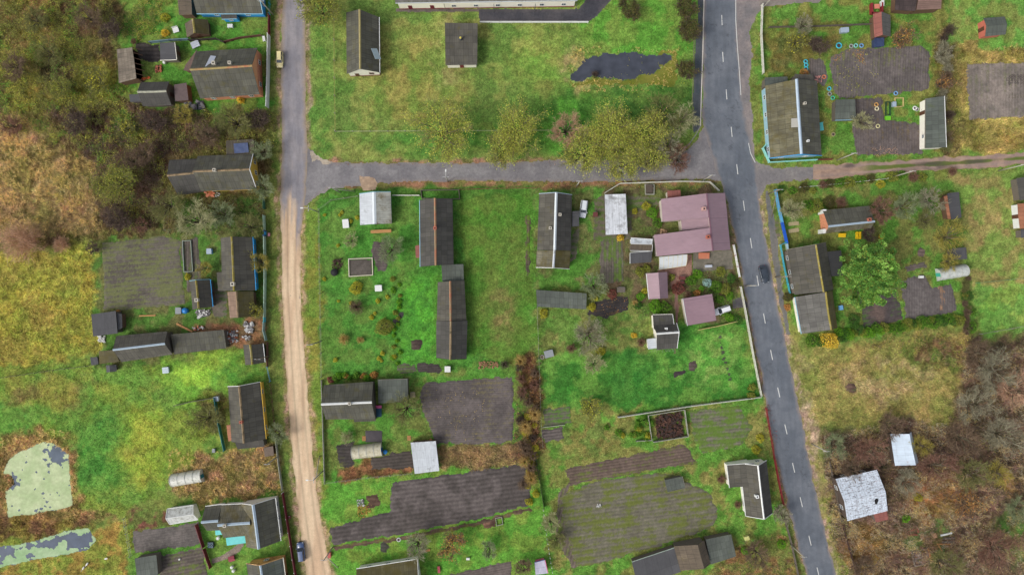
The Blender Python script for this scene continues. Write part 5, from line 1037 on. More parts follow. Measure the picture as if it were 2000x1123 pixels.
KIND = dict(   # kind: (twig palette, leaf palette, leaves per m2 of crown, leaf size, twig density, up)
    willow=('willowtwig', 'willow', 33, .12, 1.7, .3), bare_olive=('olive', None, 0, .1, 1.9, .2), bare_grey=('grey', None, 0, .1, 1.6, .2), bare_pale=('pale', None, 0, .1, 1.6, .2), bare_brown=('brown', None, 0, .1, 1.9, .2), bare_red=('redb', None, 0, .1, 2.0, .1),
    bare_pink=('pink', None, 0, .1, 2.2, .1), bare_ygrn=('ygrn', None, 0, .1, .8, .1), bare_greyg=('greyg', None, 0, .1, 2.0, .2), leafy_bronze=('darkb', 'bronze', 60, .15, 1.2, .3), leafy_olive=('olive', 'willow', 26, .15, 1.5, .2), few_yellow=('olive', 'yellow', 14, .14, 1.5, .2), few_orange=('brown', 'orange', 14, .14, 1.5, .2), leafy_dark=('darkb', 'darkb', 40, .12, 1.4, .2))
NB = [0]
def tree(px, py, r, kind, label, group=None, name='bare_tree', cat='tree', hz=None):
    Rc = r / S; q = min((.9, 1.3, 1.8, 2.4, 3.2, 4.2, 5.4, 7, 9), key=lambda v: abs(v - Rc)); pal, lp, nl, ls, dn, up = KIND[kind]; var = NB[0] % 3; NB[0] += 1
    tm, cm = tree_proto(kind, pal, q, var, dn, lp, int(nl * math.pi * q * q), ls * (.8 + .06 * q), up)
    Ht = (q * 1.55 + .6) * .6; p = W(px, py, Ht * Rc / q); o = thing(name, label, cat, (p.x, p.y, 0), random.uniform(0, 6.28), group); s = Rc / q; o.scale = (s, s, s * (hz or 1))
    link('trunk', tm, None, o); link('crown', cm, None, o); return o

def lump(rs, P, k=.35):
    return 1 + k * (vnoise(P[:, 0] * 3 + 9, P[:, 1] * 3 + 4 + P[:, 2] * 2, 1.2, 5) - .5) * 2
def bush_mesh(pal, Rc, var, dense=1., leaf=.11, tall=.85):
    key = ('bush', pal, round(Rc, 1), var, tall)
    if key in _PT: return _PT[key]
    rs = np.random.RandomState(sum(map(ord, pal)) * 13 + int(Rc * 10) * 7 + var); n = int(dense * 420 * Rc * Rc / (leaf / .11) ** 2 * .8) + 160
    d = rs.randn(n, 3); d[:, 2] = np.abs(d[:, 2]) * .9; d /= np.linalg.norm(d, axis=1, keepdims=True); rr = rs.uniform(.45, 1, (n, 1)) ** .5
    P = d * rr; P *= lump(rs, d * 1.0 + var, .28)[:, None]; P = P * np.array([Rc, Rc, Rc * tall * 1.5]); P[:, 2] += .1
    c = pick(PAL[pal], n, rs, .28); v, f = leaves(P, leaf, rs); m = int(n * .12); v2, f2 = ribbons(P[:m] * .15, P[:m] * .95, .025, .012, rs)
    V, F, K = joinm([(v, f, c), (v2, f2, pick(PAL['darkb'], m, rs))]); me = arr_mesh('shrub', V, F, K); me.materials.append(vcol_mat('foliage', .8, 0, spec=.15, transl=.45)); _PT[key] = me; return me
def bush(px, py, r, pal, label, group=None, name='shrub', tall=.8, leaf=.11, dense=1.):
    Rc = r / S; q = min((.5, .8, 1.2, 1.7, 2.3, 3.0), key=lambda v: abs(v - Rc)); NB[0] += 1; me = bush_mesh(pal, q, NB[0] % 2, dense, leaf, tall); p = W(px, py, Rc * tall * .7)
    o = link(name, me, None, None, label=label, category='shrub', group=group); o.location = (p.x, p.y, 0); o.rotation_euler = (0, 0, random.uniform(0, 6.28)); s = Rc / q; o.scale = (s * random.uniform(.92, 1.08), s * random.uniform(.92, 1.08), s); return o
def brush_mesh(pal, Rc, var):
    """a leafless many-stemmed shrub"""
    key = ('brush', pal, round(Rc, 1), var)
    if key in _PT: return _PT[key]
    rs = np.random.RandomState(sum(map(ord, pal)) * 17 + int(Rc * 10) * 5 + var); n = int(70 * Rc) + 60; az = rs.uniform(0, 6.283, n); out = rs.uniform(.3, 1, n); P0 = np.stack([np.cos(az) * .12 * Rc, np.sin(az) * .12 * Rc, np.zeros(n)], 1)
    Q0 = np.stack([np.cos(az) * out * Rc * .6, np.sin(az) * out * Rc * .6, Rc * rs.uniform(.7, 1.2, n) * (1.25 - .6 * out)], 1); Q1 = Q0 + np.stack([np.cos(az) * out * Rc * .4, np.sin(az) * out * Rc * .4, Rc * rs.uniform(-.05, .35, n)], 1)
    parts = []; v, f = ribbons(P0, Q0, .03, .022, rs); parts.append((v, f, pick(PAL[pal], n, rs))); v, f = ribbons(Q0, Q1, .022, .012, rs); parts.append((v, f, pick(PAL[pal], n, rs)))
    k = 6; i = np.repeat(np.arange(n), k); t = rs.uniform(.1, 1, (n * k, 1)); A = Q0[i] + (Q1 - Q0)[i] * t; B = A + rs.randn(n * k, 3) * Rc * .13 + (Q1 - Q0)[i] * .25; v, f = ribbons(A, B, .018, .01, rs); parts.append((v, f, pick(PAL[pal], n * k, rs)))
    V, F, K = joinm(parts); me = arr_mesh('shrub', V, F, K); me.materials.append(vcol_mat('foliage', .8, 0, spec=.15, transl=.45)); _PT[key] = me; return me
def brush(px, py, r, pal, label, group=None, name='bare_shrub'):
    Rc = r / S; q = min((.7, 1.2, 1.9, 2.8, 4.0), key=lambda v: abs(v - Rc)); NB[0] += 1; me = brush_mesh(pal, q, NB[0] % 2); p = W(px, py, Rc * .6)
    o = link(name, me, None, None, label=label, category='shrub', group=group); o.location = (p.x, p.y, 0); o.rotation_euler = (0, 0, random.uniform(0, 6.28)); s = Rc / q; o.scale = (s, s, s); return o

def in_any(x, y, polys):
    px = x * S + 1000; py = 561.5 - y * S; m = np.zeros(len(x), bool)
    for P in polys:
        b = (px > P[:, 0].min()) & (px < P[:, 0].max()) & (py > P[:, 1].min()) & (py < P[:, 1].max())
        if b.any(): q = np.where(b)[0]; m[q] |= poly_sd(px[q], py[q], P) > 0
    return m
def bare_polys():
    return ROUGH0 + [np.array([(q[0] * S + 1000, 561.5 - q[1] * S) for q in f]) for f in FOOT]
def scatter(pts, per_m2, rs):
    P = np.array(PX(pts)); lo, hi = P.min(0), P.max(0); n = int((hi - lo).prod() * per_m2); x = rs.uniform(lo[0], hi[0], n); y = rs.uniform(lo[1], hi[1], n)
    w = poly_sd(x + (fbm(x, y, 3, 4) - .5) * 5, y + (fbm(x, y, 3, 8) - .5) * 5, P) > 0; return x[w], y[w]

def build_grass():
    """tussocks over the rough meadows and short blades over the lawns: one object that nobody could count"""
    rs = np.random.RandomState(5); bare = bare_polys(); n = 1300000
    x = rs.uniform(-132, 132, n); y = rs.uniform(-77, 77, n); col, rough = ground_eval(x, y)
    clump = fbm(x, y, 1.3, 91, 3); keep = rs.rand(n) < np.clip((rough - .2) * 1.15, .16, 1) * sstep(.28, .55, clump + .12); x, y, col, rough = x[keep], y[keep], col[keep], rough[keep]
    ok = ~in_any(x, y, bare); x, y, col, rough = x[ok], y[ok], col[ok], rough[ok]; n = len(x)
    a = 6.283 * fbm(x, y, 5.5, 95, 4) * 2.2 + rs.randn(n) * .8; h = (.13 + .5 * np.clip(rough - .3, 0, 1)) * rs.uniform(.5, 1.4, n); lean = h * rs.uniform(.5, 1.5, n); w = (.045 + .045 * rough) * rs.uniform(.6, 1.3, n)
    ca, sa = np.cos(a), np.sin(a); z = np.zeros(n)
    V = np.stack([np.stack([x - sa * w, y + ca * w, z], 1), np.stack([x + sa * w, y - ca * w, z], 1), np.stack([x + ca * lean, y + sa * lean, h], 1)], 1).reshape(-1, 3)
    t = rs.rand(n, 1); straw = np.array(C(188, 164, 104)); c = col * rs.uniform(.8, 2.1, (n, 1)) * np.array([1.03, 1, 1.25]); c = np.where((t < .16) & (rough[:, None] > .5), c * .45 + straw * .55, c)
    me = arr_mesh('meadow_grass', V, np.arange(n * 3).reshape(-1, 3), np.repeat(c, 3, 0)); link('meadow_grass', me, vcol_mat('grass_blades', .85, 0, spec=.15, transl=.3), kind='stuff'); return n
def thicket(name, pts, per_m2, pal, hgt, seed, leafpals=(), leafn=2, lw=.12, br=1.0):
    rs = np.random.RandomState(seed); x, y = scatter(pts, per_m2, rs); ok = ~in_any(x, y, bare_polys()); x, y = x[ok], y[ok]; dn = fbm(x, y, 3.0, seed, 4); ok = rs.rand(len(x)) < sstep(.3, .55, dn); x, y = x[ok], y[ok]; n = len(x)
    pn = (fbm(x, y, 3.5, seed + 3, 4) * len(pal) * 1.6 - .3 * len(pal)); k = 9; i = np.repeat(np.arange(n), k); hh = .8 * hgt * (.5 + .9 * fbm(x, y, 4, seed + 5, 3))[i] * rs.uniform(.5, 1.2, n * k)
    az = rs.uniform(0, 6.283, n * k); l = hh * rs.uniform(.3, .8, n * k); P = np.stack([x[i] + rs.randn(n * k) * .12, y[i] + rs.randn(n * k) * .12, np.zeros(n * k)], 1); Mv = P + np.stack([np.cos(az) * l * .55, np.sin(az) * l * .55, hh * .8], 1); Q = Mv + np.stack([np.cos(az) * l * .8, np.sin(az) * l * .8, hh * rs.uniform(-.1, .3, n * k)], 1)
    pi_ = np.clip(pn[i] + rs.randn(n * k) * .5, 0, len(pal) - 1).astype(int); base = desat(2.3 * br * np.array([[C(*q) for q in PAL[p]][:3] for p in pal]), .15); c = base[pi_, rs.randint(0, 3, n * k)] * rs.uniform(.75, 1.3, (n * k, 1))
    parts = [(*ribbons(P, Mv, .022, .02, rs), c), (*ribbons(Mv, Q, .02, .012, rs), c)]
    if leafpals:
        m = leafn; j = np.repeat(np.arange(n), m); lp = np.clip((fbm(x, y, 4.5, seed + 9, 4) * len(leafpals) * 1.6 - .3 * len(leafpals))[j] + rs.randn(n * m) * .35, 0, len(leafpals) - 1).astype(int); lb = desat(1.9 * np.array([[C(*q) for q in PAL[p]][:3] for p in leafpals]), .1)
        L = np.stack([x[j] + rs.randn(n * m) * .35, y[j] + rs.randn(n * m) * .35, hgt * rs.uniform(.3, 1.3, n * m)], 1); parts.append((*leaves(L, lw, rs), lb[lp, rs.randint(0, 3, n * m)] * rs.uniform(.7, 1.35, (n * m, 1))))
    V, F, K = joinm(parts); link(name, arr_mesh(name, V, F, K), vcol_mat('foliage', .8, 0, spec=.15, transl=.45), kind='stuff')
def litter(name, pts, per_m2, pal, seed, size=.12):
    rs = np.random.RandomState(seed); x, y = scatter(pts, per_m2, rs); ok = rs.rand(len(x)) < sstep(.35, .6, fbm(x, y, 2, seed, 4)); x, y = x[ok], y[ok]; P = np.stack([x, y, np.full(len(x), .2)], 1)
    v, f = leaves(P, size, rs, 2.5); link(name, arr_mesh(name, v, f, np.repeat(pick(PAL[pal], len(x), rs, .3), 4, 0)), vcol_mat('foliage', .8, 0, spec=.15, transl=.45), kind='stuff')
def build_plants():
    T = tree; g = 'yellowing trees in a row along the cross road'
    T(862, 258, 58, 'willow', 'broad yellow-olive tree, westernmost of the row along the cross road', g, 'leafy_tree')
    T(1012, 256, 52, 'willow', 'loose yellow-olive tree on the verge left of the pinkish bare tree', g, 'leafy_tree')
    T(985, 290, 38, 'willow', 'low yellow-olive tree nearest the asphalt between the two western crowns', g, 'leafy_tree')
    T(1140, 298, 48, 'willow', 'bright yellow-olive crown just below the pinkish bare tree', g, 'leafy_tree')
    T(1195, 262, 56, 'willow', 'large yellow-olive crown in the middle of the dense tree group', g, 'leafy_tree')
    T(1252, 262, 50, 'willow', 'yellow-olive crown with an orange tinge at the east of the dense group', g, 'leafy_tree')
    T(1218, 318, 42, 'willow', 'yellow-olive crown hanging farthest out over the cross road', g, 'leafy_tree')
    T(1278, 312, 34, 'willow', 'small yellow-olive crown over the road beside the reddish bare tree', g, 'leafy_tree')
    T(1106, 254, 36, 'bare_pink', 'pinkish bare tree with pale radiating branches among the yellowing trees')
    T(1298, 216, 40, 'bare_olive', 'olive-grey bare tree with a dark leaning trunk north of the road junction')
    T(1332, 236, 34, 'bare_pale', 'pale leafless tree right beside the dark pavement')
    T(1305, 285, 32, 'bare_grey', 'grey leafless tree near the junction kerb')
    T(1325, 310, 28, 'bare_red', 'reddish leafless tree overhanging the junction asphalt')
    T(625, 18, 42, 'leafy_olive', 'olive half-bare tree by the asphalt street at the top edge', None, 'leafy_tree')
    for x, y, r, l in ((1231, 20, 24, 'round bronze-green tree standing alone on the bright lawn'), (1340, 14, 25, 'round bronze tree by the pavement at the top edge'), (1345, 60, 27, 'round bronze tree by the pavement, just below the one cut by the top edge'), (1341, 138, 21, 'round bronze tree beside the east end of the grassy pond')):
        T(x, y, r, 'leafy_bronze', l, 'round bronze trees by the pavement', 'leafy_tree')
    T(1695, 535, 60, 'willow', 'large full green tree beside the dark timber house', None, 'leafy_tree') if 0 else big_green()
    # west
    T(455, 238, 36, 'bare_olive', 'olive twiggy tree below the orange brick house')
    T(505, 232, 24, 'leafy_dark', 'dark brown shrubby tree by the lower end of the white fence', None, 'leafy_tree')
    T(512, 296, 23, 'bare_greyg', 'grey-green bare tree by the north corner of the yellow gabled house')
    T(514, 368, 24, 'bare_greyg', 'grey-green bare tree by the south corner of the yellow gabled house')
    T(326, 402, 36, 'bare_olive', 'olive bare tree southwest of the yellow gabled house')
    T(383, 432, 38, 'bare_pale', 'pale spiky bare tree above the metal bed frame')
    T(436, 420, 27, 'bare_greyg', 'grey-green bare tree amid the overgrown yard')
    T(486, 442, 28, 'bare_olive', 'olive bare tree at the north end of the blue-walled house')
    T(508, 512, 23, 'bare_ygrn', 'yellowish bare tree between the blue wall and the pale green fence')
    T(497, 606, 18, 'few_yellow', 'yellowish half-bare tree beside the dark mossy roof slope', None, 'leafy_tree')
    T(400, 525, 18, 'bare_ygrn', 'small yellow-green bare tree west of the blue-walled house')
    brush(46, 472, 44, 'pink', 'big pinkish leafless bush at the left edge above the yellow meadow'); brush(122, 478, 18, 'pink', 'smaller pinkish leafless bush right of the big one above the yellow meadow')
    T(228, 358, 40, 'leafy_olive', 'dull green tree in the dark brush west of the yellow gabled house', None, 'leafy_tree')
    T(255, 315, 26, 'bare_brown', 'brown leafless tree in the dark brush north of the dull green tree')
    T(543, 846, 20, 'bare_greyg', 'grey-green bare tree on the verge beside the dark house with yellow wall')
    T(405, 818, 34, 'bare_olive', 'olive scrubby tree in the fenced corner west of the dark house with yellow wall')
    T(180, 485, 14, 'leafy_dark', 'small dark brown bush at the corner of the big moss-grey plot', None, 'shrub', 'shrub')
    # central gardens
    T(762, 488, 30, 'bare_greyg', 'round grey-green bare tree below the white-roofed garage')
    T(685, 470, 16, 'bare_pale', 'small pale bare tree near the white box on the lawn')
    T(792, 800, 34, 'bare_olive', 'olive-grey tree leaning over the flat green-grey garage')
    T(1160, 560, 26, 'bare_greyg', 'grey-green bare tree at the end of the low sheet roof shed')
    T(1150, 655, 38, 'bare_grey', 'wide silvery bare tree on the rough grass west of the charcoal house')
    T(1160, 710, 21, 'bare_pale', 'small silvery bare tree on the dark green lawn')
    T(1155, 794, 24, 'few_yellow', 'half-bare yellowish tree by the south fence of the dark green lawn')
    T(815, 1064, 28, 'bare_grey', 'grey hazy bare tree by the strip of ploughed soil at the bottom')
    T(882, 1062, 30, 'few_orange', 'golden-brown half-bare tree on the bottom lawn', None, 'leafy_tree')
    T(956, 1072, 18, 'bare_greyg', 'small grey-green bare tree on the bottom lawn')
    T(1022, 1105, 18, 'bare_brown', 'small brown bare tree west of the pink-sided hut')
    T(1075, 1020, 20, 'bare_pale', 'pale bare tree beside the dotted fence and the striped field')
    T(1088, 1055, 18, 'bare_olive', 'olive bare tree beside the dotted fence, second from the top')
    T(1526, 1004, 20, 'bare_grey', 'grey leafless tree between the L-shaped house and the road')
    T(1480, 1080, 30, 'bare_brown', 'brown twiggy tree below the L-shaped house')
    # east
    T(1545, 412, 26, 'bare_pale', 'pale leafless tree inside the blue fence')
    T(1720, 412, 29, 'bare_red', 'reddish-brown leafless tree behind the white-ridged small house')
    T(1768, 402, 30, 'bare_greyg', 'grey-green leafless tree beside the reddish-brown one')
    T(1815, 392, 27, 'bare_grey', 'grey leafless tree west of the rust-striped narrow shed')
    T(1806, 430, 22, 'bare_olive', 'olive leafless tree on the orchard grass')
    T(1855, 462, 35, 'bare_ygrn', 'yellow-green bare tree with long spreading limbs below the rust-striped shed')
    T(1852, 512, 20, 'bare_ygrn', 'small yellow-grey bare tree just above the weathered greenhouse')
    T(1695, 456, 17, 'leafy_dark', 'dark olive tree at the south-east corner of the small brick-walled house', None, 'leafy_tree')
    T(1762, 72, 24, 'few_orange', 'olive-brown leafy tree beside the navy tarpaulin shelter', None, 'leafy_tree')
    T(1555, 82, 22, 'few_yellow', 'yellow-olive tree by the white corner fence at the top', None, 'leafy_tree')
    T(1598, 90, 20, 'leafy_dark', 'dark purple-brown tree beside the turquoise planter rings', None, 'leafy_tree')
    T(1570, 48, 20, 'bare_grey', 'grey bare tree hanging over the garden fence at the top')
    T(1684, 238, 20, 'bare_pale', 'pale bare tree beside the low felt-roofed shed')
    T(1842, 108, 20, 'bare_grey', 'pale grey bare tree at the field edge near the golden grass')
    T(1846, 162, 18, 'few_orange', 'orange-brown tree at the top of the long narrow grey shed', None, 'leafy_tree')
    bush(1622, 665, 18, 'gold', 'blazing yellow round tree at the roadside corner of the dry meadow', None, 'yellow_tree', 1.0, .15, 1.2)['category'] = 'tree'
    # brush on the south-east land: each crown that can be told apart
    for x, y, r, k, l in ((1630, 868, 26, 'bare_greyg', 'grey-green bare tree close to the main road at the top of the brush'), (1940, 722, 44, 'bare_grey', 'large silver-grey bare tree near the corner of the pale lawn fence'), (1985, 760, 40, 'bare_pink', 'pinkish-grey bare tree at the right edge of the brush'), (1905, 790, 40, 'bare_grey', 'silver-grey bare tree above the green clearing edge'),
                          (1880, 855, 38, 'bare_brown', 'brown bare tree east of the bright metal shed'), (1960, 850, 42, 'bare_grey', 'wide pale grey bare tree near the right edge'), (1830, 915, 40, 'bare_red', 'red-brown bare tree between the two derelict roofs'), (1770, 940, 30, 'bare_grey', 'grey twiggy tree hugging the peeling white roof'),
                          (1895, 925, 36, 'bare_olive', 'olive bare tree amid the brush, right of the red-brown tree'), (1950, 925, 28, 'bare_ygrn', 'yellowish bare tree beside the orange clearing'), (1700, 880, 34, 'bare_red', 'dark red bare tree behind the peeling white roof'), (1735, 830, 28, 'bare_brown', 'brown bare tree on the upper edge of the brush above the metal shed'),
                          (1660, 915, 24, 'bare_brown', 'brown bare tree squeezed between the road and the peeling roof'), (1948, 1070, 44, 'bare_red', 'big round russet bare tree near the bottom right corner'), (1845, 1100, 36, 'bare_olive', 'olive-grey tree below the log foundations'), (1890, 985, 30, 'few_orange', 'orange-leaved half-bare tree in the tan brush'),
                          (1690, 1105, 26, 'bare_brown', 'dark brown bare tree by the bottom edge near the road'), (1985, 990, 26, 'bare_greyg', 'grey-green bare tree at the right edge above the russet tree'), (1800, 870, 24, 'bare_ygrn', 'yellowish bare tree right beside the bright metal shed'), (1905, 690, 30, 'bare_brown', 'brown bare tree touching the pale lawn fence corner')):
        T(x, y, r, k, l, 'bare trees of the overgrown south-east land')
    for x, y, r, k, l in ((172, 34, 30, 'bare_brown', 'brown bare tree in the far north-west brush, nearest the top edge'), (215, 58, 22, 'leafy_dark', 'dark twiggy tree at the east edge of the north-west brush'), (95, 105, 30, 'bare_olive', 'olive bare tree in the middle of the north-west brush'), (28, 130, 28, 'bare_brown', 'brown bare tree at the left edge of the north-west brush'), (190, 158, 26, 'few_yellow', 'yellow-leaved tree west of the collapsing open-fronted barn'),
                          (118, 172, 24, 'leafy_olive', 'olive leafy tree south of the middle of the north-west brush'), (22, 245, 24, 'bare_red', 'reddish bare tree at the left edge above the straw field'), (248, 250, 20, 'few_yellow', 'green-yellow tree alone in the dark brush'), (150, 238, 26, 'leafy_dark', 'dark bare tree at the north end of the dark brush'), (300, 238, 24, 'leafy_dark', 'dark tree south of the gabled shed with lichened ridge'),
                          (285, 300, 26, 'bare_brown', 'dark brown bare tree left of the yellow gabled house'), (405, 262, 24, 'bare_brown', 'brown bare tree behind the yellow gabled house'), (230, 428, 26, 'leafy_dark', 'dark bare tree at the south end of the dark brush'), (275, 440, 16, 'bare_red', 'rusty red bare tree right above the big moss-grey plot'), (70, 40, 26, 'bare_olive', 'olive bare tree near the top left corner'), (360, 225, 22, 'bare_ygrn', 'yellowish bare tree below the sheet heap of the brick house')):
        T(x, y, r, k, l, 'trees of the overgrown north-west land')
    # shrubs of the gardens
    B = bush
    for x, y, r, p, l in ((1312, 541, 7, 'ball', 'clipped round shrub on the red brick paving'), (1408, 531, 10, 'ball', 'largest clipped ball shrub, beside the grey yard'), (1370, 564, 6, 'lime', 'small clipped green ball above the square mauve garage'), (1382, 552, 9, 'blue', 'pale blue spruce in the flower garden'), (1362, 536, 10, 'lime', 'bright green shrub next to the red brick paving'),
                          (1350, 548, 10, 'green', 'mid green shrub between brick paving and blue spruce'), (1325, 563, 13, 'russet', 'dark red shrub at the head of the brick path'), (1343, 575, 8, 'redb', 'brown-red shrub at the corner of the square mauve garage'), (1362, 572, 7, 'orange', 'rusty shrub along the square mauve garage'), (1400, 560, 12, 'green', 'green shrub east of the blue spruce'),
                          (1418, 566, 12, 'ball', 'yellow-green shrub beside the white fence corner'), (1436, 552, 9, 'bronze', 'bronze shrub against the white roadside fence'), (1405, 585, 9, 'green', 'low green shrub above the parked white van'), (1425, 578, 9, 'lime', 'lime shrub near the driveway gate'), (1430, 545, 10, 'dgreen', 'dark green shrub below the grey yard fence'),
                          (1280, 598, 14, 'lime', 'leafy light green shrub below the gabled mauve outbuilding'), (1298, 600, 13, 'green', 'leafy green shrub above the charcoal house'), (1252, 579, 9, 'lime', 'pale green shrub west of the gabled mauve outbuilding'), (1260, 568, 7, 'yellow', 'yellow-green shrub touching the gabled mauve outbuilding'), (1251, 531, 10, 'ball', 'olive shrub below the half-white shed'),
                          (1263, 524, 7, 'ball', 'small olive shrub beside the half-white shed'), (1246, 597, 8, 'dgreen', 'dark green shrub near the dry reed tuft'), (1240, 592, 7, 'tan', 'dry tan tuft beside the black soil plot'), (1274, 415, 12, 'lime', 'yellow-green shrub in the vegetable garden by the mauve house'), (1262, 402, 9, 'yellow', 'yellow shrub in the vegetable garden'),
                          (1240, 413, 6, 'yellow', 'small yellow shrub beside the long white shed'), (1212, 464, 8, 'gold', 'golden shrub at the foot of the long white shed'), (1285, 435, 10, 'green', 'green shrub west of the mauve wings'), (1196, 575, 10, 'russet', 'rusty shrub above the black soil plot'), (1160, 580, 9, 'yellow', 'yellow-leaved shrub beside the black soil plot'),
                          (1470, 757, 8, 'ball', 'upper golden-green ball shrub in the fence corner'), (1468, 773, 8, 'ball', 'lower golden-green ball shrub in the fence corner'), (1440, 625, 10, 'dgreen', 'green shrub against the white roadside fence below the van'), (1425, 620, 9, 'lime', 'lime shrub below the parked white van'), (1415, 612, 7, 'green', 'small green shrub by the yellow rail'),
                          (695, 563, 13, 'yellow', 'pale yellow shrub on the west lawn'), (697, 600, 16, 'few', 'brown leafless shrub on the west lawn'), (750, 638, 18, 'tanb', 'yellow-brown shrub beside the weedy row'), (672, 662, 12, 'tan', 'straw-coloured clump on the west lawn'), (704, 664, 8, 'tan', 'small straw-coloured clump on the west lawn'),
                          (678, 853, 14, 'pale', 'pale cream shrub above the dark bed'), (646, 742, 7, 'russet', 'dark red shrub at the corner of the white-ridged house'), (1174, 687, 9, 'yellow', 'yellow-green clump on the rough grass'), (1115, 680, 11, 'redb', 'reddish brush clump on the rough grass'), (1252, 668, 10, 'redb', 'reddish brush clump west of the charcoal house'),
                          (1062, 612, 9, 'yellow', 'yellow shrub under the low sheet roof shed'), (1156, 600, 8, 'yellow', 'yellow shrub beside the sheet roof shed'), (1238, 655, 6, 'gold', 'golden starry clump on the grass'), (470, 105 + 90, 8, 'gold', 'golden shrub under the brick house wall'), (1485, 855, 8, 'yellow', 'bright yellow clump by the red roadside fence'),
                          (1478, 878, 9, 'yellow', 'yellow flower clump above the L-shaped house'), (1408, 935, 10, 'redb', 'rusty shrub at the west corner of the L-shaped house'), (1440, 985, 9, 'redb', 'brown shrub at the west wall of the L-shaped house'), (1455, 1075, 8, 'lime', 'lime clump below the L-shaped house'), (1527, 1062, 9, 'lime', 'lime shrub by the lower roadside fence'),
                          (322, 42 - 8, 9, 'yellow', 'yellow shrub on the lawn at the top left'), (322, 65, 8, 'gold', 'yellow-orange shrub near the white chair'), (1572, 143, 9, 'orange', 'orange-leaved shrub at the north-west of the mossy grey house'), (1720, 360, 9, 'yellow', 'bright yellow shrub in the lane hedge'), (1722, 462, 6, 'gold', 'small golden shrub on the orchard grass'),
                          (1598, 404, 14, 'ball', 'olive shrub north-west of the small brick-walled house'), (1620, 395, 12, 'bronze', 'bronze shrub behind the small brick-walled house'), (1642, 396, 13, 'redb', 'brown shrub behind the small brick-walled house'), (1580, 400, 11, 'green', 'green shrub between the blue fence and the brick-walled house'), (1859, 335, 10, 'redb', 'brown shrub at the lane end of the pale lawn'),
                          (1540, 580, 10, 'bronze', 'bronze shrub at the south end of the turquoise fence'), (1586, 665, 12, 'green', 'green shrub under the half-ruined barn'), (1604, 668, 10, 'dgreen', 'dark shrub between the barn and the yellow tree'), (1668, 625, 12, 'dgreen', 'dark green shrub west of the tilled plots'), (1650, 658, 10, 'dgreen', 'dark green shrub right of the yellow tree'),
                          (1538, 600, 7, 'orange', 'orange shrub by the roadside footpath'), (230, 610, 5, 'orange', 'orange shrub by the big plot corner'), (366, 540, 7, 'yellow', 'yellow shrub at the north of the trimmed dark shed'), (455, 612, 6, 'yellow', 'yellow weed clump beside the rubble'), (1660, 1003, 9, 'lime', 'bright green clump below the peeling roof'),
                          (1770, 1013, 8, 'lime', 'bright green clump by the rusty metal scrap'), (1794, 971, 9, 'yellow', 'yellow-green clump right of the peeling roof'), (1162, 146, 8, 'darkb', 'dark brown bush standing in the grassy pond'), (985, 712, 10, 'darkb', 'dark brown heap at the south of the narrow lawn'), (262, 62 + 20, 7, 'redb', 'red-brown brushwood beside the open barn')):
        p = {'few': 'brown', 'tanb': 'willow'}.get(p, p)
        if p in ('brown', 'redb', 'tan', 'pale', 'darkb'): brush(x, y, r, p, l)
        else: B(x, y, r, p, l)
    hedge = [(1525, 369, 8, 'dgreen'), (1548, 372, 8, 'green'), (1570, 366, 10, 'bronze'), (1588, 372, 7, 'ball'), (1606, 362, 10, 'redb'), (1622, 358, 9, 'bronze'), (1640, 357, 10, 'green'), (1660, 356, 11, 'ball'), (1682, 352, 9, 'green'), (1702, 349, 9, 'bronze'), (1744, 344, 11, 'ball'), (1762, 341, 9, 'green'), (1782, 346, 12, 'redb'), (1802, 345, 9, 'ball')]
    for x, y, r, p in hedge: (brush if p == 'redb' else bush)(x, y, r, p, 'one of the mixed olive shrubs hedging the dirt lane', 'hedge shrubs along the dirt lane')
    for i in range(30):
        t = i / 29; x = 1640 + 258 * t; y = 652 - 32 * t + random.uniform(-5, 5)
        if 0.92 < t: x, y = 1893 + random.uniform(-4, 6), 640 - (1 - t) * 900
        bush(x, y, random.uniform(8, 13), random.choice(['dgreen', 'green', 'green', 'ball', 'lime']), 'one of the bushy green shrubs hedging the tilled plots on the south', 'hedge shrubs south of the tilled plots')
    for i in range(16):
        y = 60 + i * 15; brush(1842 + random.uniform(-8, 12), y, random.uniform(9, 15), random.choice(['brown', 'grey', 'olive', 'darkb']), 'one of the leafless bushes lining the west side of the golden field', 'bushes along the golden field')
    for i in range(14):
        y = 545 + i * 8; brush(1888 + random.uniform(-6, 4), y, random.uniform(6, 9), random.choice(['olive', 'brown', 'ygrn']), 'one of the scrubby bushes along the fence of the bright green corner lawn', 'bushes along the corner lawn fence')
    for i in range(22):
        y = 705 + i * 11.5; p = random.choice(['redb', 'darkb', 'brown', 'tan', 'brown']); f = brush if p != 'russet' else bush; f(1028 + random.uniform(-14, 18), y, random.uniform(9, 15), p, 'one of the russet bushes in the overgrown strip between the ploughland and the fence', 'bushes of the overgrown strip')
    for i in range(12):
        bush(1038 + random.uniform(-18, 14), 815 + i * 15, random.uniform(5, 9), 'yellow', 'one of the yellow-leaved bushes in the overgrown strip along the fence', 'yellow bushes of the overgrown strip', leaf=.13, dense=.5)
    for i in range(11):
        bush(655 + i * 7.5 + random.uniform(-3, 3), 736 + random.uniform(-4, 3), random.uniform(5, 8), random.choice(['green', 'lime', 'green', 'orange']), 'one of the small leafy plants in the bed along the white-ridged house', 'bedding plants by the white-ridged house')
    for i in range(16):
        bush(773 + random.uniform(-8, 10), 545 + i * 11, random.uniform(4, 6), random.choice(['lime', 'lime', 'ball']), 'one of the bright weeds in the row beside the long barn', 'weed row beside the barn')
    for x, y in ((685, 432), (664, 420), (668, 415), (697, 425), (634, 420), (660, 480), (661, 588), (685, 592), (738, 588), (757, 580), (732, 612), (745, 705), (655, 703), (770, 697), (740, 700), (725, 620), (747, 690), (633, 545)):
        bush(x, y, random.uniform(3, 5), 'yellow', 'one of the small yellow saplings dotted over the west lawn', 'yellow saplings on the west lawn', dense=.35)
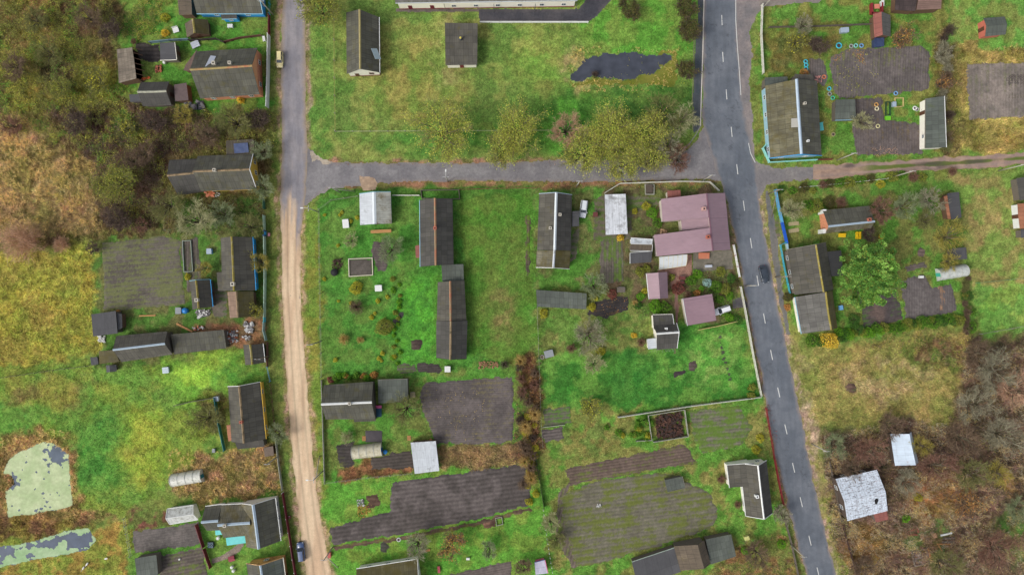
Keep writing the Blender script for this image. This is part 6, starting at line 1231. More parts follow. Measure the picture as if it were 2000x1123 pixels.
    for i in range(16):
        x = 1130 + random.uniform(0, 150); bush(x, 835 + random.uniform(-18, 25), random.uniform(5, 8), random.choice(['yellow', 'ball', 'green', 'green']), 'one of the weedy clumps on the fallow ground below the long pale fence', 'weed clumps on the fallow ground', dense=.6)
    # masses nobody could count
    thicket('bramble_thicket', [(-60, -60), (345, -60), (330, 60), (225, 90), (225, 165), (265, 212), (400, 215), (545, 220), (545, 300), (330, 300), (320, 440), (215, 460), (190, 350), (110, 270), (-60, 235)], 3.0, ['brown', 'olive', 'ygrn', 'darkb', 'olive'], .9, 3, ['bronze', 'willow', 'ball', 'yellow', 'lime', 'willow'], 16, .11)
    thicket('bramble_thicket', [(90, 215), (210, 205), (330, 210), (440, 250), (430, 295), (330, 300), (322, 400), (300, 452), (230, 462), (200, 430), (185, 330), (140, 270)], 4, ['darkb', 'darkb', 'brown', 'redb'], 1.3, 5, ['bronze', 'redb', 'russet'], 3, .1)
    thicket('dry_reeds', [(-60, 240), (60, 220), (110, 285), (185, 325), (200, 400), (190, 450), (100, 468), (-60, 475)], 2.4, ['tan', 'tan', 'ygrn'], .9, 7, ['tan', 'willow'], 3, .1, 1.35)
    thicket('yard_scrub', [(330, 385), (520, 380), (520, 460), (320, 460)], 2.0, ['olive', 'brown', 'greyg'], .8, 9, ['green', 'willow', 'bronze'], 8, .1)
    thicket('bramble_thicket', [(1600, 850), (1700, 835), (1855, 822), (1885, 680), (2060, 650), (2060, 1180), (1655, 1180), (1618, 1000)], 3.0, ['darkb', 'brown', 'redb', 'grey', 'tan', 'grey'], 1.1, 11, ['bronze', 'redb', 'tan', 'willow'], 6, .1, 1.3)
    thicket('yard_scrub', [(1690, 640), (1895, 625), (1895, 720), (1800, 700), (1690, 672)], 2.2, ['brown', 'tan', 'ygrn'], .7, 13, ['willow', 'yellow', 'bronze', 'green'], 7, .1)
    thicket('dry_reeds', [(335, 885), (545, 870), (553, 965), (400, 985), (330, 950)], 1.5, ['tan', 'tan', 'ygrn'], .7, 15, ['tan'], 2, .1, 1.5)
    thicket('dry_reeds', [(-20, 860), (60, 838), (135, 838), (152, 900), (158, 1000), (135, 1010), (134, 900), (130, 875), (60, 868), (15, 885)], 1.7, ['tan', 'ygrn'], .8, 17, ['tan'], 2, .1, 1.5)
    thicket('dry_reeds', [(1850, 90), (2060, 82), (2060, 300), (1850, 300)], 1.6, ['tan', 'ygrn', 'ygrn'], .55, 19, ['willow', 'yellow'], 3, .1)
    thicket('yard_scrub', [(1010, 700), (1052, 690), (1060, 920), (1040, 960), (1002, 900)], 3, ['redb', 'brown', 'darkb'], .8, 21, ['yellow', 'russet', 'orange'], 6, .1)
    thicket('yard_scrub', [(1400, 1075), (1545, 1045), (1560, 1160), (1380, 1160)], 1.8, ['redb', 'brown', 'tan'], .7, 23, ['willow', 'orange'], 4, .1)
    thicket('garden_plants', [(1335, 535), (1440, 530), (1450, 625), (1402, 620), (1395, 572), (1335, 580)], 2.5, ['olive', 'brown'], .5, 25, ['green', 'lime', 'green', 'bronze'], 14, .1)
    thicket('garden_plants', [(1228, 385), (1290, 392), (1290, 460), (1232, 460)], 1.6, ['olive', 'brown'], .5, 27, ['green', 'lime', 'yellow'], 8, .1)
    thicket('garden_plants', [(1262, 590), (1315, 588), (1312, 615), (1240, 612), (1238, 560), (1262, 560)], 2.0, ['olive', 'brown'], .5, 29, ['green', 'lime'], 12, .1)
    thicket('pond_reeds', [(1108, 100), (1180, 92), (1322, 92), (1326, 176), (1108, 180)], 2.2, ['tan', 'ygrn', 'tan'], .5, 26, ['willow'], 2, .08, 1.4)
    litter('fallen_leaves', [(1630, 95), (1690, 95), (1690, 125), (1625, 128)], 14, 'orange', 31); litter('fallen_leaves', [(1620, 100), (1720, 95), (1700, 175), (1630, 180)], 2.2, 'yellow', 33)
    litter('fallen_leaves', [(840, 750), (950, 770), (935, 860), (860, 860)], 1.2, 'tan', 35); litter('fallen_leaves', [(1700, 286), (1756, 282), (1758, 304), (1702, 306)], 16, 'pink', 37)
    litter('fallen_leaves', [(1060, 352), (1380, 356), (1380, 372), (1050, 366)], 4, 'orange', 39); litter('fallen_leaves', [(640, 318), (1330, 312), (1330, 322), (640, 326)], 3, 'redb', 41)
    litter('fallen_leaves', [(1210, 95), (1350, 90), (1350, 200), (1210, 180)], .5, 'yellow', 43); litter('fallen_leaves', [(698, 985), (722, 988), (726, 1010), (705, 1008)], 20, 'orange', 45, .14)
    litter('fallen_leaves', [(1480, 780), (1498, 780), (1518, 880), (1500, 880)], 6, 'russet', 47); litter('fallen_leaves', [(1160, 575), (1230, 560), (1230, 610), (1180, 620)], 1.6, 'orange', 49); litter('fallen_leaves', [(400, 640), (515, 640), (515, 680), (420, 672)], 3, 'orange', 51)

def big_green():
    """a dense green crown built of many leaf clumps round real limbs"""
    rs = np.random.RandomState(77); Rc = 7.2; Ht = 9.0; L = skeleton(rs, Rc, Ht, (8, 6, 4, 4), .4); mb = MB()
    for p, q, a, b in L[0]: mb.tube(p, q, a, b, 7)
    p = W(1695, 535, 5.5); o = thing('leafy_tree', 'large full green tree beside the dark timber house', 'tree', (p.x, p.y, 0)); mb.build('trunk', BARK(), o, smooth=True)
    T_ = np.array([b[1] for b in L[2]], float); cl = T_[rs.randint(0, len(T_), 150)]; az = rs.uniform(0, 6.283, 170); rr = np.sqrt(rs.rand(170)) * Rc * .95; cl = np.concatenate([cl, np.stack([np.cos(az) * rr, np.sin(az) * rr, Ht * (.55 + .45 * np.sqrt(np.clip(1 - (rr / Rc) ** 2, 0, 1))) * rs.uniform(.85, 1.05, 170)], 1)])
    i = np.repeat(np.arange(len(cl)), 85); d = rs.randn(len(i), 3); d /= np.linalg.norm(d, axis=1, keepdims=True); P = cl[i] + d * rs.uniform(.3, 1, (len(i), 1)) ** .5 * np.array([.85, .85, .55]) * rs.uniform(.7, 1.2, (len(cl), 1))[i]
    cc = desat(1.45 * pick(PAL['green'], len(cl), rs, .25)[i] * rs.uniform(.7, 1.35, (len(i), 1)), .12); mixy = rs.rand(len(i)) < .12; cc[mixy] = pick(PAL['ball'], mixy.sum(), rs)
    v, f = leaves(P, .17, rs); Pn = np.array([b[0] for b in L[1]], float); Q = np.array([b[1] for b in L[1]], float); v2, f2 = ribbons(Pn, Q, .08, .04, rs); V, F, K = joinm([(v, f, cc), (v2, f2, pick(PAL['limb'], len(Pn), rs))])
    link('crown', arr_mesh('crown', V, F, K), vcol_mat('foliage', .8, 0, spec=.15, transl=.45), o)
# ------------------------------------------------------------------ fences, poles
def fence(label, pts, h=1.4, style='board', mat=None, post=None, step=2.4, name=None, cap=None, w=.05):
    """posts (each a part), rails and a panel along photo points"""
    Q = [W(x, y, 0) for x, y in pts]; L0 = Q[0].copy(); f = thing(name or {'board': 'board_fence', 'picket': 'picket_fence', 'rail': 'rail_fence', 'wire': 'wire_fence', 'posts': 'post_row'}[style], label, 'fence', L0)
    mat = mat or woodmat('grey_timber', (104, 96, 86)); post = post or mat; rails = MB(); pan = MB(); rnd = random.Random(int(Q[0].x * 97 + Q[0].y))
    pm = None; npst = 0
    for a, b in zip(Q, Q[1:]):
        d = b - a; L = d.length; t = d.normalized(); o = Vector((-t.y, t.x, 0)); ang = math.atan2(t.y, t.x); n = max(1, round(L / step))
        for i in range(n + (b is Q[-1])):
            p = lerp(a, b, i / n)
            if npst >= 99: break
            npst += 1
            if pm is None:
                m = MB(); m.box((0, 0, h / 2 + .04), (.12, .12, h + .08)); m.box((0, 0, h + .1), (.15, .15, .05)); ob = m.build('post', post, f); pm = ob.data
            else: ob = link('post', pm, None, f)
            ob.location = p - L0; ob.rotation_euler = (rnd.uniform(-.02, .02), rnd.uniform(-.02, .02), ang)
        if style == 'posts': continue
        for z in ((.35, h - .2) if style != 'wire' else (.3, .7, h - .05)):
            r = .07 if style != 'wire' else .035
            for i in range(n): rails.bar(lerp(a, b, i / n) + Vector((0, 0, z)), lerp(a, b, (i + 1) / n) + Vector((0, 0, z)), r * .7, r)
        if style == 'board':
            bw = .16; k = max(1, int(L / bw))
            for i in range(k): p = lerp(a, b, (i + .5) / k) + o * .06; hh = h * rnd.uniform(.96, 1.03); pan.box((p.x, p.y, hh / 2 + .05), (bw * .97, .03, hh), ang)
            if cap is not False:
                for i in range(n): pan.bar(lerp(a, b, i / n) + Vector((0, 0, h + .06)) + o * .06, lerp(a, b, (i + 1) / n) + Vector((0, 0, h + .06)) + o * .06, .13, .04)
        elif style == 'picket':
            bw = .17; k = max(1, int(L / bw))
            for i in range(k):
                p = lerp(a, b, (i + .5) / k) + o * .06; hh = h * rnd.uniform(.95, 1.05); pan.box((p.x, p.y, hh / 2 + .05), (.1, .03, hh), ang)
        elif style == 'wire':
            k = max(1, int(L / .5))
            for i in range(k): p = lerp(a, b, (i + .5) / k); pan.box((p.x, p.y, h / 2), (.02, .02, h), ang)
    if rails.v: rails.build('rails', mat, f, loc=L0)
    if pan.v: pan.build('panel', mat, f, loc=L0)
    return f
def build_fences():
    wh = WHITE(); pg = M('pale_green_paint', (176, 204, 184), .7, .2, 1.5, .1, stain=(132, 140, 96), amt=.4); mar = M('maroon_paint', (112, 30, 48), .55, .12, 2); blue = M('light_blue_paint', (96, 168, 208), .6, .15, 2, stain=(140, 170, 180), amt=.3); bb = M('deep_blue_paint', (30, 92, 196), .5, .08, 2); turq = M('turquoise_pale', (150, 214, 204), .6, .12, 2); tq = M('turquoise_strong', (70, 180, 200), .6, .12, 2)
    gw = woodmat('silver_boards', (160, 160, 146), stain=(120, 124, 100), amt=.4); br = woodmat('brown_boards', (104, 70, 58)); gt = woodmat('grey_timber', (104, 96, 86)); conc = M('concrete', (150, 148, 134), .9, .2, 3, stain=(130, 128, 84), amt=.4); rustm = M('rusty_iron', (124, 74, 58), .85, .3, 3); teal = M('teal_boards', (24, 116, 122), .6, .15, 2); oliv = woodmat('mossy_rail', (150, 140, 78)); redw = M('red_fence_paint', (140, 44, 50), .65, .2, 2); pw = M('offwhite_paint', (206, 206, 192), .7, .12, 2, stain=(150, 150, 120), amt=.35)
    F = fence
    F('blue metal fence in front of the blue house at the top edge', [(529, -30), (528, 30)], 1.3, 'wire', tq)
    F('maroon board fence between the blue fence and the white fence', [(528, 32), (528, 70)], 1.6, 'board', mar)
    F('tall white board fence along the street by the orange brick house', [(528, 72), (527, 140), (525, 212)], 2.1, 'board', wh, w=.1)
    F('dark tumbledown plank fence dividing the blue house lawn from the brick house', [(372, 82), (425, 79), (440, 86)], 1.2, 'board', woodmat('black_boards', (58, 52, 48)))
    F('rust-brown low plank fence running up to the white fence', [(440, 85), (470, 77), (512, 72)], 1.1, 'board', br)
    F('faded blue plank fence north of the black soil patch', [(296, 86), (334, 82), (372, 80)], 1.3, 'board', M('faded_blue', (110, 136, 146), .8, .25, 2))
    F('pale green board fence, short northern run by the street', [(518, 422), (519, 452)], 1.6, 'board', pg)
    F('long pale green board fence in front of the blue-walled house', [(519, 462), (520, 540), (519, 619)], 1.6, 'board', pg)
    F('turquoise-blue fence piece at the south end of the pale green fence', [(519, 620), (519, 628)], 1.6, 'board', tq, step=1)
    F('faded glass-green fence below the blue fence piece', [(518, 629), (517, 645), (522, 664)], 1.5, 'board', M('glass_green', (140, 170, 164), .6, .2, 2))
    F('rusty brown fence in front of the small roadside shed', [(524, 668), (524, 715)], 1.2, 'board', br)
    F('thin pale blue rail fence above the dark house with yellow wall', [(523, 716), (529, 744)], 1.0, 'rail', blue)
    F('thin brown rail fence beside the dark house with yellow wall', [(530, 750), (535, 800), (539, 842)], 1.1, 'rail', br)
    F('weathered grey fence along the dry grass by the sand road', [(540, 852), (546, 905), (553, 955)], 1.2, 'board', gw)
    F('maroon street fence with white posts beside the cross-gabled house', [(554, 960), (562, 1010), (570, 1062), (582, 1140)], 1.4, 'board', mar, wh, step=3.6)
    F('maroon fence around the dark beds, upper run', [(386, 1022), (400, 1066)], 1.5, 'board', mar)
    F('maroon fence around the dark beds, lower run', [(401, 1069), (414, 1106)], 1.5, 'board', mar)
    F('pale wooden rail fence at the west end of the dark beds', [(245, 1010), (258, 1084)], 1.2, 'rail', gw, step=2)
    F('old rail fence between the yellow meadow and the bright green pasture', [(-60, 744), (0, 738), (110, 722), (192, 712)], 1.1, 'rail', gt)
    F('teal board fence west of the dark house with yellow wall', [(422, 776), (430, 828), (441, 878)], 1.4, 'board', teal)
    F('grey plank fence crossing the pasture to the teal fence', [(344, 791), (380, 783), (422, 776)], 1.2, 'board', gt)
    F('mossy wire fence around the west garden by the sand road', [(700, 384), (648, 392), (624, 410), (626, 550), (629, 735)], 1.3, 'wire', conc, conc, step=3)
    F('short white fence between garage and long dark house', [(768, 383), (820, 383)], 1.0, 'board', pw)
    F('low grey board fence along the street below the white-ridged house', [(629, 742), (632, 840), (635, 940)], 1.0, 'board', gw)
    F('wire fence closing the plot south of the cream greenhouse', [(636, 942), (720, 931), (806, 923)], 1.2, 'wire', conc)
    F('slim mossy rail fence along the west side of the large lawn', [(653, -40), (654, 120), (656, 257)], 1.2, 'rail', oliv, conc, step=4.5)
    F('slim pale rail fence along the south of the large lawn', [(656, 258), (860, 257), (1082, 256)], 1.0, 'rail', M('pale_pipe', (170, 172, 130), .7, .15), conc, step=4.5)
    F('white pipe fence in front of the cream hall yard', [(938, 46), (1040, 46), (1148, 46)], .9, 'board', wh)
    F('rusty pipe fence along the green verge by the cross road', [(898, 371), (970, 369), (1048, 368)], 1.0, 'rail', rustm)
    F('pale boarded fence around the mauve house garden by the cross road', [(1181, 378), (1210, 360), (1330, 356), (1384, 357), (1402, 374)], 1.2, 'board', pw)
    F('white roadside fence between the mauve house and the gate', [(1430, 478), (1442, 542)], 1.3, 'board', wh, redw, step=3)
    F('long white roadside fence beside the dark green lawn', [(1444, 560), (1454, 612), (1466, 680), (1484, 772)], 1.3, 'board', pw)
    F('long pale fence along the south side of the dark green lawn', [(1483, 774), (1350, 791), (1206, 813)], 1.2, 'board', pw)
    F('yellowish rail behind the parked white van', [(1364, 644), (1400, 637), (1437, 628)], .9, 'board', woodmat('yellow_rail', (196, 178, 116)))
    F('thin wire fence west of the dark green lawn', [(1049, 600), (1053, 720), (1057, 830), (1060, 870)], 1.2, 'wire', conc)
    F('dark ivy-stained fence between the overgrown strip and the weedy ground', [(1042, 872), (1050, 915), (1062, 990)], 1.2, 'board', woodmat('black_boards', (58, 52, 48)), cap=False)
    F('row of white posts along the west side of the striped field', [(1061, 994), (1068, 1050), (1080, 1123), (1088, 1160)], 1.1, 'posts', wh, step=1.15)
    F('red roadside picket fence north of the L-shaped house', [(1494, 796), (1503, 850), (1510, 893)], 1.2, 'picket', redw)
    F('dark red roadside fence in front of the L-shaped house', [(1510, 895), (1518, 938), (1527, 982)], 1.3, 'board', redw)
    F('grey roadside fence south of the L-shaped house', [(1529, 1008), (1543, 1060), (1560, 1140)], 1.2, 'board', gt)
    F('grey board pen around the reddish compost plot', [(1242, 860), (1272, 858), (1265, 810), (1335, 799), (1342, 850), (1275, 861)], 1.1, 'board', gw)
    F('plank edging between the two small vegetable beds', [(1060, 834), (1102, 829)], .5, 'board', gw)
    F('crooked white fence at the north-west corner of the mossy house garden', [(1486, 12), (1484, 70), (1488, 146)], 1.3, 'board', pw)
    F('dark wooden fence along the road side of the mossy grey house', [(1488, 165), (1492, 230), (1498, 276)], 1.1, 'board', gt, cap=False)
    F('pale turquoise corner fence around the blue-gabled mossy house', [(1500, 276), (1487, 291), (1500, 319), (1592, 314)], 1.2, 'board', turq)
    F('short maroon gate fence next to the turquoise corner fence', [(1594, 314), (1622, 313)], 1.1, 'board', mar)
    F('grey rail fence across the northern garden', [(1500, 56), (1600, 54), (1700, 50)], 1.1, 'board', gt, cap=False)
    F('light blue board fence at the lane corner', [(1511, 372), (1517, 405), (1524, 435)], 1.6, 'board', blue)
    F('bright blue metal gate fence between the light blue and turquoise fences', [(1524, 436), (1533, 475)], 1.6, 'board', bb, name='metal_fence')
    F('pale blue and yellow painted fence along the dark timber house', [(1533, 477), (1538, 520), (1546, 572)], 1.5, 'board', M('blue_yellow_paint', (168, 200, 212), .6, .15, 1, stain=(206, 190, 90), amt=.3))
    F('turquoise picket fence nearest the roadside footpath', [(1532, 474), (1522, 479), (1529, 520), (1540, 572)], 1.1, 'picket', tq)
    F('white pipe rail behind the lane hedge', [(1560, 367), (1640, 360), (1730, 350)], 1.0, 'rail', pw)
    F('green wire fence between the two pale lawns at the right', [(1905, 553), (2060, 537)], 1.1, 'wire', M('green_wire', (84, 130, 96), .6, .1), step=4)
    F('wire fence south of the bright green corner lawn', [(1912, 652), (2060, 626)], 1.1, 'wire', conc, step=4)
    F('dark brown fence along the road below the peeling roof', [(1642, 1022), (1656, 1070), (1680, 1150)], 1.0, 'board', woodmat('dark_brown_boards', (72, 52, 46)), cap=False)
    F('dark fence between the brick house plot and the road verge brush', [(1617, 900), (1630, 960), (1640, 1015)], 1.0, 'board', gt, cap=False)
    # gates
    g = thing('wicket_gate', 'small blue wicket gate with a pink flower box in the pale green fence', 'gate', W(521, 456, 0)); L0 = Vector(g.location)
    for y in (452, 461):
        p = W(520, y, 0); m = MB(); m.box((p.x, p.y, .95), (.28, .28, 1.9)); m.box((p.x, p.y, 1.93), (.36, .36, .06)); m.build('post', M('dark_blue_paint', (28, 66, 110), .5, .1), g, loc=L0)
    m = MB(); p = W(520.5, 456.5, 0); m.box((p.x, p.y, .85), (.06, .8, 1.4)); m.build('gate_leaf', M('blue_paint', (38, 146, 204), .6, .12, 2, .1), g, loc=L0)
    m = MB(); p = W(526, 458.5, 0); m.box((p.x, p.y, .22), (.45, .8, .44)); m.blob((p.x, p.y, .5), (.22, .4, .16), 9, 5, .15); m.build('flower_box', M('pink_flowers', (226, 150, 160), .7, .2, 6), g, loc=L0)
    g = thing('garden_gate', 'dark green metal gate at the overgrown yard by the street', 'gate', W(515, 398, 0)); L0 = Vector(g.location); m = MB(); a, b = W(515, 389, .8), W(516, 408, .8); m.bar(a, b, .05, 1.5); m.build('gate_leaf', M('green_metal', (52, 104, 88), .5, .12), g, loc=L0)
    for q in (a, b): m = MB(); m.box((q.x, q.y, .85), (.1, .1, 1.7)); m.build('post', M('green_metal', (52, 104, 88), .5, .12), g, loc=L0)
def build_poles():
    conc = M('pole_concrete', (168, 164, 150), .9, .12, 2); wd = woodmat('pole_wood', (128, 118, 100)); met = M('lamp_metal', (190, 192, 190), .45, .05)
    def pole(x, y, label, h=8.0, mat=conc, lamp=False, brace=None, arm=0.):
        p = W(x, y, 0); t = thing('utility_pole', label, 'utility pole', p, group=None); m = MB(); m.tube(p, p + Vector((0, 0, h)), .16, .10, 8); m.build('shaft', mat, t, smooth=True, loc=p)
        c, s = math.cos(arm), math.sin(arm); m = MB(); q = p + Vector((0, 0, h - .45)); m.bar(q - Vector((c, s, 0)) * .75, q + Vector((c, s, 0)) * .75, .09, .1); cr = m.build('crossarm', met, t, loc=p)
        m = MB()
        for k in (-.65, -.3, .3, .65): v = q + Vector((c, s, 0)) * k; m.tube(v, v + Vector((0, 0, .22)), .05, .035, 6)
        m.build('insulators', M('porcelain', (220, 220, 214), .3, .05), cr, loc=p)
        if lamp: m = MB(); v = q + Vector((-s, c, 0)); m.bar(q, q + Vector((-s, c, .2)) * 1.3, .06, .06); w_ = q + Vector((-s, c, .15)) * 1.5; m.box(w_, (.28, .6, .14), arm); m.build('street_light', WHITE(), t, loc=p)
        if brace: b = W(*brace, 0); m = MB(); m.tube(b, p + Vector((0, 0, h * .72)), .11, .08, 7); m.build('brace', mat, t, smooth=True, loc=p)
    P = pole
    P(623, 668, 'concrete pole against the mossy wire fence of the west garden')
    P(631, 919, 'concrete pole with a street light over the sand road', lamp=True, arm=1.57, brace=(624, 890))
    P(650, 1068, 'braced concrete pole beside the sand road at the south', brace=(660, 1108))
    P(621, 414, 'pole with a street light at the corner of the west garden', lamp=True, arm=1.57)
    P(664, 376, 'pole with a brace beside the white-roofed garage', brace=(692, 374))
    P(876, 355, 'slim pole with a light on the verge above the long dark house', 7, lamp=True); P(1126, 364, 'slim pole on the tan verge above the parked white car', 8)
    P(1372, 353, 'pale pole on the grass at the junction corner'); P(1456, 558, 'pole on the white fence line beside the road kerb', 7); P(1514, 541, 'timber pole beside the turquoise picket fence', 8, wd, brace=(1520, 574))
    P(1500, 379, 'leaning braced timber pole at the lane corner', 7.5, wd, brace=(1507, 424)); P(1585, 866, 'pale pole leaning over the grey-green tree by the brush'); P(1543, 1062, 'pale pole at the grey roadside fence'); P(526, 695, 'timber pole beside the small roadside shed', 8, wd)
    P(544, 890, 'pole on the grey fence by the dry grass'); P(1743, 346, 'pole by the dirt lane with its top over the wheel tracks', 8.5); P(1950, 334, 'pole beside the dirt lane at the right edge', 8.5); P(1635, 313, 'pole beside the maroon gate fence on the lane', 8.5); P(533, 29, 'pole at the end of the blue fence by the blue house', 8); P(1488, 18, 'pole with a street light at the top of the crooked white fence', 8, lamp=True)
# ------------------------------------------------------------------ cars
def car(px, py, head, rgb, label, L=4.2, Wd=1.72, Ht=1.48, wagon=False):
    p = W(px, py, 1.0); t = thing('parked_car', label, 'car', (p.x, p.y, 0), head); w = Wd / 2; paint = M('paint_%d_%d_%d' % rgb, rgb, .25, .03, 2, 0); paint.node_tree.nodes['Principled BSDF'].inputs['Coat Weight'].default_value = .6
    gl = glass('car_glass', (34, 44, 54), .06); blk = M('black_rubber', (30, 30, 32), .8, .1); trim = M('black_trim', (26, 26, 28), .6, .05)
    st = [(-.5, .80, .58), (-.485, .90, .82), (-.42, .97, .9), (-.2, 1, .92), (.1, 1, .92), (.26, .99, .90), (.38, .96, .84), (.46, .90, .74), (.495, .80, .62)]
    rs = []
    for x, k, z in st:
        a = w * k; rs.append([Vector((x * L, s * a * m, zz)) for s, seq in ((1, ((.86, .2), (.98, .34), (1, .55), (.97, z - .08), (.88, z))), (-1, ((.88, z), (.97, z - .08), (1, .55), (.98, .34), (.86, .2)))) for m, zz in seq])
    m = MB(); m.rings(rs); m.build('body', paint, t, smooth=True)
    xb, xf = (-.485 if wagon else -.44) * L, .235 * L; rb, rf = (-.45 if wagon else -.30) * L, .07 * L; bw, tw = w * .9, w * .74; zb, zt = .88, Ht - .05
    B_ = [Vector((xb, -bw * .93, zb)), Vector((xf, -bw, zb)), Vector((xf, bw, zb)), Vector((xb, bw * .93, zb))]; T_ = [Vector((rb, -tw, zt)), Vector((rf, -tw, zt)), Vector((rf, tw, zt)), Vector((rb, tw, zt))]
    def pane(nm, q, k=.92): c = sum(q, Vector()) / 4; n = (q[1] - q[0]).cross(q[2] - q[0]).normalized(); n = n if n.dot(c - Vector((0, 0, .6))) > 0 else -n; m = MB(); qq = [c + (v - c) * k + n * .012 for v in q]; m.add(qq + [v - n * .03 for v in qq], [(0, 1, 2, 3), (7, 6, 5, 4), (0, 4, 5, 1), (1, 5, 6, 2), (2, 6, 7, 3), (3, 7, 4, 0)]); m.build(nm, gl, t)
    m = MB(); m.add(B_ + T_, [(0, 1, 5, 4), (1, 2, 6, 5), (2, 3, 7, 6), (3, 0, 4, 7), (3, 2, 1, 0), (4, 5, 6, 7)]); m.build('cabin', paint, t)
    pane('windscreen', [B_[1], B_[2], T_[2], T_[1]]); pane('rear_window', [B_[0], B_[3], T_[3], T_[0]], .88)
    for s in (0, 1): q = [B_[0], B_[1], T_[1], T_[0]] if s == 0 else [B_[3], B_[2], T_[2], T_[3]]; mid = lambda u, v: (u + v) / 2; pane('side_window', [q[0], mid(q[0], q[1]), mid(q[3], q[2]), q[3]], .86); pane('side_window', [mid(q[0], q[1]), q[1], q[2], mid(q[3], q[2])], .86)
    m = MB(); r = [[Vector((lerp(rb, rf, i / 5), tw * 1.02 * y, zt + .02 + .045 * (1 - y * y) * math.sin(math.pi * (.15 + .7 * i / 5)))) for y in (-1, -.6, 0, .6, 1)] for i in range(6)]; m.add([v for q in r for v in q], [(i * 5 + j, i * 5 + j + 1, i * 5 + j + 6, i * 5 + j + 5) for i in range(5) for j in range(4)]); m.build('roof_panel', paint, t, smooth=True)
    wm_ = None
    for sx in (-.3, .31):
        for sy in (-1, 1):
            y = sy * (w - .1); m = MB(); m.tube((sx * L, y - .1, .31), (sx * L, y + .1, .31), .31, .31, 16); wh = m.build('wheel', blk, t); m = MB(); m.tube((sx * L, y + sy * .08, .31), (sx * L, y + sy * .112, .31), .19, .17, 10); m.build('rim', M('alloy', (170, 172, 174), .35, .05, metal=.7), wh)
    for sy in (-1, 1):
        m = MB(); m.box((.455 * L, sy * w * .68, .66), (.22, .3, .13)); m.build('headlight', M('lamp_glass', (220, 226, 230), .1, .02), t); m = MB(); m.box((-.487 * L, sy * w * .74, .72), (.1, .2, .16)); m.build('tail_light', M('red_lamp', (150, 24, 22), .2, .05), t); m = MB(); m.box((.2 * L, sy * (w + .09), .98), (.12, .2, .12)); m.build('mirror', paint, t)
    if wagon:
        for sy in (-1, 1): m = MB(); m.bar((rb + .1, sy * tw * .92, zt + .09), (rf - .1, sy * tw * .92, zt + .09), .05, .05); m.build('roof_rail', trim, t)
    m = MB(); m.box((.497 * L, 0, .42), (.06, Wd * .6, .18)); m.build('bumper', trim, t); return t
def build_cars():
    car(545.5, 116, R(-90), (250, 234, 170), 'small pale yellow car parked against the asphalt street', 3.9, 1.6, 1.45, True)
    car(1140, 408, R(-98), (224, 228, 232), 'white car standing on grass beside the long grey house', 4.3, 1.74, 1.5, True)
    car(1411, 606, R(198), (232, 234, 236), 'small white van nosing into the square mauve garage', 4.0, 1.66, 1.7, True)
    car(587, 1078, R(96), (66, 88, 128), 'dark blue estate car parked on the verge of the sand road', 4.6, 1.78, 1.5, True)
    car(1493, 536, R(-76), (58, 66, 76), 'dark grey car on the asphalt main road', 4.3, 1.74, 1.46)
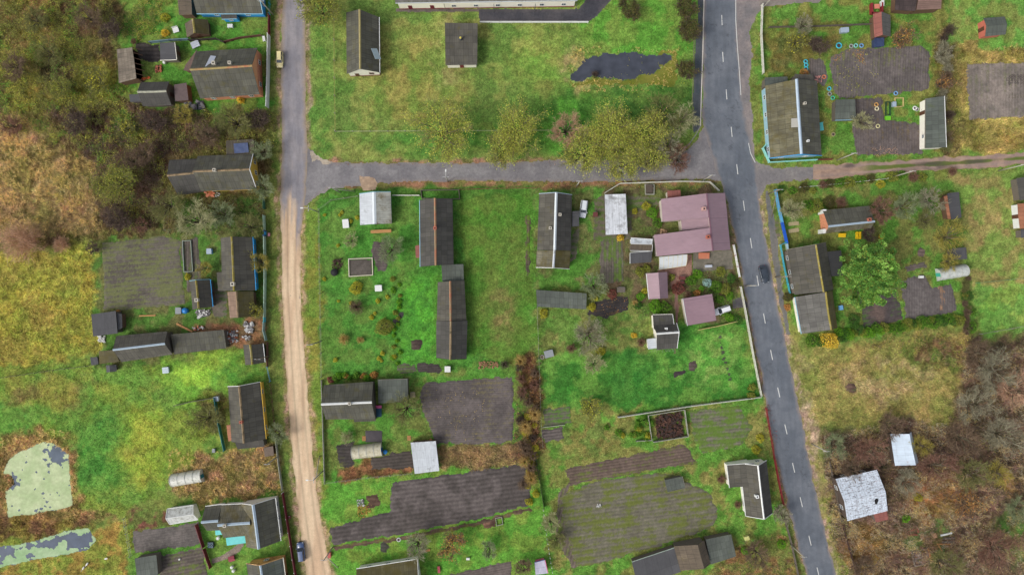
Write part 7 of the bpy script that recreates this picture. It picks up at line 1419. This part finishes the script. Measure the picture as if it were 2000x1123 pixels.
# ------------------------------------------------------------------ garden things
def build_things():
    wh = WHITE(); wood = woodmat('raw_wood', (190, 140, 88)); gt = woodmat('grey_timber', (104, 96, 86)); blk = M('black_rubber', (30, 30, 32), .8, .1); soilm = M('bed_soil', (74, 64, 60), .95, .25, 6, .4)
    def ring(x, y, r, rgb, label, grp='painted tyre planters in the eastern garden'):
        p = W(x, y, 0); m = MB(); m.torus((0, 0, .14), r, .13); o = m.build('tyre_planter', M('ring_%d_%d_%d' % rgb, rgb, .55, .12, 3), None, smooth=True, label=label, category='planter', group=grp); o.location = p; m = MB(); m.tube((0, 0, .02), (0, 0, .12), r * .85, r * .85, 14); m.build('soil', soilm, o)
    tq, gy, oc, bl = (70, 190, 206), (150, 156, 150), (196, 150, 84), (110, 160, 200)
    for x, y, c, l in ((1573, 121, tq, 'northernmost turquoise planter ring in the row of four beside the plot'), (1574, 128, tq, 'second from the top of the four turquoise planter rings in a row'), (1574, 135, tq, 'third from the top of the four turquoise planter rings in a row'), (1575, 142, tq, 'southernmost turquoise planter ring of the four in a row'), (1671, 90, (120, 190, 180), 'faded green planter ring at the north edge of the tilled plot'), (1682, 90, bl, 'light blue planter ring at the north edge of the tilled plot'),
                       (1662, 91, gy, 'grey planter ring among fallen yellow leaves'), (1609, 151, (206, 124, 84), 'orange planter ring by the mossy grey house'), (1619, 174, tq, 'turquoise planter ring on the bare path'), (1620, 184, gy, 'greyish planter ring below the turquoise one on the bare path'), (1626, 192, (70, 190, 150), 'sea-green planter ring at the shed corner'), (1749, 183, bl, 'blue planter ring on the bright grass below the tilled plot'),
                       (1711, 205, oc, 'small ochre planter ring in the dark bed'), (1712, 213, (214, 206, 170), 'cream planter ring in the dark bed under the ochre one'), (1714, 247, (206, 200, 150), 'cream planter ring near the middle of the dark bed'), (1786, 212, (230, 230, 226), 'white planter ring on grass beside the long narrow shed'), (1790, 214, gy, 'grey planter ring touching the white one by the narrow shed'), (1627, 263, (150, 140, 100), 'weathered planter ring beside the turquoise bench'),
                       (1059, 697, (170, 164, 150), 'concrete-grey planter ring by the fence gate on the dark green lawn'), (779, 1053, (200, 200, 196), 'white planter ring on the bottom lawn')):
        ring(x, y, .42, c, l)
    ring(1638, 90, .62, (60, 190, 214), 'largest turquoise planter ring, under the yellow leaves')
    def case(name, x, y, dx, dy, h, rz, mat, label, cat, lid=None, lidmat=None):
        p = W(x, y, h); o = thing(name, label, cat, (p.x, p.y, 0), rz); m = MB(); m.box((0, 0, h / 2), (dx * .94, dy * .94, h)); m.build('body', mat, o); m = MB(); m.box((0, 0, h + .03), (dx, dy, .07))
        m.build('lid', lidmat or mat, o); m = MB(); m.bar((-dx * .3, dy * .52, h + .05), (dx * .3, dy * .52, h + .05), .05, .05); m.build('handle', M('dull_metal', (150, 150, 150), .4, .05, metal=.8), o); return o
    case('storage_chest', 675, 437, 1.5, 2.1, .8, .1, wh, 'white chest on the lawn left of the white-roofed garage', 'chest'); case('storage_chest', 739, 563, 1.7, 1.5, .7, .05, wh, 'white chest with a dark knob on the lawn beside the weed row', 'chest'); case('storage_chest', 874, 721, 1.4, 1.4, .9, 0, wh, 'white chest at the south end of the long barn', 'chest')
    case('storage_chest', 1650, 59, 2.0, 1.2, .9, .08, M('pale_blue_metal', (160, 176, 190), .5, .1), 'pale blue metal table-chest by the garden fence', 'chest'); case('storage_chest', 408, 491, 1.2, 1.3, .9, .05, M('pale_blue_metal', (160, 176, 190), .5, .1), 'light blue chest beside the blue-walled house', 'chest'); case('storage_chest', 422, 779, 1.2, 1.1, .9, .1, M('pale_blue_metal', (160, 176, 190), .5, .1), 'light blue chest at the corner of the teal fence', 'chest')
    case('storage_chest', 348, 607, 1.4, 1.5, .7, 0, M('grey_box', (140, 146, 148), .7, .12), 'grey crate beside the blue barrel', 'crate'); case('storage_chest', 1643, 601, .9, 1.1, .6, .1, M('sky_box', (110, 166, 214), .5, .08), 'sky-blue crate behind the half-ruined barn', 'crate'); case('storage_chest', 1384, 566 - 46, 1.7, .6, .5, .05, M('pale_metal', (190, 196, 206), .4, .1, 1), 'pale metal trough beside the grey yard', 'trough')
    case('storage_chest', 914, 1091, .8, .5, .5, 0, wh, 'tiny white case on the bottom lawn', 'crate'); case('storage_chest', 417, 880, .7, .9, .6, 0, M('grey_box', (140, 146, 148), .7, .12), 'small grey case in the dry grass', 'crate'); case('beehive', 1800, 541, 1.0, .6, .6, 0, wh, 'white case beside the weathered greenhouse', 'crate'); case('dog_kennel', 1459, 1051, 1.2, 1.0, .8, .3, M('pale_yellow_metal', (206, 206, 130), .6, .1), 'pale yellow hutch south of the L-shaped house', 'hutch')
    case('storage_chest', 806, 771, 1.2, 1.3, .5, .05, woodmat('pale_wood', (170, 156, 120)), 'pale wooden case east of the flat green-grey garage', 'crate'); case('water_tank', 1163, 419, 1.1, 1.1, 1.0, 0, redm := M('rust_red_metal', (104, 52, 48), .6, .15), 'rust-red tank on the path east of the white car', 'tank'); case('water_tank', 643, 1084, .7, 1.3, .8, .1, M('brick_red_plastic', (176, 84, 76), .6, .1), 'brick-red bin beside the sand road pole', 'bin')
    case('storage_chest', 1213, 566, 2.0, 1.3, .7, 0, gt, 'grey timber box at the head of the black soil plot', 'crate'); case('storage_chest', 1072, 691, 2.2, 1.7, .9, .25, M('grey_box', (140, 146, 148), .7, .12), 'grey timber hutch by the fence corner of the dark green lawn', 'hutch'); case('water_tank', 565, 1010, .6, .6, .5, 0, redm, 'round-topped red post box on the verge by the maroon fence', 'box')
    case('firewood_box', 1268, 369, 1.7, 2.0, .8, 0, gt, 'slatted compost box in the mauve house garden', 'compost box', lidmat=woodmat('dark_slats', (84, 74, 64))); case('swing_seat', 1333, 566 - 23, 1.4, .9, .9, 0, redm, 'dark red garden bench-box on the brick paving', 'bench'); case('store_box', 1332, 546 + 6, 1.1, .7, .5, 0, redm, 'small red-brown step box at the head of the brick path', 'box')
    def barrel(x, y, r, h, mat, label, lid=True, cat='barrel'):
        p = W(x, y, h); m = MB(); n = 14; m.rings([[Vector((rr * math.cos(6.283 * j / n), rr * math.sin(6.283 * j / n), z)) for j in range(n)] for rr, z in ((r * .9, 0), (r, h * .3), (r, h * .7), (r * .93, h))]); o = m.build('barrel', mat, None, smooth=True, label=label, category=cat); o.location = (p.x, p.y, 0)
        m = MB(); m.torus((0, 0, h), r * .9, .03, 14, 6); m.build('rim', mat, o); return o
    barrel(360, 607, .7, 1.1, M('blue_plastic', (24, 120, 190), .4, .06), 'bright blue barrel at the corner of the big plot'); barrel(425, 1051, .42, .8, wh, 'white bucket-barrel on the lawn of the cross-gabled house'); barrel(452, 1108, .38, .8, wh, 'upper white drum by the bottom garden'); barrel(455, 1115, .38, .8, wh, 'lower white drum by the bottom garden'); barrel(350, 1092, .22, .4, wh, 'tiny white pail on the weedy bed'); barrel(652, 532, .9, 1.0, blk, 'black plastic barrel on the burnt patch of the west lawn'); barrel(320, 122, .36, .7, wh, 'white drum in front of the grey felt-roofed shed'); barrel(752, 883, .5, .9, M('blue_plastic', (24, 120, 190), .4, .06), 'blue barrel at the end of the cream greenhouse'); barrel(841, 859, .35, .5, wood, 'wooden tub by the white corrugated shed', cat='tub')
    def bench(x, y, L, wd, rz, mat, label, back=False, name='garden_bench', cat='bench', h=.45):
        p = W(x, y, h); o = thing(name, label, cat, (p.x, p.y, 0), rz); m = MB()
        for k in range(3): m.box((0, (k - 1) * wd / 3, h), (L, wd / 3 - .03, .05))
        m.build('seat', mat, o)
        for sx in (-1, 1): m = MB(); m.box((sx * L * .42, 0, h / 2 - .02), (.08, wd * .9, h - .04)); m.build('leg', mat, o)
        if back: m = MB(); m.box((0, wd * .5, h + .3), (L, .05, .4)); m.build('backrest', mat, o)
    ym = M('bright_yellow_paint', (238, 196, 24), .5, .06); bench(1645, 460, 1.7, .9, 0, ym, 'bright yellow bench against the small brick-walled house', True); bench(1674.5, 460, .5, 1.8, 0, ym, 'narrow yellow bench standing away from the wall, left of a pair'); bench(1680, 460, .5, 1.8, 0, ym, 'narrow yellow bench standing away from the wall, right of a pair')
    bench(1604, 248, 1.0, 1.9, .15, M('turquoise_paint', (70, 196, 200), .5, .1, 2), 'turquoise bench beside the mossy grey house', True); rd = M('dark_red_paint', (134, 36, 44), .6, .1)
    o = thing('garden_arbour', 'dark red U-shaped seat around a pink table at the top edge', 'arbour', W(1714, 18, 0)); L0 = Vector(o.location)
    for q, nm in (((W(1702, 18, .5), (.5, 2.6, .9)), 'bench'), ((W(1722, 16, .5), (.4, 2.4, .9)), 'bench'), ((W(1711, 27, .5), (2.4, .35, .9)), 'bench')): m = MB(); m.box((q[0].x, q[0].y, .45), q[1]); m.build(nm, rd, o, loc=L0)
    m = MB(); p = W(1713, 13, .75); m.box((p.x, p.y, .74), (1.3, 1.1, .06)); m.tube((p.x, p.y, 0), (p.x, p.y, .71), .1); m.build('table', M('pink_top', (214, 130, 108), .7, .12), o, loc=L0)
    case('storage_chest', 1724, 7, .7, 1.4, .8, 0, wh, 'white cupboard lying by the dark red arbour', 'cupboard')
    bench(1375, 500, 2.6, 1.4, 0, M('terracotta_paint', (196, 122, 92), .7, .12), 'terracotta swing bench in the grey yard', True, h=.7); bench(343, 59, 1.4, 1.3, .3, wh, 'white plastic seat on the bright lawn', True, 'garden_chair', 'chair'); bench(381, 87, 2.0, 1.6, .4, M('pale_metal', (190, 196, 206), .4, .1, 1), 'broken white table frame on the grass above the brick house', name='broken_table', cat='table'); bench(449, 51, 1.3, .9, 0, wh, 'white table outside the blue house porch', name='garden_table', cat='table', h=.7); bench(515, 76, .6, 1.3, .2, wh, 'white step seat at the corner of the street fence', name='garden_chair', cat='chair'); bench(744, 452, 5.0, .8, .05, wood, 'long orange-brown plank shelf behind the garage', name='plank_shelf', cat='shelf', h=.8)
    bench(323, 723, 1.5, 1.5, .1, M('white_blue_frame', (190, 206, 212), .6, .1), 'square white-blue well frame in the bright green grass', name='well_frame', cat='well', h=.7); bench(833, 1075, 1.7, .5, .2, wood, 'little wooden bench on the bottom lawn'); bench(857, 1112, .6, 1.6, .1, M('red_white_paint', (200, 90, 96), .6, .2), 'red garden cart on the bottom lawn', name='garden_cart', cat='cart', h=.6)
    # pallets and planks
    def pallet(x, y, rz, label, mat=wood):
        p = W(x, y, 0); o = thing('pallet', label, 'pallet', p, rz); m = MB()
        for k in range(6): m.box((0, -.5 + k * .2, .13), (.85, .13, .03))
        m.build('deck', mat, o); m = MB()
        for k in (-.36, 0, .36): m.box((k, 0, .06), (.1, 1.15, .11))
        m.build('bearers', mat, o)
    pallet(799, 855, .05, 'orange pallet north of the white corrugated shed'); pallet(711, 856, .05, 'pallet standing beside the black tarpaulin-dark bed'); pallet(1825, 1045, .3, 'pale pallet in the scrub beside the metal scrap', woodmat('pinkish_wood', (204, 158, 124))); pallet(1801, 1047, .2, 'pinkish pallet near the log foundations', woodmat('pinkish_wood', (204, 158, 124)))
    def plank(a, b, w, h, mat, label, z=.12, name='plank'):
        m = MB(); m.bar(W(*a, z), W(*b, z), w, h); m.build(name, mat, None, label=label, category='plank', loc=None)
    plank((345, 632), (376, 648), .45, .2, wood, 'long orange beam lying on the grass above the low shed'); plank((272, 617), (304, 616), .3, .16, wood, 'thin plank lying along the plot edge'); plank((1837, 1045), (1859, 1040), .4, .3, wh, 'white pipe-like pole in the tan scrub', name='white_pole'); plank((1842, 1051), (1864, 1050), .5, .35, gt, 'upper grey log in the tan scrub', name='log'); plank((1840, 1058), (1864, 1057), .5, .35, gt, 'lower grey log in the tan scrub', name='log'); plank((1830, 1062), (1857, 1062), .3, .2, wood, 'yellow beam under the two grey logs'); plank((1833, 1064), (1840, 1076), .25, .2, wood, 'short slanting yellow beam below the logs')
    plank((1838, 569 - 180), (1848, 425), .12, .1, gt, 'grey board leaning by the rust-striped shed') if 0 else None
    plank((1540, 438), (1560, 436), .9, .1, woodmat('pale_wood', (170, 156, 120)), 'upper pale board walk on the grass inside the blue fence', .05, 'boardwalk'); plank((1540, 452), (1560, 449), .9, .1, woodmat('pale_wood', (170, 156, 120)), 'lower pale board walk on the grass inside the blue fence', .05, 'boardwalk')
    rs = M('rusty_iron', (124, 74, 58), .85, .3, 3); o = thing('metal_scrap', 'rusty triangular metal frame lying in the scrub', 'scrap', W(1783, 1038, 0)); m = MB()
    for a, b in (((1770, 1040), (1792, 1030)), ((1792, 1030), (1794, 1040)), ((1775, 1043), (1792, 1044)), ((1770, 1040), (1775, 1043))): m.bar(W(*a, .3), W(*b, .3), .35, .2)
    m.build('frame', rs, o, loc=o.location)
    o = thing('log_foundation', 'square log foundation filled with pale rubble in the scrub', 'ruin', W(1800, 1086, 0)); L0 = Vector(o.location); c4 = [(1781, 1078), (1812, 1069), (1820, 1096), (1787, 1105)]
    for i in range(4): m = MB(); m.tube(W(*c4[i], .3), W(*c4[(i + 1) % 4], .3), .25, .2, 8); m.build('log', woodmat('fresh_logs', (182, 124, 74)) if i == 1 else gt, o, loc=L0, smooth=True)
    m = MB(); rn = random.Random(4)
    for k in range(60): p = W(rn.uniform(1785, 1814), rn.uniform(1076, 1098), 0); r = rn.uniform(.15, .4); m.blob((p.x, p.y, .15), (r, r * .8, .25), 6, 4, .3, rn)
    m.build('rubble', M('pale_rubble', (150, 140, 136), .9, .35, 2), o, loc=L0)
    # heaps
    def heap(pts, n, mats, label, seed, name='rubble_heap', cat='rubble', r=(.15, .45), h=.5):
        n = int(n * (1.8 if r[0] >= .1 else 1)); r = (r[0] * .75, r[1] * .7); rn = random.Random(seed); P = np.array(pts, float); o = thing(name, label, cat, W(*P.mean(0), 0)); L0 = Vector(o.location)
        for k, (mt, nm) in enumerate(mats):
            m = MB()
            for i in range(n // len(mats)):
                while True:
                    x, y = rn.uniform(P[:, 0].min(), P[:, 0].max()), rn.uniform(P[:, 1].min(), P[:, 1].max())
                    if poly_sd(np.array([x]), np.array([y]), P)[0] > 0: break
                p = W(x, y, 0); q = rn.uniform(*r); Mx = Matrix.Rotation(rn.uniform(0, 6), 4, 'Z') @ Matrix.Rotation(rn.uniform(-.6, .6), 4, 'X')
                if rn.random() < .78: m.box((p.x, p.y, rn.uniform(.1, h)), (q * 2, q * 1.1, q * .5), M=Mx)
                else: m.blob((p.x, p.y, rn.uniform(.1, h * .7)), (q, q * .8, q * .6), 6, 4, .35, rn)
            m.build(nm, mt, o, loc=L0)
    white_r = M('white_rubble', (206, 206, 202), .8, .25, 3); grey_r = M('grey_rubble', (130, 126, 126), .85, .3, 3); org = M('brick_rubble', (184, 108, 80), .85, .25, 3)
    heap([(382, 606), (412, 604), (410, 618), (388, 622)], 60, ((white_r, 'white_pieces'), (grey_r, 'grey_pieces')), 'heap of white rubble at the foot of the trimmed dark shed', 3); heap([(440, 648), (464, 646), (466, 668), (446, 672)], 50, ((white_r, 'white_pieces'), (grey_r, 'grey_pieces'), (org, 'brick_pieces')), 'rubble heap with orange bricks at the east end of the low shed', 4); heap([(478, 630), (496, 630), (494, 650), (482, 648)], 36, ((white_r, 'white_sheets'), (grey_r, 'grey_sheets')), 'scattered white sheet scraps on bare earth by the faded green fence', 5, r=(.2, .6))
    heap([(378, 640), (396, 636), (400, 642), (380, 646)], 20, ((white_r, 'white_pieces'), (org, 'brick_pieces')), 'small strip of rubble along the low shed roof edge', 6); heap([(474, 656), (490, 656), (490, 664), (476, 664)], 16, ((white_r, 'white_pieces'), (grey_r, 'grey_pieces')), 'small pile of white rags on green weeds', 7); heap([(604 - 300 + 0, 131), (316, 127), (316, 142), (304, 144)], 26, ((org, 'bricks'), (M('rusty_iron', (124, 74, 58), .85, .3, 3), 'brown_bricks')), 'pile of orange bricks on the lawn beside the dark gabled shed', 8, name='brick_pile', cat='bricks'); heap([(278, 152), (292, 151), (292, 157), (279, 158)], 10, ((M('orange_plastic', (232, 112, 60), .6, .1), 'tiles'),), 'small stack of bright orange tiles by the open barn', 9, name='tile_stack', cat='tiles')
    heap([(192, 656), (206, 655), (206, 668), (194, 668)], 22, ((white_r, 'white_pieces'),), 'white scraps south of the square flat shed', 10); heap([(362, 202), (398, 200), (400, 214), (364, 216)], 22, ((M('grey_sheet', (110, 108, 110), .6, .2), 'grey_sheets'), (M('dark_sheet', (62, 66, 76), .5, .2), 'dark_sheets')), 'grey sheets and tarpaulin heaped behind the brick house', 11, r=(.4, 1.0), name='sheet_heap', cat='scrap'); heap([(402, 376), (418, 376), (418, 384), (402, 384)], 8, ((M('orange_sheet', (220, 134, 100), .6, .1), 'orange_sheet'),), 'orange board stack under the yellow house eave', 12, r=(.4, .7), name='board_stack', cat='boards'); heap([(420, 374), (430, 375), (430, 388), (421, 388)], 10, ((wh, 'white_pieces'), (blk, 'black_pieces')), 'white and black household scrap beside the orange board stack', 13, name='scrap_heap', cat='scrap')
    heap([(650, 508), (668, 504), (672, 514), (660, 532), (648, 530)], 46, ((M('burnt_earth', (72, 52, 44), .95, .3, 5), 'charred_wood'),), 'burnt brushwood heap on the west lawn', 14, name='brush_heap', cat='brushwood', r=(.1, .4), h=.5); heap([(697, 975), (711, 974), (712, 986), (699, 987)], 26, ((grey_r, 'grey_stones'), (white_r, 'white_stones')), 'pile of pale stones beside the earth pit', 15, name='stone_pile', cat='stones', r=(.12, .3)); heap([(935, 706), (972, 706), (972, 718), (935, 720)], 60, ((M('dry_stalks', (150, 116, 84), .95, .3, 5), 'stalks'),), 'heap of dry brown stalks at the south of the narrow lawn', 16, name='stalk_heap', cat='compost', r=(.12, .4), h=.4)
    heap([(1164, 983), (1174, 982), (1174, 989), (1165, 990)], 12, ((white_r, 'white_stones'),), 'small white stone pile in the striped field', 17, name='stone_pile', cat='stones', r=(.12, .25)); heap([(1280, 812), (1330, 804), (1334, 850), (1284, 855)], 240, ((M('compost_brown', (84, 56, 44), .95, .35, 5), 'brown_compost'), (M('compost_dark', (60, 46, 40), .95, .35, 5), 'dark_compost')), 'reddish-brown compost filling the grey board pen', 18, name='compost_heap', cat='compost', r=(.2, .6), h=.6); heap([(1266, 682), (1318, 680), (1316, 686), (1270, 688)], 60, ((grey_r, 'stones'), (M('buff_stone', (150, 144, 130), .9, .25), 'buff_stones')), 'row of pale stones along the charcoal house', 19, name='stone_row', cat='stones', r=(.06, .14), h=.15)
    heap([(1290, 448 + 0), (1302, 450), (1300, 458), (1290, 456)], 14, ((M('ochre_stone', (190, 154, 120), .9, .2), 'stones'),), 'heap of ochre stones beside the lower mauve wing', 20, name='stone_pile', cat='stones'); heap([(1625, 205), (1632, 203), (1632, 236), (1627, 236)], 30, ((wh, 'white_jars'), (M('brown_jar', (130, 80, 56), .5, .2), 'brown_jars')), 'row of jars and pots along the low felt-roofed shed', 21, name='pot_row', cat='pots', r=(.12, .3)); heap([(1590, 150), (1604, 150), (1604, 160), (1592, 164)], 14, ((M('pink_pots', (214, 150, 140), .6, .2), 'pots'),), 'pink pots at the back of the mossy grey house', 22, name='pot_row', cat='pots', r=(.12, .3))
    # frames, bed edging, crates
    def frame(pts, w, h, mat, label, name='bed_frame', cat='bed frame'):
        Q = [W(x, y, h / 2 + .02) for x, y in pts]; c = sum(Q, Vector()) / len(Q); o = thing(name, label, cat, (c.x, c.y, 0))
        for i in range(len(Q)): a, b = Q[i], Q[(i + 1) % len(Q)]; t = (b - a).normalized(); m = MB(); m.bar(a + t * w / 2, b + t * w / 2, w, h); m.build('edge_board', mat, o, loc=o.location)
    frame([(681, 506), (727, 504), (728, 537), (682, 540)], .2, .35, woodmat('cream_boards', (206, 196, 178)), 'cream-edged raised bed full of dark soil on the west lawn'); frame([(357, 471), (373, 470), (377, 530), (360, 531)], .14, .5, M('grey_green_metal', (140, 152, 138), .6, .2), 'empty rectangular greenhouse base west of the blue-walled house'); frame([(822, 372), (896, 371), (898, 389), (824, 388)], .16, .5, gt, 'mossy bed edged with boards at the north end of the long dark house')
    frame([(1730, 200), (1738, 200), (1738, 226), (1730, 226)], .14, .4, M('dark_green_paint', (30, 70, 46), .6, .1), 'dark green bed frame between the plots'); frame([(1260, 361), (1277, 361), (1277, 380), (1261, 380)], .18, .6, gw_ := woodmat('silver_boards', (160, 160, 146)), 'silver board frame round the compost box'); frame([(968, 1011), (980, 1009), (982, 1023), (970, 1026)], .12, .4, woodmat('silver_boards', (160, 160, 146)), 'silver cold frame beside the leafy pit on the bottom lawn')
    frame([(1748, 192), (1764, 192), (1764, 208), (1748, 210)], .14, .4, woodmat('yellow_rail', (196, 178, 116)), 'straw-coloured bed frame below the tilled plot'); case('rain_tank', 1735, 231, 1.2, 1.0, .5, 0, M('lime_plastic', (110, 190, 40), .5, .06), 'lime green box at the end of the dark green bed frame', 'box'); case('rain_tank', 1747, 204, .9, 1.2, .6, 0, M('pale_blue_metal', (160, 176, 190), .5, .1), 'pale blue box in the dark bed', 'box')
    o = thing('tyre_stack', 'dark crate of four black pipes beside the maroon fence', 'crate', (W(411, 1064, .5).x, W(411, 1064, .5).y, 0)); m = MB(); m.box((0, 0, .25), (1.4, 1.4, .5)); m.build('crate', M('navy_crate', (34, 52, 66), .5, .1), o)
    for sx in (-.33, .33):
        for sy in (-.33, .33): m = MB(); m.torus((sx, sy, .56), .24, .07, 14, 6); m.build('ring', M('pale_ring', (112, 140, 156), .5, .1), o, smooth=True)
    o = thing('covered_cart', 'cart covered with a blue and pink blanket beside the white-ridged house', 'cart', (W(739, 803, .8).x, W(739, 803, .8).y, 0)); m = MB(); m.box((0, 0, .35), (1.1, 2.5, .5)); m.build('tray', gt, o)
    m = MB(); rows = [[Vector((x, y, .66 + .06 * math.sin(3 * x + 2 * y) - (.2 if abs(x) > .6 else 0))) for x in (-.72, -.5, 0, .5, .72)] for y in (-1.4, -.9, -.3, .3, .75)]; m.add([v for r in rows for v in r], [(i * 5 + j, i * 5 + j + 1, i * 5 + j + 6, i * 5 + j + 5) for i in range(4) for j in range(4)]); m.build('blue_blanket', M('teal_cloth', (44, 84, 104), .8, .2, 4), o, smooth=True)
    m = MB(); rows = [[Vector((x, y, .69 + .06 * math.sin(3 * x + 2 * y) - (.2 if abs(x) > .6 else 0))) for x in (-.73, -.5, 0, .5, .73)] for y in (.7, 1.05, 1.4)]; m.add([v for r in rows for v in r], [(i * 5 + j, i * 5 + j + 1, i * 5 + j + 6, i * 5 + j + 5) for i in range(2) for j in range(4)]); m.build('pink_blanket', M('pink_cloth', (232, 110, 160), .8, .12, 3), o, smooth=True)
    for sx in (-.5, .5): m = MB(); m.tube((sx - .05, -.3, .22), (sx + .05, -.3, .22), .22, .22, 12); m.build('wheel', blk, o)
    p = W(452, 1091, .8); o = thing('dog_kennel', 'small maroon-roofed kennel on the lawn of the cross-gabled house', 'kennel', (p.x, p.y, 0), .3); m = MB(); m.box((0, 0, .35), (1.2, 1.0, .7)); m.build('wall', woodmat('brown_timber', (104, 78, 60)), o); m = MB(); m.add([(-.75, -.65, .68), (.75, -.65, .68), (.75, 0, 1.05), (-.75, 0, 1.05), (-.75, .65, .68), (.75, .65, .68)], [(0, 1, 2, 3), (3, 2, 5, 4)]); m.build('roof', M('maroon_tin', (150, 62, 74), .5, .1), o)
    tp = M('black_sheet', (66, 60, 64), .7, .2, 1.5); m = MB(); p = W(730, 852, 0); rows = [[Vector((p.x + x, p.y + y, .05 + .16 * (1 - (x / 2.1) ** 2) * (1 - (y / 1.5) ** 2) + .03 * math.sin(4 * x + 3 * y))) for x in np.linspace(-2.05, 2.05, 10)] for y in np.linspace(-1.4, 1.4, 8)]; m.add([v for r in rows for v in r], [(i * 10 + j, i * 10 + j + 1, i * 10 + j + 11, i * 10 + j + 10) for i in range(7) for j in range(9)]); m.build('black_tarpaulin', tp, None, smooth=True, label='black tarpaulin spread over a bed above the cream greenhouse', category='tarpaulin')
    # geese: one continuous body each
    def goose(x, y, rz, label, up=True):
        m = MB(); n = 10; sp = [(-.52, .36, .02), (-.44, .36, .09), (-.25, .34, .19), (0, .33, .22), (.2, .36, .17), (.32, .44, .09), (.38, .56, .055), (.42, .70, .048), (.47, .78, .06), (.54, .80, .062), (.60, .79, .04)] if up else [(-.52, .36, .02), (-.44, .36, .09), (-.25, .34, .19), (0, .33, .22), (.2, .34, .17), (.36, .34, .09), (.5, .28, .055), (.64, .2, .05), (.74, .15, .06), (.82, .13, .055), (.87, .11, .035)]
        m.rings([[Vector((px_, math.cos(6.283 * j / n) * r * 1.05, z + math.sin(6.283 * j / n) * r)) for j in range(n)] for px_, z, r in sp]); o = m.build('goose', M('goose_white', (236, 234, 228), .8, .06, 6, .2), None, smooth=True, label=label, category='goose', group='white geese by the lower pond'); p = W(x, y, .3); o.location = (p.x, p.y, 0); o.rotation_euler = (0, 0, rz); e = sp[-1]
        m = MB(); m.tube((e[0] - .01, 0, e[1]), (e[0] + .1, 0, e[1] - .03), .032, .012, 6); m.build('beak', M('goose_orange', (222, 130, 40), .6, .1), o)
        for s in (-1, 1): m = MB(); m.tube((.02, s * .09, .16), (.04, s * .09, .02), .022, .018, 6); m.box((.09, s * .09, .015), (.14, .09, .02)); m.build('leg', M('goose_orange', (222, 130, 40), .6, .1), o)
    goose(208, 1090, .2, 'white goose standing apart on the right, facing east'); goose(170, 1101, -2.2, 'white goose with lowered neck, upper one of the pair by the pond', False); goose(163, 1109, -2.0, 'white goose farthest down left, lower one of the pair by the pond')
build_ground(); build_roads(); build_plots(); build_houses(); build_fences(); build_poles(); build_cars(); build_things(); build_plants(); build_grass()
